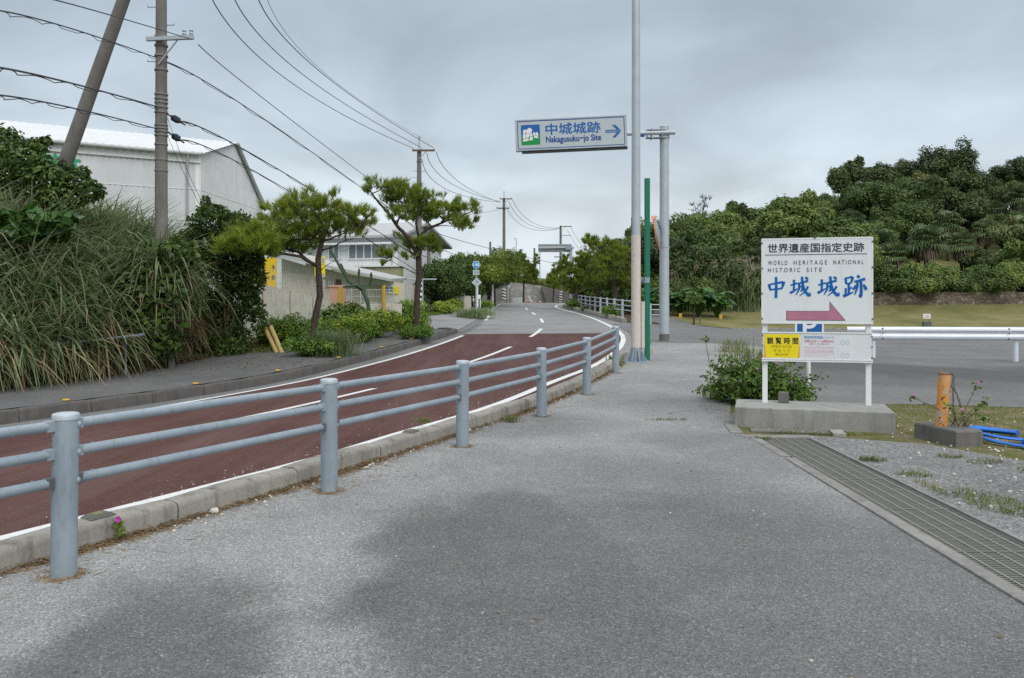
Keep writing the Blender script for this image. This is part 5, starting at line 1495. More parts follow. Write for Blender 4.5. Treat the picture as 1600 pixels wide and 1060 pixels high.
def place(root, x, y, z, s, rz, label=None):
    root.location = (x, y, z); root.scale = (s, s, s * random.uniform(.9, 1.1)); root.rotation_euler = (0, 0, rz)
    if label: root['label'] = label

def hill_wood():
    gl = 'broadleaf trees covering the hill'
    la = 'bushy green broadleaf tree in the closed canopy of the right hill'
    lb = 'olive green broadleaf tree in the closed canopy of the right hill'
    lc = 'small leafy shrub tree at the foot of the right hill'
    protos = [tree_proto('hill_tree', 21, 2.3, 4.6, 10500, .235, M['hill_a'], 1.3, 16, .7, la, 'tree', gl),
              tree_proto('hill_tree', 22, 2.6, 4.3, 11500, .22, M['hill_a'], 1.2, 20, .62, la, 'tree', gl),
              tree_proto('hill_tree', 23, 2.1, 4.9, 9500, .23, M['hill_b'], 1.5, 14, .75, lb, 'tree', 'olive broadleaf trees on the hill'),
              tree_proto('hill_tree', 24, 2.5, 4.4, 12000, .175, M['hill_a'], 1.2, 22, .7, la, 'tree', gl)]
    protos.append(tree_proto('hill_tree', 26, 2.2, 4.8, 4600, .20, M['hill_b'], 1.4, 15, .6, 'open brownish green tree with branches showing in the canopy of the right hill', 'tree', 'open trees on the hill', .45))
    palm = palm_proto(31, 'fan palm with drooping grey green fans among the trees of the right hill', 'fan palms on the hill')
    low = tree_proto('hill_shrub', 25, 1.5, 2.3, 6500, .17, M['hill_a'], .3, 16, .8, lc, 'shrub', 'shrubs at the foot of the hill')
    used = set()
    r = random.Random(17)
    def put(pr, *a, **k):
        if id(pr) in used: o = copy_tree(pr)
        else: o = pr; used.add(id(pr))
        place(o, *a, **k); return o
    # slope rows
    y = 55.5
    while y < 92:
        sp = 3.2 + (y - 55) * .018
        x = 10.5 if y < 64 else 8.0
        while x < y * .66 + 3:
            X = x + r.uniform(-1.0, 1.0); Yy = y + r.uniform(-1.2, 1.2)
            px = X / Yy * FPX + 800
            if X > 9.3 + max(0, (58 - Yy)) * .2:
                z = H(X, Yy) - .35
                pal = .50 if (1400 < px and Yy < 74) or (1180 < px < 1340 and 62 < Yy < 76) else (.22 if px > 1150 and Yy < 80 else .04)
                if r.random() < pal: put(palm, X, Yy, z + r.uniform(.2, 1.1), r.uniform(.75, 1.12), r.uniform(0, 6.28))
                else: put(r.choice(protos), X, Yy, z + r.uniform(-.4, .35), r.choice((.62, .8, .9, 1.0, 1.08, 1.2, 1.32)) * r.uniform(.94, 1.06), r.uniform(0, 6.28))
            x += sp
        y += 3.1
    # foot of the hill
    for k in range(34):
        px = 1050 + k * 17 + r.uniform(-6, 6); Yy = 54.2 + r.uniform(-.6, .8) - (0 if px > 1350 else .8)
        X = (px - 800) / FPX * Yy
        put(low, X, Yy, H(X, Yy) - .1, r.uniform(.75, 1.15), r.uniform(0, 6.28))
    # trees that rise out of the skyline
    big = tree_proto('skyline_tree', 41, 2.6, 6.8, 13000, .22, M['hill_dark'], .6, 34, .85, 'tallest dark tree standing out of the hill skyline, upper right', 'tree')
    c = at(1484, 285, 80); place(big, c.x, c.y, c.z - 2.9, 1.16, .5)
    p = tree_proto('skyline_tree', 42, 1.9, 4.2, 6500, .20, M['hill_dark'], .3, 20, .8, 'dark see-through tree leaning at the left shoulder of the tallest skyline tree', 'tree')
    c = at(1352, 302, 82); place(p, c.x, c.y, c.z - 2.4, .85, .2)
    for px, py, s, lab in ((1380, 288, 1.15, 'dark open tree on the skyline, second left of the tallest tree'), (1420, 278, 1.15, 'dark open tree on the skyline, just left of the tallest tree'), (1540, 285, .9, 'dark rounded tree on the skyline, just right of the tallest tree'), (1578, 272, 1.0, 'dark pointed tree on the skyline at the right edge of the photo')):
        o = copy_tree(p); c = at(px, py, 83); place(o, c.x, c.y, c.z - 2.2, s, r.uniform(0, 6), lab)
    # feathery casuarina on the left shoulder
    t = thing('casuarina_tree', (0, 0, 0), 'thin feathery casuarina standing above the left shoulder of the hill', 'tree')
    rg = np.random.default_rng(5); c0 = at(1097, 342, 70); t.location = c0
    m = MB(); m.tube([c0 + Vector((0, 0, -2.5)), c0 + Vector((.05, 0, .5)), c0 + Vector((.35, 0, 2.0))], [.09, .06, .02], 6); m.tube([c0 + Vector((0, 0, -.6)), c0 + Vector((-.5, 0, .6)), c0 + Vector((-.75, .1, 1.5))], [.05, .035, .015], 6)
    m.build('trunk', M['bark_grey'], t)
    Pq = []
    for k in range(46):
        s = rg.uniform(-.6, 1); base = np.array(c0) + (np.array([.35 * s, 0, 2.0 * s]) if k % 2 else np.array([-.1 - .5 * max(s, 0), 0, 1.6 * s]))
        Pq.append(base + rg.normal(size=3) * [.32, .32, .16])
    Pq = np.array(Pq); D = rand_dir(len(Pq), rg) * .5 + [0, 0, .7]
    V = needle_tufts(Pq, D, rg, .55, 14, .035); np_mesh('crown', V, 3, M['feather'], None, t)
hill_wood()

# dense trees left of the road, behind the footpath
def left_wood():
    r = random.Random(8)
    pa = tree_proto('roadside_tree', 51, 2.5, 5.0, 11000, .22, M['dark'], .25, 30, .9, '', 'tree')
    pb = tree_proto('roadside_tree', 52, 2.2, 4.6, 10000, .24, M['broad'], .2, 28, .9, '', 'tree')
    pcn = tree_proto('roadside_pine', 53, 2.6, 4.4, 9500, .22, M['pine_far'], 1.4, 20, .5, '', 'pine tree', None, .28)
    lst = [(pa, 690, 48.5, .70, 'dark round tree behind the striped pole and the second pine'), (pa, 712, 53, .74, 'dark tree directly left of the route sign'), (pa, 735, 58, .78, 'dark tree directly behind the route sign'),
           (pb, 705, 62, .88, 'mid green tree behind the tree left of the route sign'), (pb, 676, 58, .80, 'mid green tree at the corner of the white house'), (pcn, 748, 56, .88, 'bushy pine overhanging the footpath right of the route sign'), (pcn, 772, 63, .98, 'bushy pine beside the second striped pole'),
           (pcn, 728, 66, .98, 'tall bushy pine behind the route sign'), (pa, 765, 70, .95, 'dark tree at the left end of the retaining wall'), (pb, 745, 74, .95, 'mid green tree farthest up the left verge'), (pb, 660, 66, .9, 'mid green tree behind the white house, left of the tall pine')]
    used = set()
    for pr, px, Y, s, lab in lst:
        o = copy_tree(pr) if id(pr) in used else pr; used.add(id(pr))
        x = (px - 800) / FPX * Y; place(o, x, Y, H(x, Y) - .2, s, r.uniform(0, 6.28), lab); o['group'] = 'trees behind the uphill footpath'
    # right of the road, behind the far fence
    lst = [(pa, 985, 64, 1.0, 'dark tall tree just left of the steel pole, behind the pines'), (pb, 955, 60, .8, 'mid green shrub tree behind the far fence, below the tallest pine'), (pb, 925, 66, .8, 'mid green shrub tree behind the far fence, below the small pine'), (pa, 1030, 66, 1.0, 'dark tree seen between the steel pole and the sign pole'), (pb, 1000, 56, .8, 'mid green shrub tree hidden behind the steel pole'), (pa, 1060, 62, .95, 'dark tree right of the sign pole at the hill foot'),
           (pb, 940, 54, .5, 'low green shrub behind the left part of the far fence'), (pb, 968, 52, .48, 'low green shrub behind the middle of the far fence'), (pb, 985, 49, .45, 'low green shrub behind the right end of the far fence'), (pb, 912, 60, .5, 'low green shrub at the far end of the far fence'),
           (pb, 1085, 56, .72, 'rounded green shrub among the plumed reeds, left one'), (pb, 1120, 56.5, .75, 'rounded green shrub among the plumed reeds, middle one'), (pb, 1160, 56.5, .75, 'rounded green shrub among the plumed reeds, right one')]
    for pr, px, Y, s, lab in lst:
        o = copy_tree(pr); x = (px - 800) / FPX * Y; place(o, x, Y, H(x, Y) - .3, s, r.uniform(0, 6.28), lab); o['group'] = 'trees right of the road behind the fence'
left_wood()

# reeds with pale plumes and big elephant-ear leaves at the hill foot
def blades(P, hgt, wd, r, bend=.6, n=5):
    """grass blades: P base points, height array; each a ribbon of n-1 quads ending in a tip"""
    m = len(P); a = r.uniform(0, 2 * math.pi, m); d = np.stack([np.cos(a), np.sin(a), np.zeros(m)], 1)
    b = r.uniform(.3, 1.0, m) * bend; s = np.stack([-np.sin(a), np.cos(a), np.zeros(m)], 1)
    tw = r.uniform(-1, 1, m)[:, None]; s = s + d * tw * .6; s /= np.linalg.norm(s, axis=1, keepdims=True)
    pts = []
    for k in range(n):
        t = k / (n - 1); out = (b * t ** 2)[:, None] * hgt[:, None]; up = (hgt * (t - .42 * b * t ** 3))[:, None]
        pts.append(P + d * out + np.array([0, 0, 1]) * up)
    Q = []
    for k in range(n - 1):
        w0 = wd * (1 - .15 * k / (n - 1)) if k < n - 2 else wd * .7; w1 = wd * (.8 if k < n - 2 else .08)
        Q.append(np.stack([pts[k] - s * w0 * .5, pts[k] + s * w0 * .5, pts[k+1] + s * w1 * .5, pts[k+1] - s * w1 * .5], 1))
    return np.stack(Q, 1).reshape(-1, 4, 3)

def reeds():
    r = np.random.default_rng(14)
    n = 1300; px = r.uniform(1045, 1188, n); Y = r.uniform(52.0, 55.5, n); x = (px - 800) / FPX * Y
    z = np.array([H(a, b) for a, b in zip(x, Y)]); P = np.stack([x, Y, z], 1); h = r.uniform(1.2, 3.4, n)
    V = blades(P, h, .06, r, .8)
    k = 420; i = r.choice(n, k); tp = P[i] + np.stack([r.normal(0, .2, k), r.normal(0, .2, k), h[i] * .92], 1); tp = tp[(tp[:, 0] / tp[:, 1] * FPX + 800) < 1200]
    pl = needle_tufts(tp, np.tile([.25, 0, .95], (len(tp), 1)), r, .36, 7, .05)
    q = np.concatenate([pl, pl[:, 2:3, :]], 1)
    allv = np.concatenate([V, q]); mi = np.concatenate([np.zeros(len(V), int), np.ones(len(q), int)])
    o = np_mesh('reeds', allv, 4, [M['grass_green'], M['plume']], mi)
    tag(o, 'tall reeds with pale plumes at the foot of the hill', 'reeds', kind='stuff')
reeds()

def big_leaf(base, tip_dir, size, up, r):
    """heart-shaped leaf: fan of quads"""
    d = Vector(tip_dir).normalized(); n = Vector(up).normalized(); s = d.cross(n).normalized(); n = s.cross(d)
    b = Vector(base)
    out = [(0, -.18), (.28, -.30), (.46, -.08), (.45, .25), (.28, .62), (0, 1.0)]
    Q = []
    for k in range(len(out) - 1):
        for sg in (1, -1):
            a = b + s * sg * out[k][0] * size + d * out[k][1] * size + n * (-.30 * (out[k][1] - .2) ** 2 + .18 * out[k][0]) * size
            c = b + s * sg * out[k+1][0] * size + d * out[k+1][1] * size + n * (-.30 * (out[k+1][1] - .2) ** 2 + .18 * out[k+1][0]) * size
            i0 = b + d * max(out[k][1], 0) * size - n * .30 * max(out[k][1] - .2, 0) ** 2 * size; i1 = b + d * max(out[k+1][1], 0) * size - n * .30 * (max(out[k+1][1], 0) - .2) ** 2 * size * (1 if out[k+1][1] > .2 else 0)
            Q.append([i0, a, c, i1] if sg > 0 else [i0, i1, c, a])
    return Q

def elephant_ears(spots, group):
    for i, (px, py, Y, hgt, n, ls, lab) in enumerate(spots):
        r = random.Random(60 + i)
        c = at(px, py, Y); c.z = H(c.x, c.y)
        t = thing('elephant_ear_plant', c, lab, 'plant', group)
        Q = []; m = MB()
        for k in range(n):
            a = r.uniform(0, 6.283); h = hgt * r.uniform(.45, 1.0); q = hgt * r.uniform(.15, .5)
            b = c + Vector((q * math.cos(a), q * math.sin(a), h)); d = Vector((math.cos(a), math.sin(a), r.uniform(-.5, .2)))
            Q += big_leaf(b, d, ls * r.uniform(.7, 1.2), (d.x * -.3 + r.uniform(-.2, .2), d.y * -.3 - .25, 1), r)
            m.tube([c, c.lerp(b, .6) + Vector((0, 0, .15 * h)), b], [.02, .016, .008], 5, False)
        np_mesh('leaves', np.array([[tuple(v) for v in q] for q in Q]), 4, M['bigleaf'], None, t)
        m.build('stalks', M['bigleaf'], t)
elephant_ears([(1062, 492, 50.5, 1.5, 60, .48, 'big leaved plant at the hill foot, left of the dark sapling'), (1092, 494, 50, 1.8, 70, .50, 'big leaved plant at the hill foot, directly behind the dark sapling'),
               (1120, 496, 50, 1.6, 60, .46, 'big leaved plant at the hill foot, right of the dark sapling'), (1018, 488, 50.5, 1.7, 60, .46, 'big leaved plant at the hill foot, behind the green post')], 'big leaved plants at the hill foot')
M['yellow_sign_dull'] = paint('dull_yellow_post', (0.50, 0.33, 0.04), 0.6, 0.15, 6)
# ------------------------------------------------------------------ buildings on the left
def qbox(m, pts, z0, z1, mi=0):
    """upright prism over a ground polygon"""
    n = len(pts); vs = [(p[0], p[1], z0) for p in pts] + [(p[0], p[1], z1) for p in pts]
    m.add(vs, [tuple(reversed(range(n))), tuple(range(n, 2*n))] + [(i, (i+1) % n, n + (i+1) % n, n + i) for i in range(n)], mi)

def warehouse():
    C = Vector((-14.1, 36, 0)); Lf = Vector((-25.0, 29.9, 0)); Bk = Vector((-13.9, 44.2, 0)); Rg = Vector((-14.0, 40.2, 0))
    t = thing('warehouse', (-18, 38, 2), 'white corrugated warehouse rising behind the reed bank', 'warehouse')
    u = (C - Lf).normalized(); n = Vector((u.y, -u.x, 0))
    ze = EYE + (HY - 241) / FPX * 36; zr = EYE + (HY - 221.5) / FPX * 40.2 - .15; zb = EYE + (HY - 322) / FPX * 44.2
    # corrugated front
    m = MB(); Ln = (C - Lf).length; nr = int(Ln / .11); prof = []
    for k in range(nr + 1):
        s = Ln * k / nr; dpt = .028 if k % 2 else -.0
        prof.append(Lf + u * s + n * dpt)
    vs = [p + Vector((0, 0, z)) for z in (1.5, ze - .42) for p in prof]; c = len(prof)
    m.add(vs, [(i, i+1, c+i+1, c+i) for i in range(c-1)]); m.build('wall', M['corrugated'], t)
    m = MB()
    m.box((Lf + C) / 2 + n * .06 + Vector((0, 0, ze - .22)), (Ln, .10, .40), Matrix.Rotation(math.atan2(u.y, u.x), 3, 'Z'))
    m.box(C + n * .03 + Vector((-.12, 0, ze / 2 + .5)), (.26, .1, ze - 1.4), Matrix.Rotation(math.atan2(u.y, u.x), 3, 'Z'))
    m.build('fascia', M['white_paint'], t)
    m = MB(); vs = [C + Vector((0, 0, 1.5)), C + Vector((0, 0, ze)), Rg + Vector((0, 0, zr)), Bk + Vector((0, 0, zb)), Bk + Vector((0, 0, 1.5))]
    vs2 = [v + Vector((-10.4, -3.1, 0)) for v in vs]
    m.add(vs + vs2, [(4, 3, 2, 1, 0), (5, 6, 7, 8, 9)]); m.add([vs[3], vs[4], vs2[4], vs2[3]], [(0, 1, 2, 3)]); m.build('side_wall', M['house_white'], t)
    # roof: front slope with corrugated edge, back slope
    m = MB(); c = 0; A = []; B_ = []
    nr = int(Ln / .16)
    for k in range(nr + 1):
        s = Lf + u * (Ln + .15) * k / nr; dz = .035 * (k % 2)
        A.append(s + n * .28 + Vector((0, 0, ze + .02 + dz))); B_.append(s + (Rg - C) + Vector((0, 0, zr + .10 + dz)))
    c = len(A); m.add(A + B_, [(i, i+1, c+i+1, c+i) for i in range(c-1)])
    m.add([p - Vector((0, 0, .05)) for p in A] + A, [(i, i+1, c+i+1, c+i) for i in range(c-1)])
    e1, e2 = B_[0], B_[-1]; f1, f2 = e1 + (Bk - Rg) * 1.06 + Vector((0, 0, (zb - zr) * 1.06)), e2 + (Bk - Rg) * 1.06 + Vector((.1, 0, (zb - zr) * 1.06))
    m.add([e1, e2, f2, f1], [(0, 1, 2, 3)]); m.build('roof', M['shed_roof'], t)
    m = MB(); m.tube([Rg + Vector((.14, 0, zr + .06)), Bk + Vector((.14, .2, zb - .1))], .09, 6); m.build('verge_trim', M['house_grey'], t)
    ang = Matrix.Rotation(math.atan2(u.y, u.x), 3, 'Z')
    m = MB(); m.tube([Lf + n * .34 + Vector((0, 0, ze - .06)), C + n * .34 + Vector((0, 0, ze - .06))], .07, 8); m.build('gutter', M['house_grey'], t)
    m = MB(); p = C - u * .55 + n * .12; m.tube([p + n * .2 + Vector((0, 0, ze - .1)), p + Vector((0, 0, ze - .6)), p + Vector((0, 0, 1.5))], .05, 8); m.build('downpipe', M['house_grey'], t)
    m = MB()
    for zz in (3.6, 5.2, 6.6): m.box((Lf + C) / 2 + n * .030 + Vector((0, 0, zz)), (Ln, .012, .03), ang)
    m.build('lap_joints', M['white_paint'], t)
    m = MB(); sd = (Bk - C); sa = Matrix.Rotation(math.atan2(sd.y, sd.x), 3, 'Z'); sn = Vector((1, 0, 0))
    for k in range(1, 8):
        q = k / 8; top = (ze + (zr - ze) * q * 2) if q < .5 else (zr + (zb - zr) * (q - .5) * 2); m.box(C + sd * q + sn * .004 + Vector((0, 0, (1.5 + top - .1) / 2)), (.025, .012, top - 1.6), sa)
    for zz in (3.4, 5.0, 6.6): m.box(C + sd * .5 + sn * .006 + Vector((0, 0, zz)), (sd.length, .012, .025), sa)
    m.build('panel_joints', M['house_white'], t)
    F = frame(Lf + n * .036 + Vector((0, 0, 0)), u, (0, 0, 1))
    def sx(px):   # distance along the wall where pixel column px meets it
        k = (px - 800) / FPX; o = Lf + n * .036; return (k * o.y - o.x) / (u.x - k * u.y)
    for ch, p0, p1, y0, y1 in (('青', 56, 78, 268, 240), ('前', 80, 103, 270, 240), ('木', 104, 126, 274, 241)):
        Y = (Lf + u * sx((p0 + p1) / 2)).y
        text('green_lettering', ch, sx(p0), EYE - (y0 - HY) / FPX * Y, sx(p1), EYE - (y1 - HY) / FPX * Y, F, M['green_text'], t, bold=.03)
warehouse()

def house():
    # two storeys, long front towards the road, gable end on the right
    C = at(621, 473, 50); C.z = 0
    u = Vector((.968, -.25, 0)); v = Vector((.25, .968, 0))          # along the front (to the right), back into depth
    Lf = C - u * 9.0; B = C + v * 8.2; A2 = Lf + v * 8.2
    z = lambda py, Y=50: EYE - (py - HY) / FPX * Y
    rot = Matrix.Rotation(math.atan2(u.y, u.x), 3, 'Z'); n = -v
    t = thing('house', (C.x, C.y, .8), 'white two storey house with a long window row and a grey pitched roof', 'house')
    ze = z(369)
    m = MB(); qbox(m, [Lf, C, B, A2], .3, ze - .02)
    mid = C + v * 4.1; zr = z(351, 54) 
    m.add([C + Vector((0, 0, ze - .03)), B + Vector((0, 0, ze - .03)), mid + Vector((0, 0, zr - .12))], [(0, 1, 2)])
    m.build('wall', M['house_white'], t)
    m = MB()
    f0 = Lf - v * .55 - u * .4 + Vector((0, 0, ze - .12)); f1 = C - v * .55 + u * .55 + Vector((0, 0, ze - .12)); r0 = Lf + v * 4.1 - u * .4 + Vector((0, 0, zr)); r1 = C + v * 4.1 + u * .55 + Vector((0, 0, zr))
    b0 = A2 + v * .9 - u * .4 + Vector((0, 0, ze - .25)); b1 = B + v * .9 + u * .55 + Vector((0, 0, ze - .25)); th = Vector((0, 0, .16))
    vs = [f0, f1, r1, r0, b1, b0]; vs = vs + [q + th for q in vs]
    m.add(vs, [(6, 7, 8, 9), (9, 8, 10, 11), (0, 3, 2, 1), (3, 5, 4, 2), (0, 1, 7, 6), (1, 2, 8, 7), (2, 4, 10, 8), (4, 5, 11, 10), (3, 0, 6, 9), (5, 3, 9, 11)])
    m.build('roof', M['house_grey'], t)
    m = MB(); m.box((Lf + C) / 2 + n * .30 + Vector((0, 0, z(380.5))), (8.6, .55, .12), rot); m.build('window_canopy', M['white_paint'], t)
    def window(u0, u1, py0, py1, k):
        s0 = u0; s1 = u1; z0 = z(py1); z1 = z(py0)
        c = Lf + u * (s0 + s1) / 2 + n * .03 + Vector((0, 0, (z0 + z1) / 2))
        m = MB(); m.box(c, (s1 - s0, .05, z1 - z0), rot); g = m.build('window', M['glass'], t)
        m = MB(); w_ = s1 - s0
        for i in range(k + 1): m.box(c + u * (-w_ / 2 + w_ * i / k) + n * .03, (.07 if 0 < i < k else .09, .05, z1 - z0), rot)
        for zz in (z0, z1): m.box(c + n * .033 + Vector((0, 0, zz - (z0 + z1) / 2)), (w_ + .1, .06, .07), rot)
        m.build('frame', M['alu'], g)
    px2u = lambda px: 9.0 - (621 - px) / FPX * 50 / .968 * 1.0
    window(px2u(541), px2u(605), 381, 404, 5); window(px2u(507), px2u(525), 381, 404, 2)
    m = MB(); m.box(C - u * .35 + n * .05 + Vector((0, 0, (z(380) + z(440)) / 2)), (.08, .08, 2.4), rot); m.build('downpipe', M['house_grey'], t)
    # lower storey: mould-stained part and sill band
    m = MB(); c = Lf + u * 7.1 + n * .35
    m.box(c + Vector((0, 0, z(430))), (4.6, .7, z(418) - z(442)), rot); m.build('stained_wall', M['house_tan'], t)
    m = MB(); m.box(Lf + u * 7.1 + n * .40 + Vector((0, 0, z(416.5))), (4.8, .85, .10), rot); m.build('ledge', M['white_paint'], t)
house()

def low_house():
    # single storey wing with a lean-to roof falling to the right
    Y = 43.0; z = lambda py: EYE - (py - HY) / FPX * Y; X = lambda px: (px - 800) / FPX * Y
    t = thing('annex', (X(565), Y, .6), 'cream single storey annex with a falling roof, in front of the white house', 'house')
    m = MB()
    poly = [(X(440), .3), (X(632), .3), (X(632), z(443)), (X(503), z(422)), (X(440), z(404))]
    m.add([(p[0], Y, p[1]) for p in poly] + [(p[0], Y + 5, p[1]) for p in poly], [(0, 1, 2, 3, 4), (9, 8, 7, 6, 5)] + [(i, i, i, i) for i in []] + [(0, 5, 6, 1), (1, 6, 7, 2)]); m.build('wall', M['house_cream'], t)
    m = MB(); a0, a1, b0, b1 = (X(432), z(398)), (X(505), z(417)), (X(505), z(417)), (X(616), z(441))
    for (p, q) in ((a0, a1), (b0, b1)):
        vs = [(p[0], Y - 1.2, p[1]), (q[0], Y - 1.2, q[1]), (q[0], Y + 5.2, q[1] + .25), (p[0], Y + 5.2, p[1] + .25)]
        vs += [(v[0], v[1], v[2] + .14) for v in vs]
        m.add(vs, [(3, 2, 1, 0), (4, 5, 6, 7), (0, 1, 5, 4), (1, 2, 6, 5), (2, 3, 7, 6), (3, 0, 4, 7)])
    m.build('roof', M['house_grey'], t)
    m = MB(); m.box((X(547), Y - .02, z(449)), (X(588) - X(508), .05, .1)); m.box((X(575), Y - .03, z(463)), (X(592) - X(545), .04, z(445) - z(480))); m.build('carport_opening', M['house_tan'], t)
    def win(p0, p1, y0, y1):
        m = MB(); m.box(((X(p0) + X(p1)) / 2, Y - .03, (z(y0) + z(y1)) / 2), (X(p1) - X(p0), .06, z(y0) - z(y1))); g = m.build('window', M['glass'], t)
        m = MB()
        for q in (p0, (p0 + p1) / 2, p1): m.box((X(q), Y - .07, (z(y0) + z(y1)) / 2), (.06, .04, z(y0) - z(y1)))
        for q in (y0, y1): m.box(((X(p0) + X(p1)) / 2, Y - .075, z(q)), (X(p1) - X(p0) + .06, .04, .06))
        m.build('frame', M['alu'], g)
    win(602, 615, 448, 458); win(514, 521, 441, 447)
    m = MB(); m.box((X(619.5), Y - .04, z(454)), (.22, .03, .40)); m.build('yellow_panel', M['yellow_sign'], t)
    m = MB(); m.box((X(529), Y - .05, z(442)), (.26, .08, .36)); m.build('meter_box', M['brown_arm'], t)
low_house()

def boundary_wall():
    # long beige wall, its top falling as it runs away from us
    a = at(354, 546, 23.8); b = at(516, 472, 34.0); a.z = b.z = 0
    d = (b - a); Ln = d.length; d = d.normalized(); n = Vector((d.y, -d.x, 0))
    t = thing('boundary_wall', (a.x, a.y, .1), 'long beige concrete boundary wall with rust streaks behind the hedge', 'wall')
    m = MB(); zt0 = EYE - (432 - HY) / FPX * 23.8; zt1 = EYE - (471 - HY) / FPX * 34
    k = 4
    for i in range(k):
        p = a.lerp(b, i / k); q = a.lerp(b, (i + 1) / k) - d * .012
        z0 = zt0 + (zt1 - zt0) * i / k; z1 = zt0 + (zt1 - zt0) * (i + 1) / k
        vs = [p + n * .09, q + n * .09, q - n * .09, p - n * .09]
        vs = [v + Vector((0, 0, -.3)) for v in vs] + [v + Vector((0, 0, zz)) for v, zz in zip(vs, (z0, z1, z1, z0))]
        m.add(vs, [(3, 2, 1, 0), (4, 5, 6, 7), (0, 1, 5, 4), (1, 2, 6, 5), (2, 3, 7, 6), (3, 0, 4, 7)])
    m.build('panels', M['wall'], t)
    m = MB()
    for i in (1, 2, 3):
        p = a.lerp(b, i / k) + n * .092; z1 = zt0 + (zt1 - zt0) * i / k
        m.box(p + Vector((0, 0, z1 / 2)), (.10, .004, z1 - .02), Matrix.Rotation(math.atan2(d.y, d.x), 3, 'Z'))
    m.build('rust_streaks', M['rust_streak'], t)
    # mesh fence standing behind it
    f = thing('mesh_fence', (a.x + 3, a.y + 5, 1.5), 'grey wire mesh fence on posts above the beige wall', 'fence')
    m = MB(); s0 = a.lerp(b, .36) - n * .25; s1 = b - n * .25
    def zt(s): return 1.2
    for i in range(5):
        p = s0.lerp(s1, i / 4); y = p.y
        p2 = p + Vector((0, 0, EYE - (430 - HY) / FPX * y if i == 0 else EYE - (438 - HY) / FPX * y))
        m = MB(); m.tube([p + Vector((0, 0, .5)), p2], .035, 6); m.build('post', M['brown_arm'] if i == 0 else M['rust_mesh'], f)
    m = MB()
    L2 = (s1 - s0).length
    for k in range(int(L2 / .2)):
        p = s0.lerp(s1, k * .2 / L2); m.box(p + Vector((0, 0, 1.75)), (.008, .008, 1.7))
    for zz in np.arange(1.0, 2.6, .2): m.tube([s0 + Vector((0, 0, zz + .25)), s1 + Vector((0, 0, zz + .0))], .004, 4)
    m.build('mesh', M['rust_mesh'], f)
    # salmon gate pillar, low wall, gate railing
    Y = 34.2; X = lambda px: (px - 800) / FPX * Y; z = lambda py: EYE - (py - HY) / FPX * Y
    m = MB(); m.box((X(525.5), Y + .3, (z(449) + .2) / 2), (X(537) - X(515), .6, z(449) - .2)); m.box((X(525.5), Y + .3, z(447.5)), (X(538) - X(513.5), .68, .09), bev=.01)
    o = thing('gate_pillar', (X(525.5), Y + .3, .3), 'salmon pink rendered gate pillar at the end of the beige wall', 'pillar'); m.build('shaft', M['pink_pillar'], o)
    m = MB(); m.box((X(532), Y - .02, z(463)), (.16, .05, .75)); m.build('yellow_plate', M['yellow_sign_dull'], o)
    m = MB(); m.box(((X(540) + X(625)) / 2, Y + .5, (z(474.5) + .2) / 2), (X(625) - X(540), .16, z(474.5) - .2)); m.build('low_garden_wall', M['wall'])
    tag(bpy.context.scene.objects['low_garden_wall'], 'low beige garden wall right of the salmon pillar', 'wall')
    g = thing('railing', (X(580), Y + .5, z(474)), 'thin grey metal railing on the low garden wall', 'railing')
    m = MB(); zt_, zb_ = z(452.5), z(474)
    for px in np.arange(541, 612, 2.6): m.box((X(px), Y + .5, (zt_ + zb_) / 2), (.016, .016, zt_ - zb_))
    m.build('bars', M['rust_mesh'], g)
    m = MB()
    for zz in (zt_, (zt_ + zb_) / 2, zb_ + .04): m.box(((X(541) + X(612)) / 2, Y + .5, zz), (X(612) - X(541), .03, .03))
    for px in (546, 560, 595, 612): m.box((X(px), Y + .47, (zt_ + zb_) / 2), (.05, .05, zt_ - zb_ + .1))
    m.build('frame', M['galv_light'], g)
    m = MB(); m.tube([(X(598.5), Y + .2, .3), (X(598.5), Y + .2, z(446))], .075, 10); tag(m.build('gate_post', M['yellow_sign_dull']), 'upright dull yellow gate post before the thin railing', 'post')
    m = MB(); m.tube([(X(622), Y + 3.5, .4), (X(622), Y + 3.5, z(432))], .03, 6); m.tube([(X(622), Y + 3.5, z(433)), (X(670), Y + 3.5, z(433))], .03, 6); m.tube([(X(646), Y + 3.5, z(433)), (X(646), Y + 3.5, z(480))], .03, 6)
    tag(m.build('pipe_frame', M['galv_light']), 'tall thin pipe frame between annex and striped pole', 'frame')
M['rust_streak'] = paint('rust_streak', (0.33, 0.22, 0.10), 0.9, 0.3, 8)
boundary_wall()

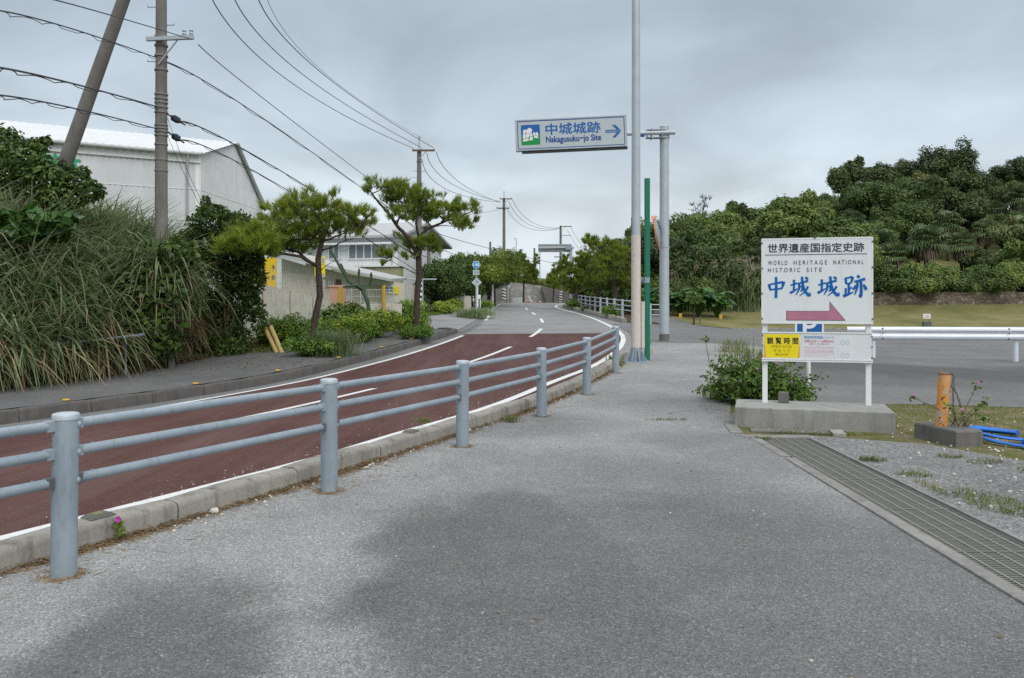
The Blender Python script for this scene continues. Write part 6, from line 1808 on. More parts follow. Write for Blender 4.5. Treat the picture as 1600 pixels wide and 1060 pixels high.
def hoardings():
    Y = 31.0; X = lambda px: (px - 800) / FPX * Y; z = lambda py: EYE - (py - HY) / FPX * Y
    t = thing('hoarding', (X(410), Y, 2.3), 'big yellow hoarding half hidden by the dark shrub', 'hoarding')
    m = MB(); m.box(((X(385) + X(432)) / 2, Y, (z(403) + z(449)) / 2), (X(432) - X(385), .08, z(403) - z(449))); p = m.build('board', M['yellow_wall'], t)
    F = frame((X(385), Y - .042, z(449)), (1, 0, 0), (0, 0, 1)); s = Y / FPX
    text('black_lettering', '予', 40 * s, 26 * s, 45 * s, 34 * s, F, M['navy'], p, bold=.02); text('black_lettering', '約', 40 * s, 11 * s, 45 * s, 19 * s, F, M['navy'], p, bold=.02)
    m = MB()
    for px in (390, 428): m.box((X(px), Y + .1, z(449) / 2), (.08, .08, z(449)))
    m.build('legs', M['rust_mesh'], t)
    Y2 = 37.0; X = lambda px: (px - 800) / FPX * Y2; z = lambda py: EYE - (py - HY) / FPX * Y2
    t = thing('hoarding', (X(502), Y2, 1.6), 'narrow green and yellow hoarding right of the first pine trunk', 'hoarding')
    m = MB(); m.box((X(500), Y2, (z(401) + z(433)) / 2), (X(508) - X(492), .06, z(401) - z(433))); p = m.build('board', M['yellow_sign'], t)
    m = MB()
    for y0, y1 in ((403, 410), (412, 413.5), (428, 434)): m.box((X(500), Y2 - .035, (z(y0) + z(y1)) / 2), (X(507) - X(493), .012, z(y0) - z(y1)))
    m.build('green_bands', M['rust_mesh'], p)
    m = MB(); m.box((X(505), Y2 + .06, z(433) / 2 + .2), (.06, .06, z(433) - .4)); m.build('legs', M['rust_mesh'], t)
hoardings()

# ------------------------------------------------------------------ poles and cables
POLE = {}
M['band'] = paint('dull_pole_band', (0.20, 0.20, 0.195), 0.6, 0.1, 9)
def utility_pole(key, px, pyb, pyt, Y, r0, label, arms=(), sleeve=None, bands=(), steps=None, base=None, name='utility_pole', mast=None, group='concrete utility poles'):
    X = (px - 800) / FPX * Y; zs = lambda py: EYE - (py - HY) / FPX * Y
    zb = base if base is not None else H(X, Y)
    t = thing(name, (X, Y, zb), label, 'utility pole', group)
    zt = zs(pyt)
    m = MB(); m.tube([(X, Y, zb - .2), (X, Y, (zb + zt) / 2), (X, Y, zt)], [r0, r0 * .87, r0 * .74], 20); sh = m.build('shaft', M['pole'], t)
    if sleeve:
        m = MB(); m.tube([(X, Y, zs(sleeve[0])), (X, Y, zs(sleeve[1]))], r0 + .012, 20); m.build('warning_sleeve', M['stripes'], t)
    for py in bands:
        m = MB(); m.lathe((X, Y, zs(py)), [(r0 * .93 + .006, -.02), (r0 * .93 + .006, .02)], 20); m.build('band', M['band'], sh)
    for (x0, x1, py, mt, br) in arms:
        a = Vector(((x0 - 800) / FPX * Y, Y - r0 - .05, zs(py))); b = Vector(((x1 - 800) / FPX * Y, Y - r0 - .05, zs(py - (3 if key == 'A' else 0))))
        m = MB(); d = (b - a); m.box((a + b) / 2, (d.length, .09, .09), Matrix.Rotation(-math.atan2(d.z, d.x), 3, 'Y')); ar = m.build('crossarm', M[mt], t)
        if br:
            m = MB(); m.tube([Vector((X, Y - r0, zs(br[0]))), Vector(((br[1] - 800) / FPX * Y, Y - r0 - .05, zs(py)))], .022, 6); m.build('brace', M['galv_light'], t)
        if mt != 'galv_light' or key == 'A':
            pts = [a.lerp(b, q) for q in ((.04, .42, .96) if key != 'A' else (.80, .95))]
            for p in pts:
                m = MB(); m.lathe(p + Vector((0, 0, .04)), [(.03, 0), (.055, .05), (.035, .09), (.055, .12), (.02, .17)], 8); m.build('insulator', M['white_paint'] if key != 'A' else M['galv_light'], ar)
    if mast:
        m = MB(); m.tube([(X, Y, zs(mast[0])), (X, Y, zs(mast[1]))], .04, 8); m.box((X, Y, zs(mast[1])), (.14, .1, .1)); m.build('mast', M['galv_light'], t)
    if steps:
        k = 0
        for py in steps:
            m = MB(); s = 1 if k % 2 else -1; k += 1
            m.tube([(X + s * r0 * .7, Y - .02, zs(py)), (X + s * (r0 + .16), Y - .02, zs(py)), (X + s * (r0 + .16), Y - .02, zs(py) + .04)], .010, 6); m.build('step_bolt', M['steel_dark'], sh)
    POLE[key] = (X, Y, zs)
    return t
utility_pole('A', 252, 560, -70, 19.6, .165, 'thick concrete utility pole rising out of the reed bank', [(235, 308, 66, 'galv_light', (104, 284))], None, (58, 72, 88, 110, 148, 155, 161, 168, 176, 196, 201, 206, 212, 226, 250, 267), (12, 40, 97, 240))
utility_pole('B', 655, 500, 235, 42, .155, 'concrete utility pole with a striped sleeve behind the second pine', [(645, 680, 236.5, 'brown_arm', (250, 668))], (470, 436), (253, 300), (268, 268.5, 278, 288), None, 'utility_pole', (236, 215))
utility_pole('C', 787.5, 475, 310, 77, .17, 'slender concrete utility pole at the left edge of the road crest', [(781, 800, 311.5, 'brown_arm', (320, 795)), (776, 796, 326, 'wire', None)], (471, 451), (), None, None, 'utility_pole', (312, 300))
utility_pole('D', 876, 478, 353, 92, .17, 'concrete utility pole behind the far sign, right of the road', [(875, 893, 354.5, 'brown_arm', (364, 884)), (877, 892, 368.5, 'galv_light', None), (866, 877, 402, 'wire', None), (864, 877, 411, 'wire', None)], (472, 455), (), None, EYE - (476 - HY) / FPX * 92)
utility_pole('E', 766, 478, 378, 88, .15, 'short bare concrete pole behind the pine tops left of the road', (), None, (), None, None, 'concrete_pole')
utility_pole('F', 835, 470, 388, 100, .15, 'short bare concrete pole behind the thin pine on the retaining wall', (), None, (), None, None, 'concrete_pole')
utility_pole('G', 670, 480, 352, 52, .15, 'bare concrete pole behind the second pine, right of the striped pole', (), None, (), None, None, 'concrete_pole')

def leaning_pole():
    Y = 18.2
    a = at(66, 400, Y + .8); b = at(102, 255, Y + .4); c = at(193, 0, Y); d = at(232, -110, Y - .4)
    t = thing('leaning_pole', a, 'smooth concrete pole leaning steeply to the right out of the bushes', 'leaning pole')
    m = MB(); m.tube([a, b, c, d], [.165, .16, .135, .125], 20); m.build('shaft', M['pole'], t)
leaning_pole()

def cable(pts, rad, label, n=40, t0=0.0, t1=1.0, group='overhead cables', name='power_cable', twist=0):
    """quadratic sag through three points given as (px, py, Y)"""
    P = [at(*p) for p in pts]
    def q(t): return P[0] * ((t - .5) * (t - 1) * 2) + P[1] * (t * (1 - t) * 4) + P[2] * (t * (t - .5) * 2)
    T = np.linspace(t0, t1, n + 1); L_ = [q(t) for t in T]
    m = MB(); m.tube(L_, rad, 6)
    if twist:   # a second thinner cable lashed round the first
        m.tube([p + Vector((.03 * math.cos(twist * k), .03 * math.sin(twist * k), -.035 + .025 * math.sin(twist * .6 * k))) for k, p in enumerate(L_)], rad * .55, 5)
    o = m.build(name, M['wire'], None)
    return tag(o, label, 'cable', group)
# spans left of pole A, towards and past the camera's left
cable([(85, 0, 11.5), (190, 29, 14.5), (300, 62, 19.4)], .010, 'single cable from the top edge to the crossarm of the thick pole', t0=-.5)
cable([(0, 17, 11.5), (118, 47, 14.6), (243, 90, 19.45)], .012, 'uppermost bundled cable left of the thick pole, under the crossarm', t0=-.4, n=80, twist=1.0)
cable([(0, 106, 11.5), (118, 132, 14.6), (245, 167, 19.45)], .016, 'middle thick cable left of the thick pole', t0=-.4, n=80, twist=.9)
cable([(0, 149, 11.5), (118, 170, 14.6), (243, 201, 19.45)], .013, 'lowest bundled cable left of the thick pole', t0=-.4, n=80, twist=1.1)
# from pole A on to pole B
cable([(310, 70, 19.4), (450, 184, 28), (650, 335, 41.8)], .013, 'single cable from the crossarm of the thick pole to the striped pole')
cable([(260, 97, 19.45), (440, 205, 28), (652, 358, 41.8)], .016, 'uppermost bundled cable right of the thick pole', n=80, twist=.9)
cable([(283, 190, 19.6), (440, 268, 28), (652, 402, 41.8)], .018, 'bundled cable from the upper black splice box', n=80, twist=1.1)
cable([(283, 219, 19.6), (440, 292, 28), (652, 424, 41.8)], .015, 'bundled cable from the lower black splice box', n=80, twist=1.0)
cable([(262, 185, 19.6), (290, 260, 19.9), (318, 320, 20.2)], .006, 'steeper of two thin stays dropping from the thick pole', group='thin stays of the thick pole', name='stay_wire')
cable([(262, 212, 19.6), (286, 268, 20.0), (313, 322, 20.6)], .006, 'lower of two thin stays dropping from the thick pole', group='thin stays of the thick pole', name='stay_wire')
# high tension wires above, to the top of pole B
cable([(332, 0, 20), (475, 143, 29.5), (646, 232, 41.8)], .014, 'leftmost of the three high wires crossing the sky to the striped pole', t0=-.35, group='high wires to the striped pole')
cable([(367, 0, 20), (495, 133, 29.5), (659, 231, 41.8)], .014, 'middle of the three high wires crossing the sky to the striped pole', t0=-.35, group='high wires to the striped pole')
cable([(404, 0, 20), (520, 128, 29.5), (677, 231, 41.8)], .014, 'rightmost of the three high wires crossing the sky to the striped pole', t0=-.35, group='high wires to the striped pole')
cable([(418, 0, 20), (520, 125, 29.5), (657, 215, 41.8)], .007, 'thin earth wire to the mast tip of the striped pole', t0=-.35)
# B to C
cable([(682, 238, 41.8), (722, 288, 54), (780, 316, 76.8)], .016, 'uppermost wire from the striped pole to the crest pole', group='wires from the striped pole to the crest pole')
cable([(667, 240, 41.8), (712, 291, 54), (785, 316, 76.8)], .016, 'middle wire from the striped pole to the crest pole', group='wires from the striped pole to the crest pole')
cable([(660, 249, 41.8), (704, 299, 54), (781, 316, 76.8)], .016, 'lowest wire from the striped pole to the crest pole', group='wires from the striped pole to the crest pole')
cable([(660, 335, 41.8), (730, 336, 57), (786, 326, 76.8)], .014, 'slack cable rising from the striped pole to the lower arm of the crest pole')
cable([(657, 340, 41.8), (715, 375, 60), (868, 412, 92)], .020, 'long cable from the striped pole past the crest pole to the far pole')
cable([(657, 372, 41.8), (700, 394, 60), (790, 424, 77)], .020, 'upper of two cables behind the second pine towards the crest pole')
cable([(657, 395, 41.8), (695, 410, 60), (790, 430, 77)], .020, 'lower of two cables behind the second pine towards the crest pole')
# C to D and beyond
cable([(800, 311, 76.8), (832, 348, 84), (876, 356, 91.8)], .018, 'uppermost wire between the crest pole and the far pole', group='wires from the crest pole to the far pole')
cable([(795, 315, 76.8), (828, 352, 84), (876, 357, 91.8)], .018, 'middle wire between the crest pole and the far pole', group='wires from the crest pole to the far pole')
cable([(792, 326, 76.8), (826, 357, 84), (876, 357, 91.8)], .018, 'lowest wire between the crest pole and the far pole', group='wires from the crest pole to the far pole')
cable([(892, 355, 91.8), (905, 378, 85), (927, 404, 78)], .016, 'upper wire falling right from the far pole to the pines', group='wires falling right of the far pole')
cable([(886, 358, 91.8), (897, 378, 85), (914, 402, 78)], .016, 'lower wire falling right from the far pole to the pines', group='wires falling right of the far pole')

for lab, a, b in (('upper black cable splice box right of the thick pole', (264, 180, 19.5), (285, 193, 20.4)), ('lower black cable splice box right of the thick pole', (266, 209, 19.5), (284, 221, 20.4))):
    a, b = at(*a), at(*b); m = MB(); d = b - a
    q = d.normalized().to_track_quat('X', 'Z').to_matrix()
    m.box((a + b) / 2, (.36, .13, .13), q, bev=.02); m.tube([a - d * .2, b + d * .2], .02, 8)
    tag(m.build('splice_box', M['wire']), lab, 'splice box', 'black splice boxes')

# guy wires with yellow guards
for i, (p0, p1, p2, lab) in enumerate((((433, 548, 21.9), (413, 511, 22.2), (399, 489, 22.4), 'left faded yellow guy wire guard before the beige wall'), ((441, 546, 21.9), (422, 509, 22.2), (399, 474, 22.5), 'right faded yellow guy wire guard before the beige wall'))):
    a, b, c = at(*p0), at(*p1), at(*p2); a.z = H(a.x, a.y) - .02
    t = thing('guy_wire_guard', a, lab, 'guy wire guard', 'yellow guy wire guards')
    m = MB(); m.tube([a, b], .062, 14); m.build('guard_tube', M['yellow_pipe'], t)
    m = MB(); m.lathe(b - (b - a).normalized() * .03, [(.066, 0), (.066, .05), (.02, .055)], 12, 0, (b - a).to_track_quat('Z', 'Y').to_matrix()); m.build('collar', M['wire'], t)
    m = MB(); m.tube([b, c, c + (c - b) * 3.2], .018, 8); m.build('upper_rod', M['yellow_pipe'], t)
for px, py, Y, lab in ((268, 573, 18.6, 'small square stone marker below the reed bank'), (367, 555, 22.4, 'small square stone marker at the foot of the dark shrub'), (436, 541, 22.1, 'small dark stone marker at the foot of the yellow guards')):
    c = at(px, py, Y); z = H(c.x, c.y); m = MB(); m.box((c.x, c.y, z + .08), (.13, .13, .24), Matrix.Rotation(.3, 3, 'Z'), bev=.012)
    tag(m.build('stone_marker', M['plinth_dark']), lab, 'marker stone', 'boundary marker stones')

# ------------------------------------------------------------------ route sign, warning sign and other small things up the road
def route_sign():
    Y = 41.0; X = lambda px: (px - 800) / FPX * Y; z = lambda py: EYE - (py - HY) / FPX * Y; s = Y / FPX
    x = X(744); t = thing('route_sign', (x, Y, H(x, Y)), 'blue hexagonal route sign 146 on a thin grey post', 'road sign')
    m = MB(); m.tube([(x, Y + .05, H(x, Y) - .1), (x, Y + .05, z(409))], .032, 10); m.build('post', M['galv_light'], t)
    c = Vector((x, Y, z(414)))
    def hexa(r): return [(r * math.cos(R(60 * k)) * 1.0, r * math.sin(R(60 * k)) * .98) for k in range(6)]
    F = frame(c, (1, 0, 0), (0, 0, 1))
    m = MB(); m.prism(hexa(6.7 * s), F @ Matrix.Translation((0, 0, -.01)), .012); p = m.build('hexagon_rim', M['white_paint'], t)
    m = MB(); m.prism(hexa(6.1 * s), F, .006); m.build('hexagon_plate', M['blue_route'], p)
    text('route_number', '146', -4.6 * s, -2.3 * s, 4.6 * s, 2.6 * s, F, M['white_paint'], p, bold=.03, lift=.006)
    m = MB()
    for k in (-3, -1, 1, 3): m.prism([(k * s - .6 * s, 4.1 * s), (k * s + .6 * s, 4.1 * s), (k * s + .6 * s, 4.8 * s), (k * s - .6 * s, 4.8 * s)], F, .008)
    m.build('small_lettering', M['white_paint'], p)
    F = frame((x, Y - .01, z(426)), (1, 0, 0), (0, 0, 1))
    m = MB(); m.prism([(-5 * s, -3.9 * s), (5 * s, -3.9 * s), (5 * s, 3.9 * s), (-5 * s, 3.9 * s)], F, .01); q = m.build('name_plate', M['sign_face'], t)
    text('plate_lettering', '北中', -3.4 * s, -2.2 * s, 3.4 * s, 2.2 * s, F, M['navy'], q, lift=.010)
    Y = 43.0; x = X(746); X2 = lambda px: (px - 800) / FPX * Y; z2 = lambda py: EYE - (py - HY) / FPX * Y; s = Y / FPX; x = X2(746)
    t = thing('warning_sign', (x, Y, H(x, Y)), 'pale diamond shaped sign on a white post just behind the route sign', 'road sign')
    m = MB(); m.tube([(x, Y + .05, H(x, Y) - .1), (x, Y + .05, z2(436))], .035, 10); m.build('post', M['white_paint'], t)
    F = frame((x - .04, Y, z2(441.5)), (1, 0, 0), (0, 0, 1))
    m = MB(); m.prism([(0, -8 * s), (8 * s, 0), (0, 8 * s), (-8 * s, 0)], F, .012); p = m.build('diamond_plate', M['sign_face'], t)
    m = MB(); m.prism([(1.0 * s * math.cos(k * .7) + 1.2 * s, 1.1 * s * math.sin(k * .7) + .8 * s) for k in range(9)], F, .015); m.build('black_dot', M['black_ink'], p)
    t = thing('small_notice', (X2(751), 46, H(X2(751), 46)), 'small white notice on short legs behind the route sign', 'notice')
    Y = 46.0; s = Y / FPX; x = X2(752) * 46 / 43; zz = EYE - (464 - HY) / FPX * Y
    m = MB(); m.box((x, Y, zz), (4.8 * s, .03, 6.5 * s)); m.build('board', M['white_paint'], t)
    m = MB()
    for k in (-1.8, 1.8): m.box((x + k * s, Y, (zz + H(x, Y)) / 2 - .1), (.05, .03, zz - H(x, Y)))
    m.build('legs', M['white_paint'], t)
    Y = 58.0; x = (769.5 - 800) / FPX * Y; zs = lambda py: EYE - (py - HY) / FPX * Y
    m = MB(); m.tube([(x, Y, H(x, Y) - .2), (x, Y, zs(446))], .075, 12); m.lathe((x, Y, zs(446)), [(.08, -.05), (.08, 0), (.03, .03)], 12); tag(m.build('white_post', M['white_paint']), 'plain white pipe post beside the path, right of the route sign', 'post')
    Y = 52.0; x = (722 - 800) / FPX * Y
    m = MB(); m.box((x, Y, H(x, Y) + .95), (.20, .2, 2.1)); tag(m.build('wooden_post', M['pole']), 'short grey square post among the trees left of the route sign', 'post')
    m = MB(); Y = 53.0; m.box(((700 - 800) / FPX * Y, Y, G(Y) + .6), (52 / FPX * Y, .2, 1.0)); m.box(((728 - 800) / FPX * Y, Y - .6, G(Y) + .55), (18 / FPX * Y, .2, .95)); tag(m.build('garden_wall', M['wall']), 'low pale garden wall under the dark trees left of the route sign', 'wall')
route_sign()

def far_things():
    # retaining wall at the bend: pale masonry in the middle, darker concrete wings
    t = thing('retaining_wall', (2, 96, 1), 'grey stone retaining wall closing the view up the road', 'retaining wall')
    z = lambda py, Y=96: EYE - (py - HY) / FPX * Y
    def slab(nm, quad, mat, Y=96, bk=.9, top=()):
        m = MB(); X = lambda px: (px - 800) / FPX * Y
        f = [Vector((X(px), Y + (EYE - (py - HY) / FPX * Y - 1.0) * .22, z(py, Y))) for px, py in quad]
        b = [v + Vector((0, bk, 0)) for v in f]; n = len(f)
        m.add(f + b, [tuple(range(n)), tuple(reversed(range(n, 2*n)))] + [((i+1) % n, i, n + i, n + (i+1) % n) for i in range(n)]); m.build(nm, mat, t)
    slab('masonry', [(792, 486), (860, 486), (849, 447), (797, 441)], M['stoneblock'])
    slab('concrete_wing', [(740, 486), (800, 486), (795, 445), (740, 452)], M['masonry_bg'], 95.2)
    slab('concrete_wing', [(856, 486), (940, 486), (940, 464), (890, 455), (847, 447)], M['masonry_bg'], 95.0)
    # grassy ground above it
    m = MB(); vs = []
    for py, Y in ((446, 97.2), (436, 101), (432, 112)):
        for px in (700, 760, 797, 820, 850, 890, 950):
            dy = {700: 3, 760: 0, 797: -1, 820: 0, 850: 3, 890: 10, 950: 18}[px]; vs.append(at(px, py + dy + .5, Y))
    m.add(vs, [(r_*7 + i, r_*7 + i + 1, r_*7 + 8 + i, r_*7 + 7 + i) for r_ in range(2) for i in range(6)], 0, True)
    tag(m.build('terrace', M['verge']), 'grassy terrace above the retaining wall', kind='structure')
    r = np.random.default_rng(3); n = 2600; px = r.uniform(790, 935, n); Y = r.uniform(96.8, 99, n)
    py = np.interp(px, [790, 820, 850, 890, 935], [442, 444, 448, 457, 466]); P = np.stack([(px - 800) / FPX * Y, Y, EYE - (py - HY) / FPX * Y - .2], 1)
    o = np_mesh('terrace_grass', blades(P, r.uniform(.5, 1.3, n), .06, r, .6), 4, M['grass_short']); tag(o, 'rough grass along the top of the retaining wall', kind='stuff')
    # back of the far direction sign
    Y = 70.0; X = lambda px: (px - 800) / FPX * Y; z = lambda py: EYE - (py - HY) / FPX * Y
    t = thing('direction_sign', (X(892), Y, H(X(892), Y)), 'far overhead sign seen from its blank grey back, right of the road', 'road sign')
    m = MB(); m.tube([(X(892), Y, .9), (X(892), Y, z(383.5))], [.15, .13], 16); m.build('pole', M['galv_light'], t)
    m = MB(); m.tube([(X(842), Y - .16, z(388.5)), (X(897), Y - .16, z(387.5))], .07, 10); m.box((X(888), Y - .08, z(387.5)), (.5, .3, .36)); m.build('arm', M['galv'], t)
    m = MB(); m.box((X(867), Y + .05, z(388)), (52 / FPX * Y, .10, 12.5 / FPX * Y)); m.build('sign_back', M['sign_back'], t)
    m = MB()
    for py in (382.5, 388, 393.5): m.box((X(867), Y - .02, z(py)), (52 / FPX * Y, .05, .05))
    m.build('ribs', M['galv'], t)
    # white panels, cones and barrier by the wall
    Y = 88.0; X = lambda px: (px - 800) / FPX * Y; z = lambda py: EYE - (py - HY) / FPX * Y
    m = MB(); m.box((X(808.5), Y, z(468)), (15 / FPX * Y, .08, .45)); m.box((X(808.5), Y, z(472)), (15 / FPX * Y, .05, .2)); tag(m.build('white_barrier', M['white_paint']), 'low white panel barrier before the retaining wall', 'barrier')
    for px, lab in ((825, 'upright red traffic cone beside the white panel'), (844, 'squat red cone right of the white panel')):
        t = thing('traffic_cone', (X(px), Y, z(473)), lab, 'traffic cone', 'red cones by the wall')
        h = .40 if px == 825 else .22
        m = MB(); m.lathe((X(px), Y, z(473)), [(.16, 0), (.14, .03), (.03, h)], 12); m.box((X(px), Y, z(473) + .01), (.36, .36, .03)); m.build('body', M['cone_red'], t)
        m = MB(); m.lathe((X(px), Y, z(473)), [(.115, h * .4), (.085, h * .6)], 12); m.build('white_band', M['white_paint'], t)
    m = MB(); a = at(827, 462, 87.8); b = at(830, 472, 87.6); m.box((a + b) / 2, (.16, .04, .75), Matrix.Rotation(-.35, 3, 'Y')); tag(m.build('leaning_board', M['white_paint']), 'thin white board leaning beside the upright red cone', 'board')
    # blue roadside sign over the trees, lamp columns
    Y = 90.0; X = lambda px: (px - 800) / FPX * Y; z = lambda py: EYE - (py - HY) / FPX * Y
    t = thing('roadside_sign', (X(798), Y, 1.4), 'pale blue roadside sign above the tree tops at the crest', 'road sign')
    m = MB(); m.box((X(799), Y, z(400)), (16 / FPX * Y, .1, 11 / FPX * Y)); p = m.build('board', M['pale_blue'], t)
    F = frame((X(799), Y - .055, z(400)), (1, 0, 0), (0, 0, 1)); text('white_lettering', '中城村', -.45, -.22, .45, .22, F, M['white_paint'], p, lift=.003)
    m = MB(); m.tube([(X(794), Y + .1, .8), (X(794), Y + .1, z(398))], .07, 8); m.build('post', M['galv_light'], t)
    for px, pt, arm, lab in ((806.5, 373, -4, 'thin street lamp column just right of the crest pole'), (843.5, 392, 0, 'thin lamp column hidden behind the far sign back')):
        t = thing('lamp_column', (X(px), 99, 1.2), lab, 'street lamp', 'thin lamp columns at the crest')
        Yc = 99.0; Xc = lambda q: (q - 800) / FPX * Yc; zc = lambda q: EYE - (q - HY) / FPX * Yc
        m = MB(); m.tube([(Xc(px), Yc, .6), (Xc(px), Yc, zc(pt))], [.09, .05], 8); m.build('column', M['galv_light'], t)
        m = MB(); m.tube([(Xc(px), Yc, zc(pt)), (Xc(px + (arm or 3)), Yc, zc(pt) + .02)], .045, 6); m.build('lamp_arm', M['galv_light'], t)
M['sign_back'] = paint('sign_back_grey', (0.40, 0.40, 0.385), 0.6, 0.05, 3)
M['pale_blue'] = paint('pale_blue_board', (0.36, 0.50, 0.58), 0.6, 0.05, 3)
far_things()

def far_fence():
    pts = [(7.3, 37.9), (6.6, 38.0), (5.95, 38.7), (5.6, 40.4), (5.45, 42.4), (5.3, 44.4), (5.15, 46.4), (5.05, 48.4), (4.95, 50.4), (4.85, 52.4), (4.75, 54.4), (4.68, 56.4), (4.62, 58.4), (4.6, 60.4)]
    t = thing('guard_fence', (5.3, 45, G(45)), 'pale grey pipe guard fence curving along the planting strip uphill', 'guard fence', None)
    P = [Vector((x, y, G(y) + (.20 if y > 38.2 else .05))) for x, y in pts]
    for p in P:
        m = MB(); m.tube([p - Vector((0, 0, .2)), p + Vector((0, 0, .86))], .062, 12); m.build('post', M['galv_light'], t)
    for h in (.80, .56, .32):
        m = MB(); m.tube([p + Vector((-.07, -.02, h)) for p in P], .027, 8); m.build('rail', M['galv_light'], t)
far_fence()

def lawn_things():
    # rubble wall at the back of the lawn
    Y = 53.0
    t = MB(); vs = []; xs = list(np.arange(20.0, 47.0, .5)); r = random.Random(2); fs = []
    for x in xs:
        px = x / Y * FPX + 800
        zt = EYE - ((457 if px < 1480 else 456) - HY) / FPX * Y + r.uniform(-.05, .05); zb = H(x, Y) - .3
        vs += [(x, Y, zb), (x, Y + .12, zt), (x, Y + .7, zt - .02), (x, Y + .7, zb)]
    for i in range(len(xs) - 1):
        for k in range(3): fs.append((i*4 + k, i*4 + 4 + k, i*4 + 5 + k, i*4 + k + 1))
    t.add(vs, fs, 0, False); tag(t.build('stone_wall', M['stonewall']), 'old brown rubble stone wall at the back of the lawn', 'wall')
    Y = 45.5; X = lambda px: (px - 800) / FPX * Y; z = lambda py: EYE - (py - HY) / FPX * Y
    t = thing('lawn_notice', (X(1448), Y, H(X(1448), Y)), 'small white notice on two dark legs at the lawn edge', 'notice')
    m = MB(); m.box((X(1448), Y, z(494.5)), (.42, .03, .28)); p = m.build('board', M['white_paint'], t)
    F = frame((X(1448), Y - .016, z(494.5)), (1, 0, 0), (0, 0, 1)); text('red_lettering', '立入禁止', -.15, .0, .15, .08, F, M['cone_red'], p); text('red_lettering', '駐車場', -.15, -.10, .15, -.03, F, M['cone_red'], p)
    m = MB()
    for s in (-.16, .16): m.box((X(1448) + s, Y, (z(498) + .1) / 2), (.03, .03, z(498) - .1))
    m.box((X(1448), Y, H(X(1448), Y) + .12), (.44, .2, .28)); m.build('legs', M['steel_dark'], t)
    for px, py, Y, lab in ((1063, 494, 49.6, 'left small yellow marker post at the edge of the far lawn'), (1126, 496, 49.2, 'right small yellow marker post at the edge of the far lawn')):
        c = at(px, py, Y); m = MB(); z0 = H(c.x, c.y); m.box((c.x, c.y, z0 + .12), (.20, .14, .30), bev=.02); tag(m.build('yellow_marker', M['yellow_stud']), lab, 'marker', 'yellow markers on the lawn')
    c = at(1084, 514, 45.6); c.z = H(c.x, c.y)
    t = thing('sapling', c, 'dark bare sapling trunk at the lawn corner before the big leaves', 'sapling')
    m = MB(); m.tube([c - Vector((0, 0, .1)), c + Vector((.02, 0, .6)), c + Vector((.06, 0, 1.25))], [.06, .05, .03], 8); m.build('trunk', M['bark'], t)
    r = np.random.default_rng(2); P, Nn = crown_points([(c.x + .05, c.y, c.z + 1.5, .5, .4, .35)], 120, r); np_mesh('crown', leaf_quads(P, Nn, .22, .12, r=r), 4, M['broad'], None, t)
    c = at(1094, 509, 46.5); c.z = H(c.x, c.y); m = MB(); m.box(c + Vector((0, 0, .22)), (.06, .06, .5)); tag(m.build('stake', M['steel_dark']), 'short dark stake right of the sapling', 'stake')
    m = MB(); r = random.Random(6)
    for k in range(30):
        x = 12.2 + k * .34; m.box((x, 43.9 + r.uniform(-.04, .04), .03), (.32, .15, .12), Matrix.Rotation(r.uniform(-.08, .08), 3, 'Z'), bev=.01)
    tag(m.build('lawn_kerb', M['kerb']), 'row of rough edging stones between car park and lawn', kind='structure')
lawn_things()
# ------------------------------------------------------------------ reed bank, bushes, hedges
def drooping(P, hgt, wd, r, n=7, lean=None, arch=1.0):
    """long arching reed leaves that rise and hang over; lean = preferred direction"""
    m = len(P); a = r.uniform(0, 2 * math.pi, m); d = np.stack([np.cos(a), np.sin(a), np.zeros(m)], 1)
    if lean is not None: d = d * .8 + np.array(lean) * r.uniform(-.1, .9, m)[:, None]; d[:, 2] = 0; d /= np.maximum(np.linalg.norm(d, axis=1, keepdims=True), .05)
    s = np.stack([-d[:, 1], d[:, 0], np.zeros(m)], 1) + .35 * rand_dir(m, r); s /= np.linalg.norm(s, axis=1, keepdims=True)
    reach = r.uniform(.2, .8, m) * arch; fall = r.uniform(.15, 1.05, m) * arch
    pts = []
    for k in range(n):
        t = k / (n - 1)
        pts.append(P + d * (reach * t ** 1.5)[:, None] * hgt[:, None] + np.array([0, 0, 1.]) * (hgt * (1.15 * t - fall * t ** 3))[:, None])
    Q = []
    for k in range(n - 1):
        f0 = math.sin(math.pi * min(.25 + .75 * (k / (n - 1)), 1)) ** .6 if k else .7; f1 = math.sin(math.pi * min(.25 + .75 * ((k + 1) / (n - 1)), .985)) ** .6
        Q.append(np.stack([pts[k] - s * wd * .5 * f0, pts[k] + s * wd * .5 * f0, pts[k+1] + s * wd * .5 * f1, pts[k+1] - s * wd * .5 * f1], 1))
    return np.stack(Q, 1).reshape(-1, 4, 3)

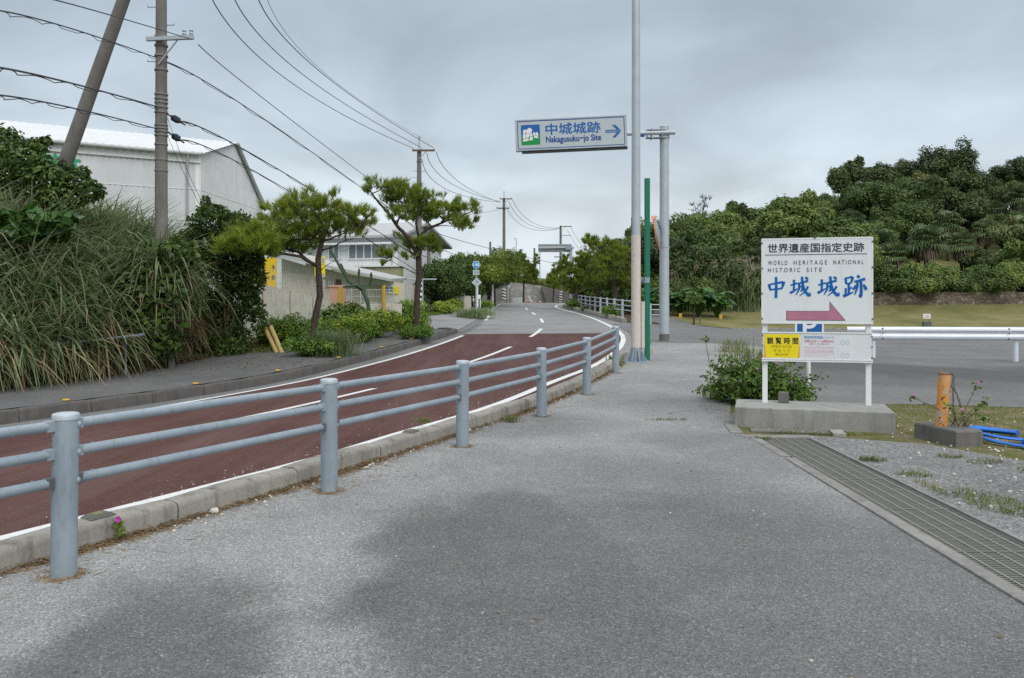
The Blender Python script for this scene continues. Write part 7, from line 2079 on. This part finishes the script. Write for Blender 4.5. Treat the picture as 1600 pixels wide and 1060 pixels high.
def reed_bank():
    r = np.random.default_rng(77)
    # tussocks over the bank; a blade grows from each
    T = []
    tries = 0
    while len(T) < 300 and tries < 9000:
        tries += 1
        y = r.uniform(9.5, 25.5); t = r.uniform(.12, 5.2); x = XB(y) - t
        if y > 22.6 + (t > 2) * 1.4: continue
        px = x / y * FPX + 800
        if px < -160: continue
        if px > 165 and t < 1.5: continue
        if px > 285 and t < 2.6: continue
        T.append((x, y, t))
    PG = []; PD = []; hg = []; hd = []
    for x, y, t in T:
        z = H(x, y)
        n = int(r.uniform(60, 115)); rad = r.uniform(.08, .26)
        px = x / y * FPX + 800
        k = .95 if px > 260 else 1.0
        q = np.stack([x + r.normal(0, rad, n), y + r.normal(0, rad, n), np.full(n, z - .05)], 1)
        dryp = .30 if t < 1.0 else (.62 if 205 < px < 300 and y < 19.5 else .15)
        dry = r.uniform(size=n) < dryp
        h = r.uniform(1.1, 2.5, n) * k * (.80 if t < .8 else 1)
        PG.append(q[~dry]); hg.append(h[~dry]); PD.append(q[dry]); hd.append(h[dry] * .9)
    PG = np.concatenate(PG); PD = np.concatenate(PD); hg = np.concatenate(hg); hd = np.concatenate(hd)
    # tall reeds riding over the vine in front of the pole, half of them dead and hanging
    for k in range(18):
        px = r.uniform(196, 290); y = r.uniform(18.1, 19.2); x = (px - 800) / FPX * y; n = 60; dead = px > 226 and k % 2 != 0
        top = EYE - (r.uniform(352, 400) - HY) / FPX * y
        q = np.stack([x + r.normal(0, .14, n), y + r.normal(0, .12, n), np.full(n, max(top - 1.45, .5)) + r.normal(0, .15, n)], 1)
        if dead: PD = np.concatenate([PD, q]); hd = np.concatenate([hd, r.uniform(.8, 1.25, n)])
        else: PG = np.concatenate([PG, q]); hg = np.concatenate([hg, r.uniform(1.2, 1.8, n)])
    lean = (.75, -.65, 0)
    V1 = drooping(PG, hg, .046, r, 8, lean, 1.25); V2 = drooping(PD, hd, .036, r, 8, lean, 1.45)
    # dead skirt hanging over the foot of the bank
    n = 3800; y = r.uniform(9.5, 21.5, n); x = np.array([XB(q) for q in y]) - r.uniform(.25, .9, n); z = np.array([H(a, b) for a, b in zip(x, y)]) + r.uniform(0, .55, n)
    V3 = drooping(np.stack([x, y, z], 1), r.uniform(.5, 1.1, n), .018, r, 7, lean, 1.7)
    allv = np.concatenate([V1, V2, V3]); mi = np.concatenate([np.zeros(len(V1), int), np.ones(len(V2) + len(V3), int)])
    o = np_mesh('reed_grass', allv, 4, [M['grass_green'], M['grass_dry']], mi)
    tag(o, 'tall arching reed grass with straw coloured dead leaves on the left bank', 'reed grass', kind='stuff')
    # straw swept onto the pavement edge
    n = 5200; y = r.uniform(9, 23, n); x = np.array([XB(q) for q in y]) + r.normal(-.05, .14, n); z = np.array([H(a, b) for a, b in zip(x, y)]) + r.uniform(.01, .06, n)
    P = np.stack([x, y, z], 1); d = rand_dir(n, r); d[:, 2] *= .15; l = r.uniform(.08, .35, n)[:, None]; s = np.cross(d, [0, 0, 1.]); s /= np.linalg.norm(s, axis=1, keepdims=True); wq = .008
    V = np.stack([P - d * l * .5 - s * wq, P - d * l * .5 + s * wq, P + d * l * .5 + s * wq, P + d * l * .5 - s * wq], 1)
    o = np_mesh('straw_litter', V, 4, M['grass_dry']); tag(o, 'dry straw lying along the edge of the far pavement', kind='stuff')
reed_bank()

def bank_plants():
    # tree with large leaves behind the reeds, upper left
    def B(lst, Y, dY=.5):
        r = random.Random(4); o = []
        for px, py, rx, rz in lst:
            y = Y + r.uniform(-dY, dY); c = at(px, py, y); o.append((c.x, c.y, c.z, rx / FPX * y, rx * .9 / FPX * y, rz / FPX * y))
        return o
    Y = 18.8
    bl = B([(10, 225, 26, 26), (40, 255, 34, 30), (15, 270, 36, 34), (60, 230, 16, 14), (75, 275, 36, 28), (110, 285, 30, 22), (40, 300, 44, 30), (130, 270, 12, 10), (5, 320, 40, 30), (72, 222, 9, 9), (-30, 250, 40, 40), (140, 300, 24, 18), (95, 310, 40, 24)], Y)
    b = at(40, 400, Y); b.z = H(b.x, b.y)
    t = shrub('broadleaf_tree', tuple(b), bl, 6500, .13, .075, M['broad'], 'leafy green tree with reaching sprigs at the upper left, above the reeds', 'tree', None, 7, seed=3, stem_r=.05)
    # pale climbing leaves at the left
    Y = 16.8
    b = at(50, 470, Y); b.z = H(b.x, b.y)
    shrub('climbing_vine', tuple(b), B([(60, 345, 34, 16), (30, 365, 30, 16), (85, 365, 22, 16), (100, 345, 20, 12), (15, 345, 22, 12)], Y), 420, .22, .19, M['bigleaf'], 'broad leaved vine spilling over the reeds below the leaning pole', 'vine', None, 5, seed=4, droop=.5)
    Y = 18.6
    b = at(225, 560, Y); b.z = H(b.x, b.y)
    shrub('climbing_vine', tuple(b), B([(215, 440, 34, 26), (240, 470, 34, 30), (200, 470, 26, 30), (225, 510, 36, 26), (195, 540, 34, 18), (180, 500, 22, 24), (210, 555, 40, 16), (240, 430, 30, 20), (232, 400, 26, 18), (268, 395, 26, 20), (292, 400, 20, 22), (250, 540, 30, 20), (265, 450, 24, 24)], Y - .2), 2500, .15, .13, M['dark'], 'dark leaved vine covering the end of the handrail', 'vine', None, 6, seed=5, droop=.4)
    # dark evergreen shrub before the beige wall
    Y = 21.6
    b = at(350, 575, Y); b.z = H(b.x, b.y)
    bl = B([(335, 350, 40, 22), (370, 360, 26, 30), (320, 390, 40, 40), (360, 400, 40, 40), (385, 430, 30, 40), (330, 440, 44, 44), (372, 470, 34, 40), (310, 490, 34, 40), (345, 510, 36, 40), (375, 400, 34, 30), (398, 440, 18, 22), (394, 478, 18, 18), (315, 545, 32, 28), (350, 550, 30, 26), (290, 560, 26, 20), (335, 565, 30, 16), (372, 535, 24, 26), (275, 480, 26, 36), (258, 500, 24, 30), (262, 545, 26, 26), (250, 465, 20, 24), (300, 400, 26, 30), (288, 380, 18, 20), (322, 318, 9, 12), (405, 500, 14, 20), (290, 450, 30, 40), (285, 520, 26, 36), (405, 410, 10, 14), (340, 330, 16, 10), (320, 332, 14, 12)], Y, .4)
    shrub('evergreen_shrub', tuple(b), bl, 22000, .12, .062, M['dark'], 'big dark evergreen shrub hiding the near end of the beige wall', 'shrub', None, 9, seed=6, stem_r=.035)
    # elephant ear leaves in the bank
    c = at(262, 540, 18.9); elephant_ears([(262, 545, 18.75, 1.15, 9, .42, 'big round leaved plant growing out of the reed bank')], None)
    # handrail in the reeds
    Y = 15.8
    t = thing('handrail', at(100, 600, Y), 'thin grey pipe handrail half swallowed by the reeds', 'handrail')
    pts = [(-60, 557, 14.2), (0, 547, 14.9), (120, 535, 16.3), (225, 523, 17.6)]
    P = [at(*p) for p in pts]
    m = MB(); m.tube(P, .032, 10); m.build('rail', M['galv'], t)
    for px, py, Yq in ((83, 539.5, 15.8), (196, 527, 17.3)):
        c = at(px, py, Yq); m = MB(); m.tube([c, Vector((c.x, c.y, H(XB(c.y) + .1, c.y) - .15))], .026, 8); m.build('post', M['galv'], t)
bank_plants()

def hedges():
    def bush(px, py, Y, wpx, hpx, mat, n, ln, lab, cat='bush', grp='bushes before the beige wall', mat2=None, f2=0, seed=1, nm='croton_bush', dp=1.0, wd=.5):
        c = at(px, py, Y); c.z = H(c.x, c.y); s = Y / FPX; r = random.Random(seed); bl = []
        w_ = wpx * s; h_ = hpx * s
        k = 9
        for i in range(k):
            q = -.5 + (i + .5) / k; rr_ = h_ * r.uniform(.28, .42)
            bl.append((c.x + q * w_ * .86, c.y + r.uniform(-.3, .3) * dp, c.z + h_ * r.uniform(.38, .66), max(rr_, w_ / k * .9), .45 * dp, rr_))
        n = int(n * 1.6)
        for i in range(4): bl.append((c.x + r.uniform(-.35, .35) * w_, c.y + r.uniform(-.2, .3) * dp, c.z + h_ * .3, w_ * .22, .4 * dp, h_ * .3))
        return shrub(nm, tuple(c), bl, n, ln, ln * wd, mat, lab, cat, grp, 8, mat2, f2, seed)
    bush(455, 553, 23.2, 78, 54, M['croton'], 3200, .085, 'yellow green bush left of the first pine trunk', seed=1)
    bush(420, 548, 23.6, 34, 42, M['hedge'], 1200, .085, 'plain green bush at the left end of the hedge, behind the yellow guards', seed=2)
    bush(545, 548, 24.6, 70, 48, M['croton'], 2800, .085, 'yellow green bush right of the first pine trunk', seed=3)
    bush(535, 530, 27.0, 60, 52, M['broad'], 1800, .16, 'taller glossy green bush with few orange flowers before the salmon pillar', seed=4, nm='hibiscus_bush')
    bush(510, 530, 26, 50, 34, M['hedge'], 1500, .09, 'plain green bush just behind the first pine', seed=5)
    bush(590, 536, 26.4, 66, 46, M['croton'], 2600, .09, 'yellow green bush below the columnar cactus', seed=6)
    bush(640, 527, 27.9, 60, 40, M['croton'], 2200, .09, 'yellow green bush left of the second pine trunk', seed=7)
    bush(566, 545, 25.2, 40, 40, M['hedge'], 1400, .09, 'plain green bush between the two largest yellow bushes', seed=8)
    bush(652, 529, 26.0, 56, 22, M['hedge'], 2200, .06, 'low clipped hedge round the foot of the second pine', 'hedge', None, seed=9, nm='clipped_hedge', dp=.8)
    bush(640, 500, 36.0, 48, 34, M['croton'], 1500, .10, 'yellow topped bush at the striped pole', grp='bushes along the uphill path', seed=10)
    bush(696, 490, 44, 34, 22, M['croton'], 1100, .11, 'yellow bush beside the uphill path, left one', grp='bushes along the uphill path', seed=11)
    bush(710, 484, 47, 26, 22, M['croton'], 900, .11, 'yellow bush beside the uphill path, right one', grp='bushes along the uphill path', seed=12)
    bush(683, 478, 50, 30, 30, M['hedge'], 900, .14, 'loose green bush under the dark trees', grp='bushes along the uphill path', seed=13)
    bush(758, 478, 51, 26, 16, M['croton'], 700, .11, 'yellow green bush right of the route sign post', grp='bushes along the uphill path', seed=14)
    bush(490, 570, 21.0, 84, 30, M['hedge'], 2300, .075, 'dark low bush at the foot of the first pine', 'bush', None, seed=15, nm='low_bush', dp=.8)
    bush(895, 482, 55.5, 20, 14, M['croton'], 500, .11, 'yellow green bush left of the far fence', grp='bushes of the planting strip', seed=16)
    bush(955, 492, 42.5, 22, 20, M['hedge'], 700, .13, 'green bush behind the middle of the far fence', grp='bushes of the planting strip', seed=17)
    bush(916, 484, 51, 16, 10, M['hedge'], 400, .12, 'small green bush behind the left end of the far fence', grp='bushes of the planting strip', seed=18)
    # grass clumps
    def clump(px, py, Y, n, h, lab, seed, rad=.25, wd=.012, mat=None, bend=.8, cat='grass clump'):
        r = np.random.default_rng(seed); c = at(px, py, Y); c.z = H(c.x, c.y)
        P = np.stack([c.x + r.normal(0, rad, n), c.y + r.normal(0, rad * .7, n), np.full(n, c.z)], 1)
        o = np_mesh('grass_clump', blades(P - np.array(c), r.uniform(.6, 1, n) * h, wd, r, bend), 4, mat or M['grass_green']); o.location = c
        return tag(o, lab, cat)
    clump(520, 566, 21.1, 900, .95, 'tall green grass clump right of the first pine foot', 1, .30)
    clump(737, 494, 41.2, 700, .75, 'green grass clump at the foot of the route sign', 2, .40, .02)
    clump(750, 492, 42.2, 500, .6, 'green grass clump right of the route sign foot', 3, .35, .02)
    clump(1165, 556, 17.5, 170, .5, 'tall seeding grass clump behind the lantana bush', 4, .28, .010, M['grass_short'])
    clump(1150, 534, 20.4, 160, .55, 'thin seeding grass clump farther up the pavement edge', 5, .25, .010, M['grass_short'])
    clump(660, 662, 9.9, 60, .10, 'small grass tuft on the red road behind the kerb', 6, .06, .006, M['grass_short'])
    clump(800, 655, 9.9, 90, .13, 'small grass tuft at the kerb before the fourth fence post', 7, .07, .006, M['grass_short'])
    clump(960, 560, 16.6, 70, .3, 'weed tuft beside the last fence post of the near fence', 8, .07, .02, M['hedge'], .6)
    # turf blades over the green verge
    r = np.random.default_rng(9); n = 9000
    px = r.uniform(360, 760, n); Y = r.uniform(22.5, 46, n); x = (px - 800) / FPX * Y
    keep = np.array([(a < KL(b) - 2.0 and a > -9.2 and not (-4.5 < a and b > 30.3)) for a, b in zip(x, Y)]); x = x[keep]; Y = Y[keep]
    z = np.array([H(a, b) for a, b in zip(x, Y)]); P = np.stack([x, Y, z], 1)
    r2 = np.random.default_rng(10); n2 = 2600; y2 = r2.uniform(21.8, 24.6, n2); x2 = -7.9 + r2.uniform(0, 1.7, n2); ok = x2 < -6.2 + (y2 - 23) * .5; x2 = x2[ok]; y2 = y2[ok]
    P = np.concatenate([P, np.stack([x2, y2, np.array([H(a, b) for a, b in zip(x2, y2)])], 1)])
    o = np_mesh('turf', blades(P, r.uniform(.06, .20, len(P)), .018, r, .9, 3), 4, M['grass_short']); tag(o, 'short turf on the verge before the beige wall', kind='stuff')
hedges()

def cactus():
    Y = 33.0; c = at(575, 492, Y); c.z = H(c.x, c.y)
    t = thing('columnar_cactus', c, 'branching columnar cactus behind the hedge, before the annex', 'cactus')
    def arm(pts, r0, nm='arm'):
        P = [at(px, py, Y + dy) for px, py, dy in pts]; m = MB(); q = []
        for i in range(len(P) - 1):
            for k in range(4): q.append(P[i].lerp(P[i+1], k / 4))
        q.append(P[-1]); b = len(m.v); m.tube(q, [r0 * (.9 + .12 * math.sin(i * 1.9)) * (1 if i < len(q) - 1 else .55) for i in range(len(q))], 10)
        # ribs: pinch every second column
        nseg = 10
        for i, p in enumerate(q):
            for k in range(0, nseg, 2):
                v = Vector(m.v[b + i * nseg + k]); m.v[b + i * nseg + k] = tuple(p.lerp(v, .72))
        m.build(nm, M['cactus'], t)
    arm([(578, 492, 0), (574, 470, 0), (566, 452, 0)], .095, 'stem')
    arm([(568, 455, 0), (545, 440, -.2), (530, 415, -.3), (514, 386, -.3)], .062); arm([(545, 440, .2), (540, 428, .2), (532, 412, .1)], .058)
    arm([(566, 452, .1), (560, 440, .2), (561, 420, .2)], .06); arm([(568, 455, .1), (575, 448, .3), (580, 438, .3), (580, 426, .2)], .055); arm([(566, 452, -.2), (556, 446, -.4), (536, 448, -.6)], .05)
cactus()

# ------------------------------------------------------------------ plants round the plinth
def lantana():
    r = np.random.default_rng(12)
    c = Vector((3.55, 11.55, 0)); c.z = H(c.x, c.y)
    bl = [(3.55, 11.5, .30, .52, .42, .28), (3.22, 11.6, .24, .36, .4, .24), (3.9, 11.45, .26, .38, .4, .24), (3.6, 11.6, .46, .36, .32, .2), (3.05, 11.9, .16, .26, .3, .13), (4.12, 11.4, .15, .22, .25, .13), (3.35, 11.9, .40, .26, .3, .18)]
    t = thing('lantana_bush', c, 'spreading lantana bush with pink flower heads behind the plinth', 'bush')
    P, Nn = crown_points(bl, 3000, r, .35); ok = P[:, 2] > c.z + .01; P = P[ok]; Nn = Nn[ok]
    # straggling shoots
    m = MB(); SP = []
    for k in range(26):
        b = bl[k % len(bl)]; a = r.uniform(0, 6.283); e = Vector((b[0] + b[3] * 1.35 * math.cos(a), b[1] + b[4] * 1.2 * math.sin(a), b[2] + b[5] * r.uniform(.5, 1.5)))
        s = Vector((c.x + r.normal(0, .15), c.y + r.normal(0, .1), c.z)); mid = s.lerp(e, .55) + Vector((0, 0, .10)); m.tube([s, mid, e], [.010, .007, .004], 5, False)
        for q in np.linspace(.4, 1.02, 13):
            p = s.lerp(mid, q / .55) if q < .55 else mid.lerp(e, (q - .55) / .45)
            for _ in range(3): SP.append(np.array(p) + r.normal(0, .025, 3))
    # two bare shoots standing up towards the path
    for x, y, h in ((2.98, 12.3, .95), (3.15, 12.0, .62)):
        s = Vector((x + .1, y, .05)); e = Vector((x, y, h)); m.tube([s, s.lerp(e, .5) + Vector((.03, 0, 0)), e], [.007, .005, .004], 5, False)
        for _ in range(12): SP.append(np.array(e) + r.normal(0, .03, 3))
    m.build('stems', M['twig'], t)
    SP = np.array(SP); N2 = rand_dir(len(SP), r); N2[:, 2] = np.abs(N2[:, 2]) + .4; N2 /= np.linalg.norm(N2, axis=1, keepdims=True)
    V = np.concatenate([leaf_quads(P, Nn, .072, .042, r=r), leaf_quads(SP, N2, .07, .04, r=r)]); np_mesh('leaves', V, 4, M['lantana'], None, t)
    def heads(name, spots, par):
        m = MB(); rr_ = random.Random(3)
        for p in spots:
            for _ in range(12):
                d = Vector((rr_.gauss(0, 1), rr_.gauss(0, 1) - .2, abs(rr_.gauss(0, 1)))).normalized(); c_ = Vector(p) + d * .014; s = d.orthogonal().normalized() * .009; u = d.cross(s)
                m.add([c_ - s - u, c_ + s - u, c_ + s + u, c_ - s + u], [(0, 1, 2, 3)])
        return m.build(name, M['flower'], par)
    heads('flower_heads', [(3.02, 11.25, .42), (3.20, 11.15, .40), (3.45, 11.2, .56), (3.62, 11.15, .46), (3.05, 11.4, .62), (2.85, 11.6, .30), (3.9, 11.1, .40), (3.3, 11.2, .30), (3.75, 11.3, .64)], t)
    # wild twigs at the bollard
    c = Vector((4.83, 8.62, .0)); t = thing('lantana_sprig', c, 'sparse lantana sprig with pink flowers growing at the orange bollard', 'plant')
    m = MB(); SP = []
    tips = [(4.30, 8.55, .48), (5.02, 8.6, .60), (5.15, 8.7, .36), (5.05, 8.5, .25), (4.62, 8.45, .42), (4.93, 8.45, .33), (5.10, 8.55, .44), (4.75, 8.42, .28), (4.98, 8.7, .2)]
    for i, e in enumerate(tips):
        e = Vector(e); s = c + Vector((r.normal(0, .03), r.normal(0, .03), .12)); mid = s.lerp(e, .5) + Vector((0, -.02, .06)); m.tube([s, mid, e], [.006, .005, .003], 5, False)
        for _ in range(8 if i < 5 else 4): SP.append(np.array(e) + r.normal(0, .022, 3))
        for q in (.5, .75): SP.append(np.array(mid.lerp(e, q)) + r.normal(0, .01, 3))
    m.build('stems', M['twig'], t)
    SP = np.array(SP); N2 = rand_dir(len(SP), r); N2[:, 2] = np.abs(N2[:, 2]) + .4; N2 /= np.linalg.norm(N2, axis=1, keepdims=True)
    np_mesh('leaves', leaf_quads(SP, N2, .055, .032, r=r), 4, M['lantana'], None, t)
    heads('flower_heads', [(4.30, 8.53, .505), (5.02, 8.58, .63), (4.74, 8.40, .37)], t)
    # pink periwinkle in the kerb joint
    y = 5.02; c = Vector((KR(y) + .02, y, .0)); t = thing('flowering_weed', c, 'tiny weed with one magenta flower in the joint of the near kerb', 'weed')
    m = MB(); m.tube([c, c + Vector((.01, 0, .13))], .003, 5); m.build('stem', M['hedge'], t)
    P = np.array([[c.x + r.normal(0, .018), c.y + r.normal(0, .018), .02 + .10 * r.uniform()] for _ in range(34)]); N2 = rand_dir(34, r)
    np_mesh('leaves', leaf_quads(P, N2, .042, .016, r=r), 4, M['lime_leaf'], None, t)
    m = MB(); o = c + Vector((.01, -.012, .14))
    for k in range(5):
        a = k * 1.2566; d = Vector((math.cos(a), -.5, math.sin(a))).normalized(); s = d.cross(Vector((0, -1, .3))).normalized()
        m.add([o, o + d * .016 + s * .009, o + d * .026, o + d * .016 - s * .009], [(0, 1, 2, 3)])
    m.build('flower', M['magenta'], t)
M['lime_leaf'] = leaf_mat('lime_weed_leaf', [(0, (0.12, 0.2, 0.02)), (1, (0.3, 0.4, 0.05))], 0.3)
M['magenta'] = paint('magenta_petal', (0.5, 0.04, 0.42), 0.6, 0.1, 30)
lantana()

def litter():
    r = np.random.default_rng(44)
    # dry needles and grit swept along the kerb
    p = Path(KR, -3, 17.5); n = 30000; s = r.uniform(3.0, p.L, n)
    dens = .5 + .5 * np.sin(s * 2.1) * np.sin(s * .9 + 1); keep = r.uniform(size=n) < np.clip(dens, .12, 1); s = s[keep]; n = len(s)
    o = np.stack([np.interp(s, p.s, p.p[:, 0]), np.interp(s, p.s, p.p[:, 1])], 1)
    off = np.abs(r.normal(0, .055, n)) + .004; off = np.where(r.uniform(size=n) < .06, r.uniform(0, .5, n), off)
    x = o[:, 0] + off * .9; y = o[:, 1] - off * .42; z = np.array([H(a, b) for a, b in zip(x, y)]) + .010 + np.maximum(.03 - off * .4, 0) * r.uniform(0, 1, n)
    for bx, by in ((-2.46, 4.37), (-1.45, 6.32), (-0.515, 8.27), (0.385, 10.37), (1.17, 12.45), (1.98, 15.2)):  # needle rings added round the post feet to stand in for weak contact shade
        k = 110; aa = r.uniform(0, 6.283, k); rr_ = .07 + np.abs(r.normal(0, .03, k))
        x = np.concatenate([x, bx + rr_ * np.cos(aa)]); y = np.concatenate([y, by + rr_ * np.sin(aa)]); z = np.concatenate([z, np.full(k, H(bx, by) + .012)])
    n = len(x)
    P = np.stack([x, y, z], 1); d = rand_dir(n, r); d[:, 2] *= .12; l = r.uniform(.03, .11, n)[:, None]; q = np.cross(d, [0, 0, 1.]); q /= np.linalg.norm(q, axis=1, keepdims=True); w_ = .003
    V = np.stack([P - d * l * .5 - q * w_, P - d * l * .5 + q * w_, P + d * l * .5 + q * w_, P + d * l * .5 - q * w_], 1)
    tag(np_mesh('needle_litter', V, 4, M['needle_litter']), 'brown pine needles swept along the near kerb, plus rings added round the fence posts as contact shade', kind='stuff')
    # loose chips of stone: along the kerb, on the red road edge, on the gravel and grass
    XY = []
    s = r.uniform(3, p.L, 260); o = np.stack([np.interp(s, p.s, p.p[:, 0]), np.interp(s, p.s, p.p[:, 1])], 1); off = np.abs(r.normal(0, .09, 260)); sz = r.uniform(.004, .014, 260) * (r.uniform(size=260) < .9) + r.uniform(.0, .018, 260) * (r.uniform(size=260) < .08)
    for a, f, q in zip(o, off, sz): XY.append((a[0] + f * .9 + .02, a[1] - f * .4, q, 0))
    for k in range(380):
        y = r.uniform(5, 16); x = XR(y) - abs(r.normal(0, .22)) + .05; XY.append((x, y, r.uniform(.003, .007), 1))
    for k in range(55): XY.append((r.uniform(-2.6, 2.4), r.uniform(2.9, 12), r.uniform(.003, .009), 0))
    for k in range(260): XY.append((r.uniform(4.3, 9), r.uniform(6.8, 10.8), min(.004 + abs(r.normal(0, .008)), .03), 0))
    for k in range(150): XY.append((r.uniform(3.3, 6.5), r.uniform(4, 9), r.uniform(.006, .016), 0))
    ico = [(-.53, 0, .85), (.53, 0, .85), (-.53, 0, -.85), (.53, 0, -.85), (0, .85, .53), (0, .85, -.53), (0, -.85, .53), (0, -.85, -.53), (.85, .53, 0), (-.85, .53, 0), (.85, -.53, 0), (-.85, -.53, 0)]
    tri = [(1, 4, 0), (4, 9, 0), (4, 5, 9), (8, 5, 4), (1, 8, 4), (1, 10, 8), (10, 3, 8), (8, 3, 5), (3, 2, 5), (3, 7, 2), (3, 10, 7), (10, 6, 7), (6, 11, 7), (6, 0, 11), (6, 1, 0), (10, 1, 6), (11, 0, 9), (2, 11, 9), (5, 2, 9), (11, 2, 7)]
    V = []
    for x, y, q, rd in XY:
        z = (road_z(x, y) if rd else H(x, y) + .006) + q * .35
        I = np.array(ico) * q * r.uniform(.7, 1.3, 3) + r.normal(0, q * .15, (12, 3)); I += [x, y, z]
        for f in tri: V.append(I[list(f)])
    tag(np_mesh('stone_chips', np.array(V), 3, M['stone_pale']), 'scattered pale stone chips on ground and road edge', kind='stuff')
    # short grass over the strip round plinth and bollard, tufts in the gravel
    P = []
    for k in range(15000):
        x = r.uniform(2.6, 10); y = r.uniform(6.5, 11.4)
        if x < 4.5 and y < 9.2 and not (x > 3.35 and y > 8.85): continue
        if y < 8.35 - (x - 4.4) * .75 + (0.0): continue
        # not inside plinth / bollard block
        q = Vector((x - 2.69, y - 9.62, 0)); a, b = q.dot(PU), q.dot(PV)
        if -.02 < a < 1.79 and -.02 < b < .86: continue
        if 4.45 < x < 4.95 and 8.2 < y < 8.95: continue
        c = math.sin(x * 3.1 + 1) * math.sin(y * 2.7) + .5 * math.sin(x * 7 + y * 5)
        if c + r.normal(0, .5) + (y - 9.6) * .9 < .15: continue
        P.append((x, y, H(x, y) - .003))
    for cx, cy, rx, ry, n in ((3.42, 7.55, .13, .10, 160), (3.50, 6.9, .16, .10, 130), (3.60, 5.95, .22, .42, 520), (4.25, 7.7, .16, .08, 90), (4.45, 7.45, .2, .1, 100), (4.75, 7.05, .3, .16, 160), (2.72, 8.72, .10, .06, 70), (3.15, 9.08, .18, .05, 80), (2.66, 9.5, .05, .2, 40), (1.95, 10.05, .28, .05, 120), (3.6, 8.98, .5, .06, 220), (3.38, 6.4, .06, .3, 90)):
        for _ in range(n):
            a = r.uniform(0, 6.283); q = math.sqrt(r.uniform()); P.append((cx + rx * q * math.cos(a), cy + ry * q * math.sin(a), H(cx, cy) + .004))
    # grass along the pavement's far edge
    for _ in range(1200):
        y = r.uniform(11.5, 20); xx = np.interp(y, [11.5, 14.2, 16.6, 19.4], [3.4, 4.2, 5.2, 6.0]) + r.normal(-.05, .16); P.append((xx, y, H(xx, y)))
    for _ in range(260):
        s_ = r.choice([5.0, 6.3, 7.4, 9.6, 10.3, 12.6, 14.2, 15.3]) + r.normal(0, .12); x = KR(s_) + abs(r.normal(0, .03)); P.append((x, s_, H(x, s_)))
    P = np.array(P)
    tag(np_mesh('grass', blades(P, r.uniform(.02, .075, len(P)), .006, r, 1.3, 3), 4, M['grass_short']), 'short patchy grass round the plinth and in the gravel', kind='stuff')
    # fallen leaves
    n = 60; x = r.uniform(-2.2, 2.3, n); y = r.uniform(3, 12, n); z = np.array([H(a, b) for a, b in zip(x, y)]) + .014; N_ = rand_dir(n, r) * .3 + [0, 0, 1]; N_ /= np.linalg.norm(N_, axis=1, keepdims=True)
    n3 = 500; y3 = r.uniform(18, 30, n3); x3 = np.array([KL(q) for q in y3]) - r.uniform(.2, 2.4, n3); z3 = np.array([H(a, b) for a, b in zip(x3, y3)]) + .016; N3 = rand_dir(n3, r) * .3 + [0, 0, 1]; N3 /= np.linalg.norm(N3, axis=1, keepdims=True)
    V = np.concatenate([leaf_quads(np.stack([x, y, z], 1), N_, .028, .016, r=r), leaf_quads(np.stack([x3, y3, z3], 1), N3, .06, .035, r=r)])
    tag(np_mesh('fallen_leaves', V, 4, M['grass_dry']), 'few dry leaves fallen on the pavements', kind='stuff')
litter()
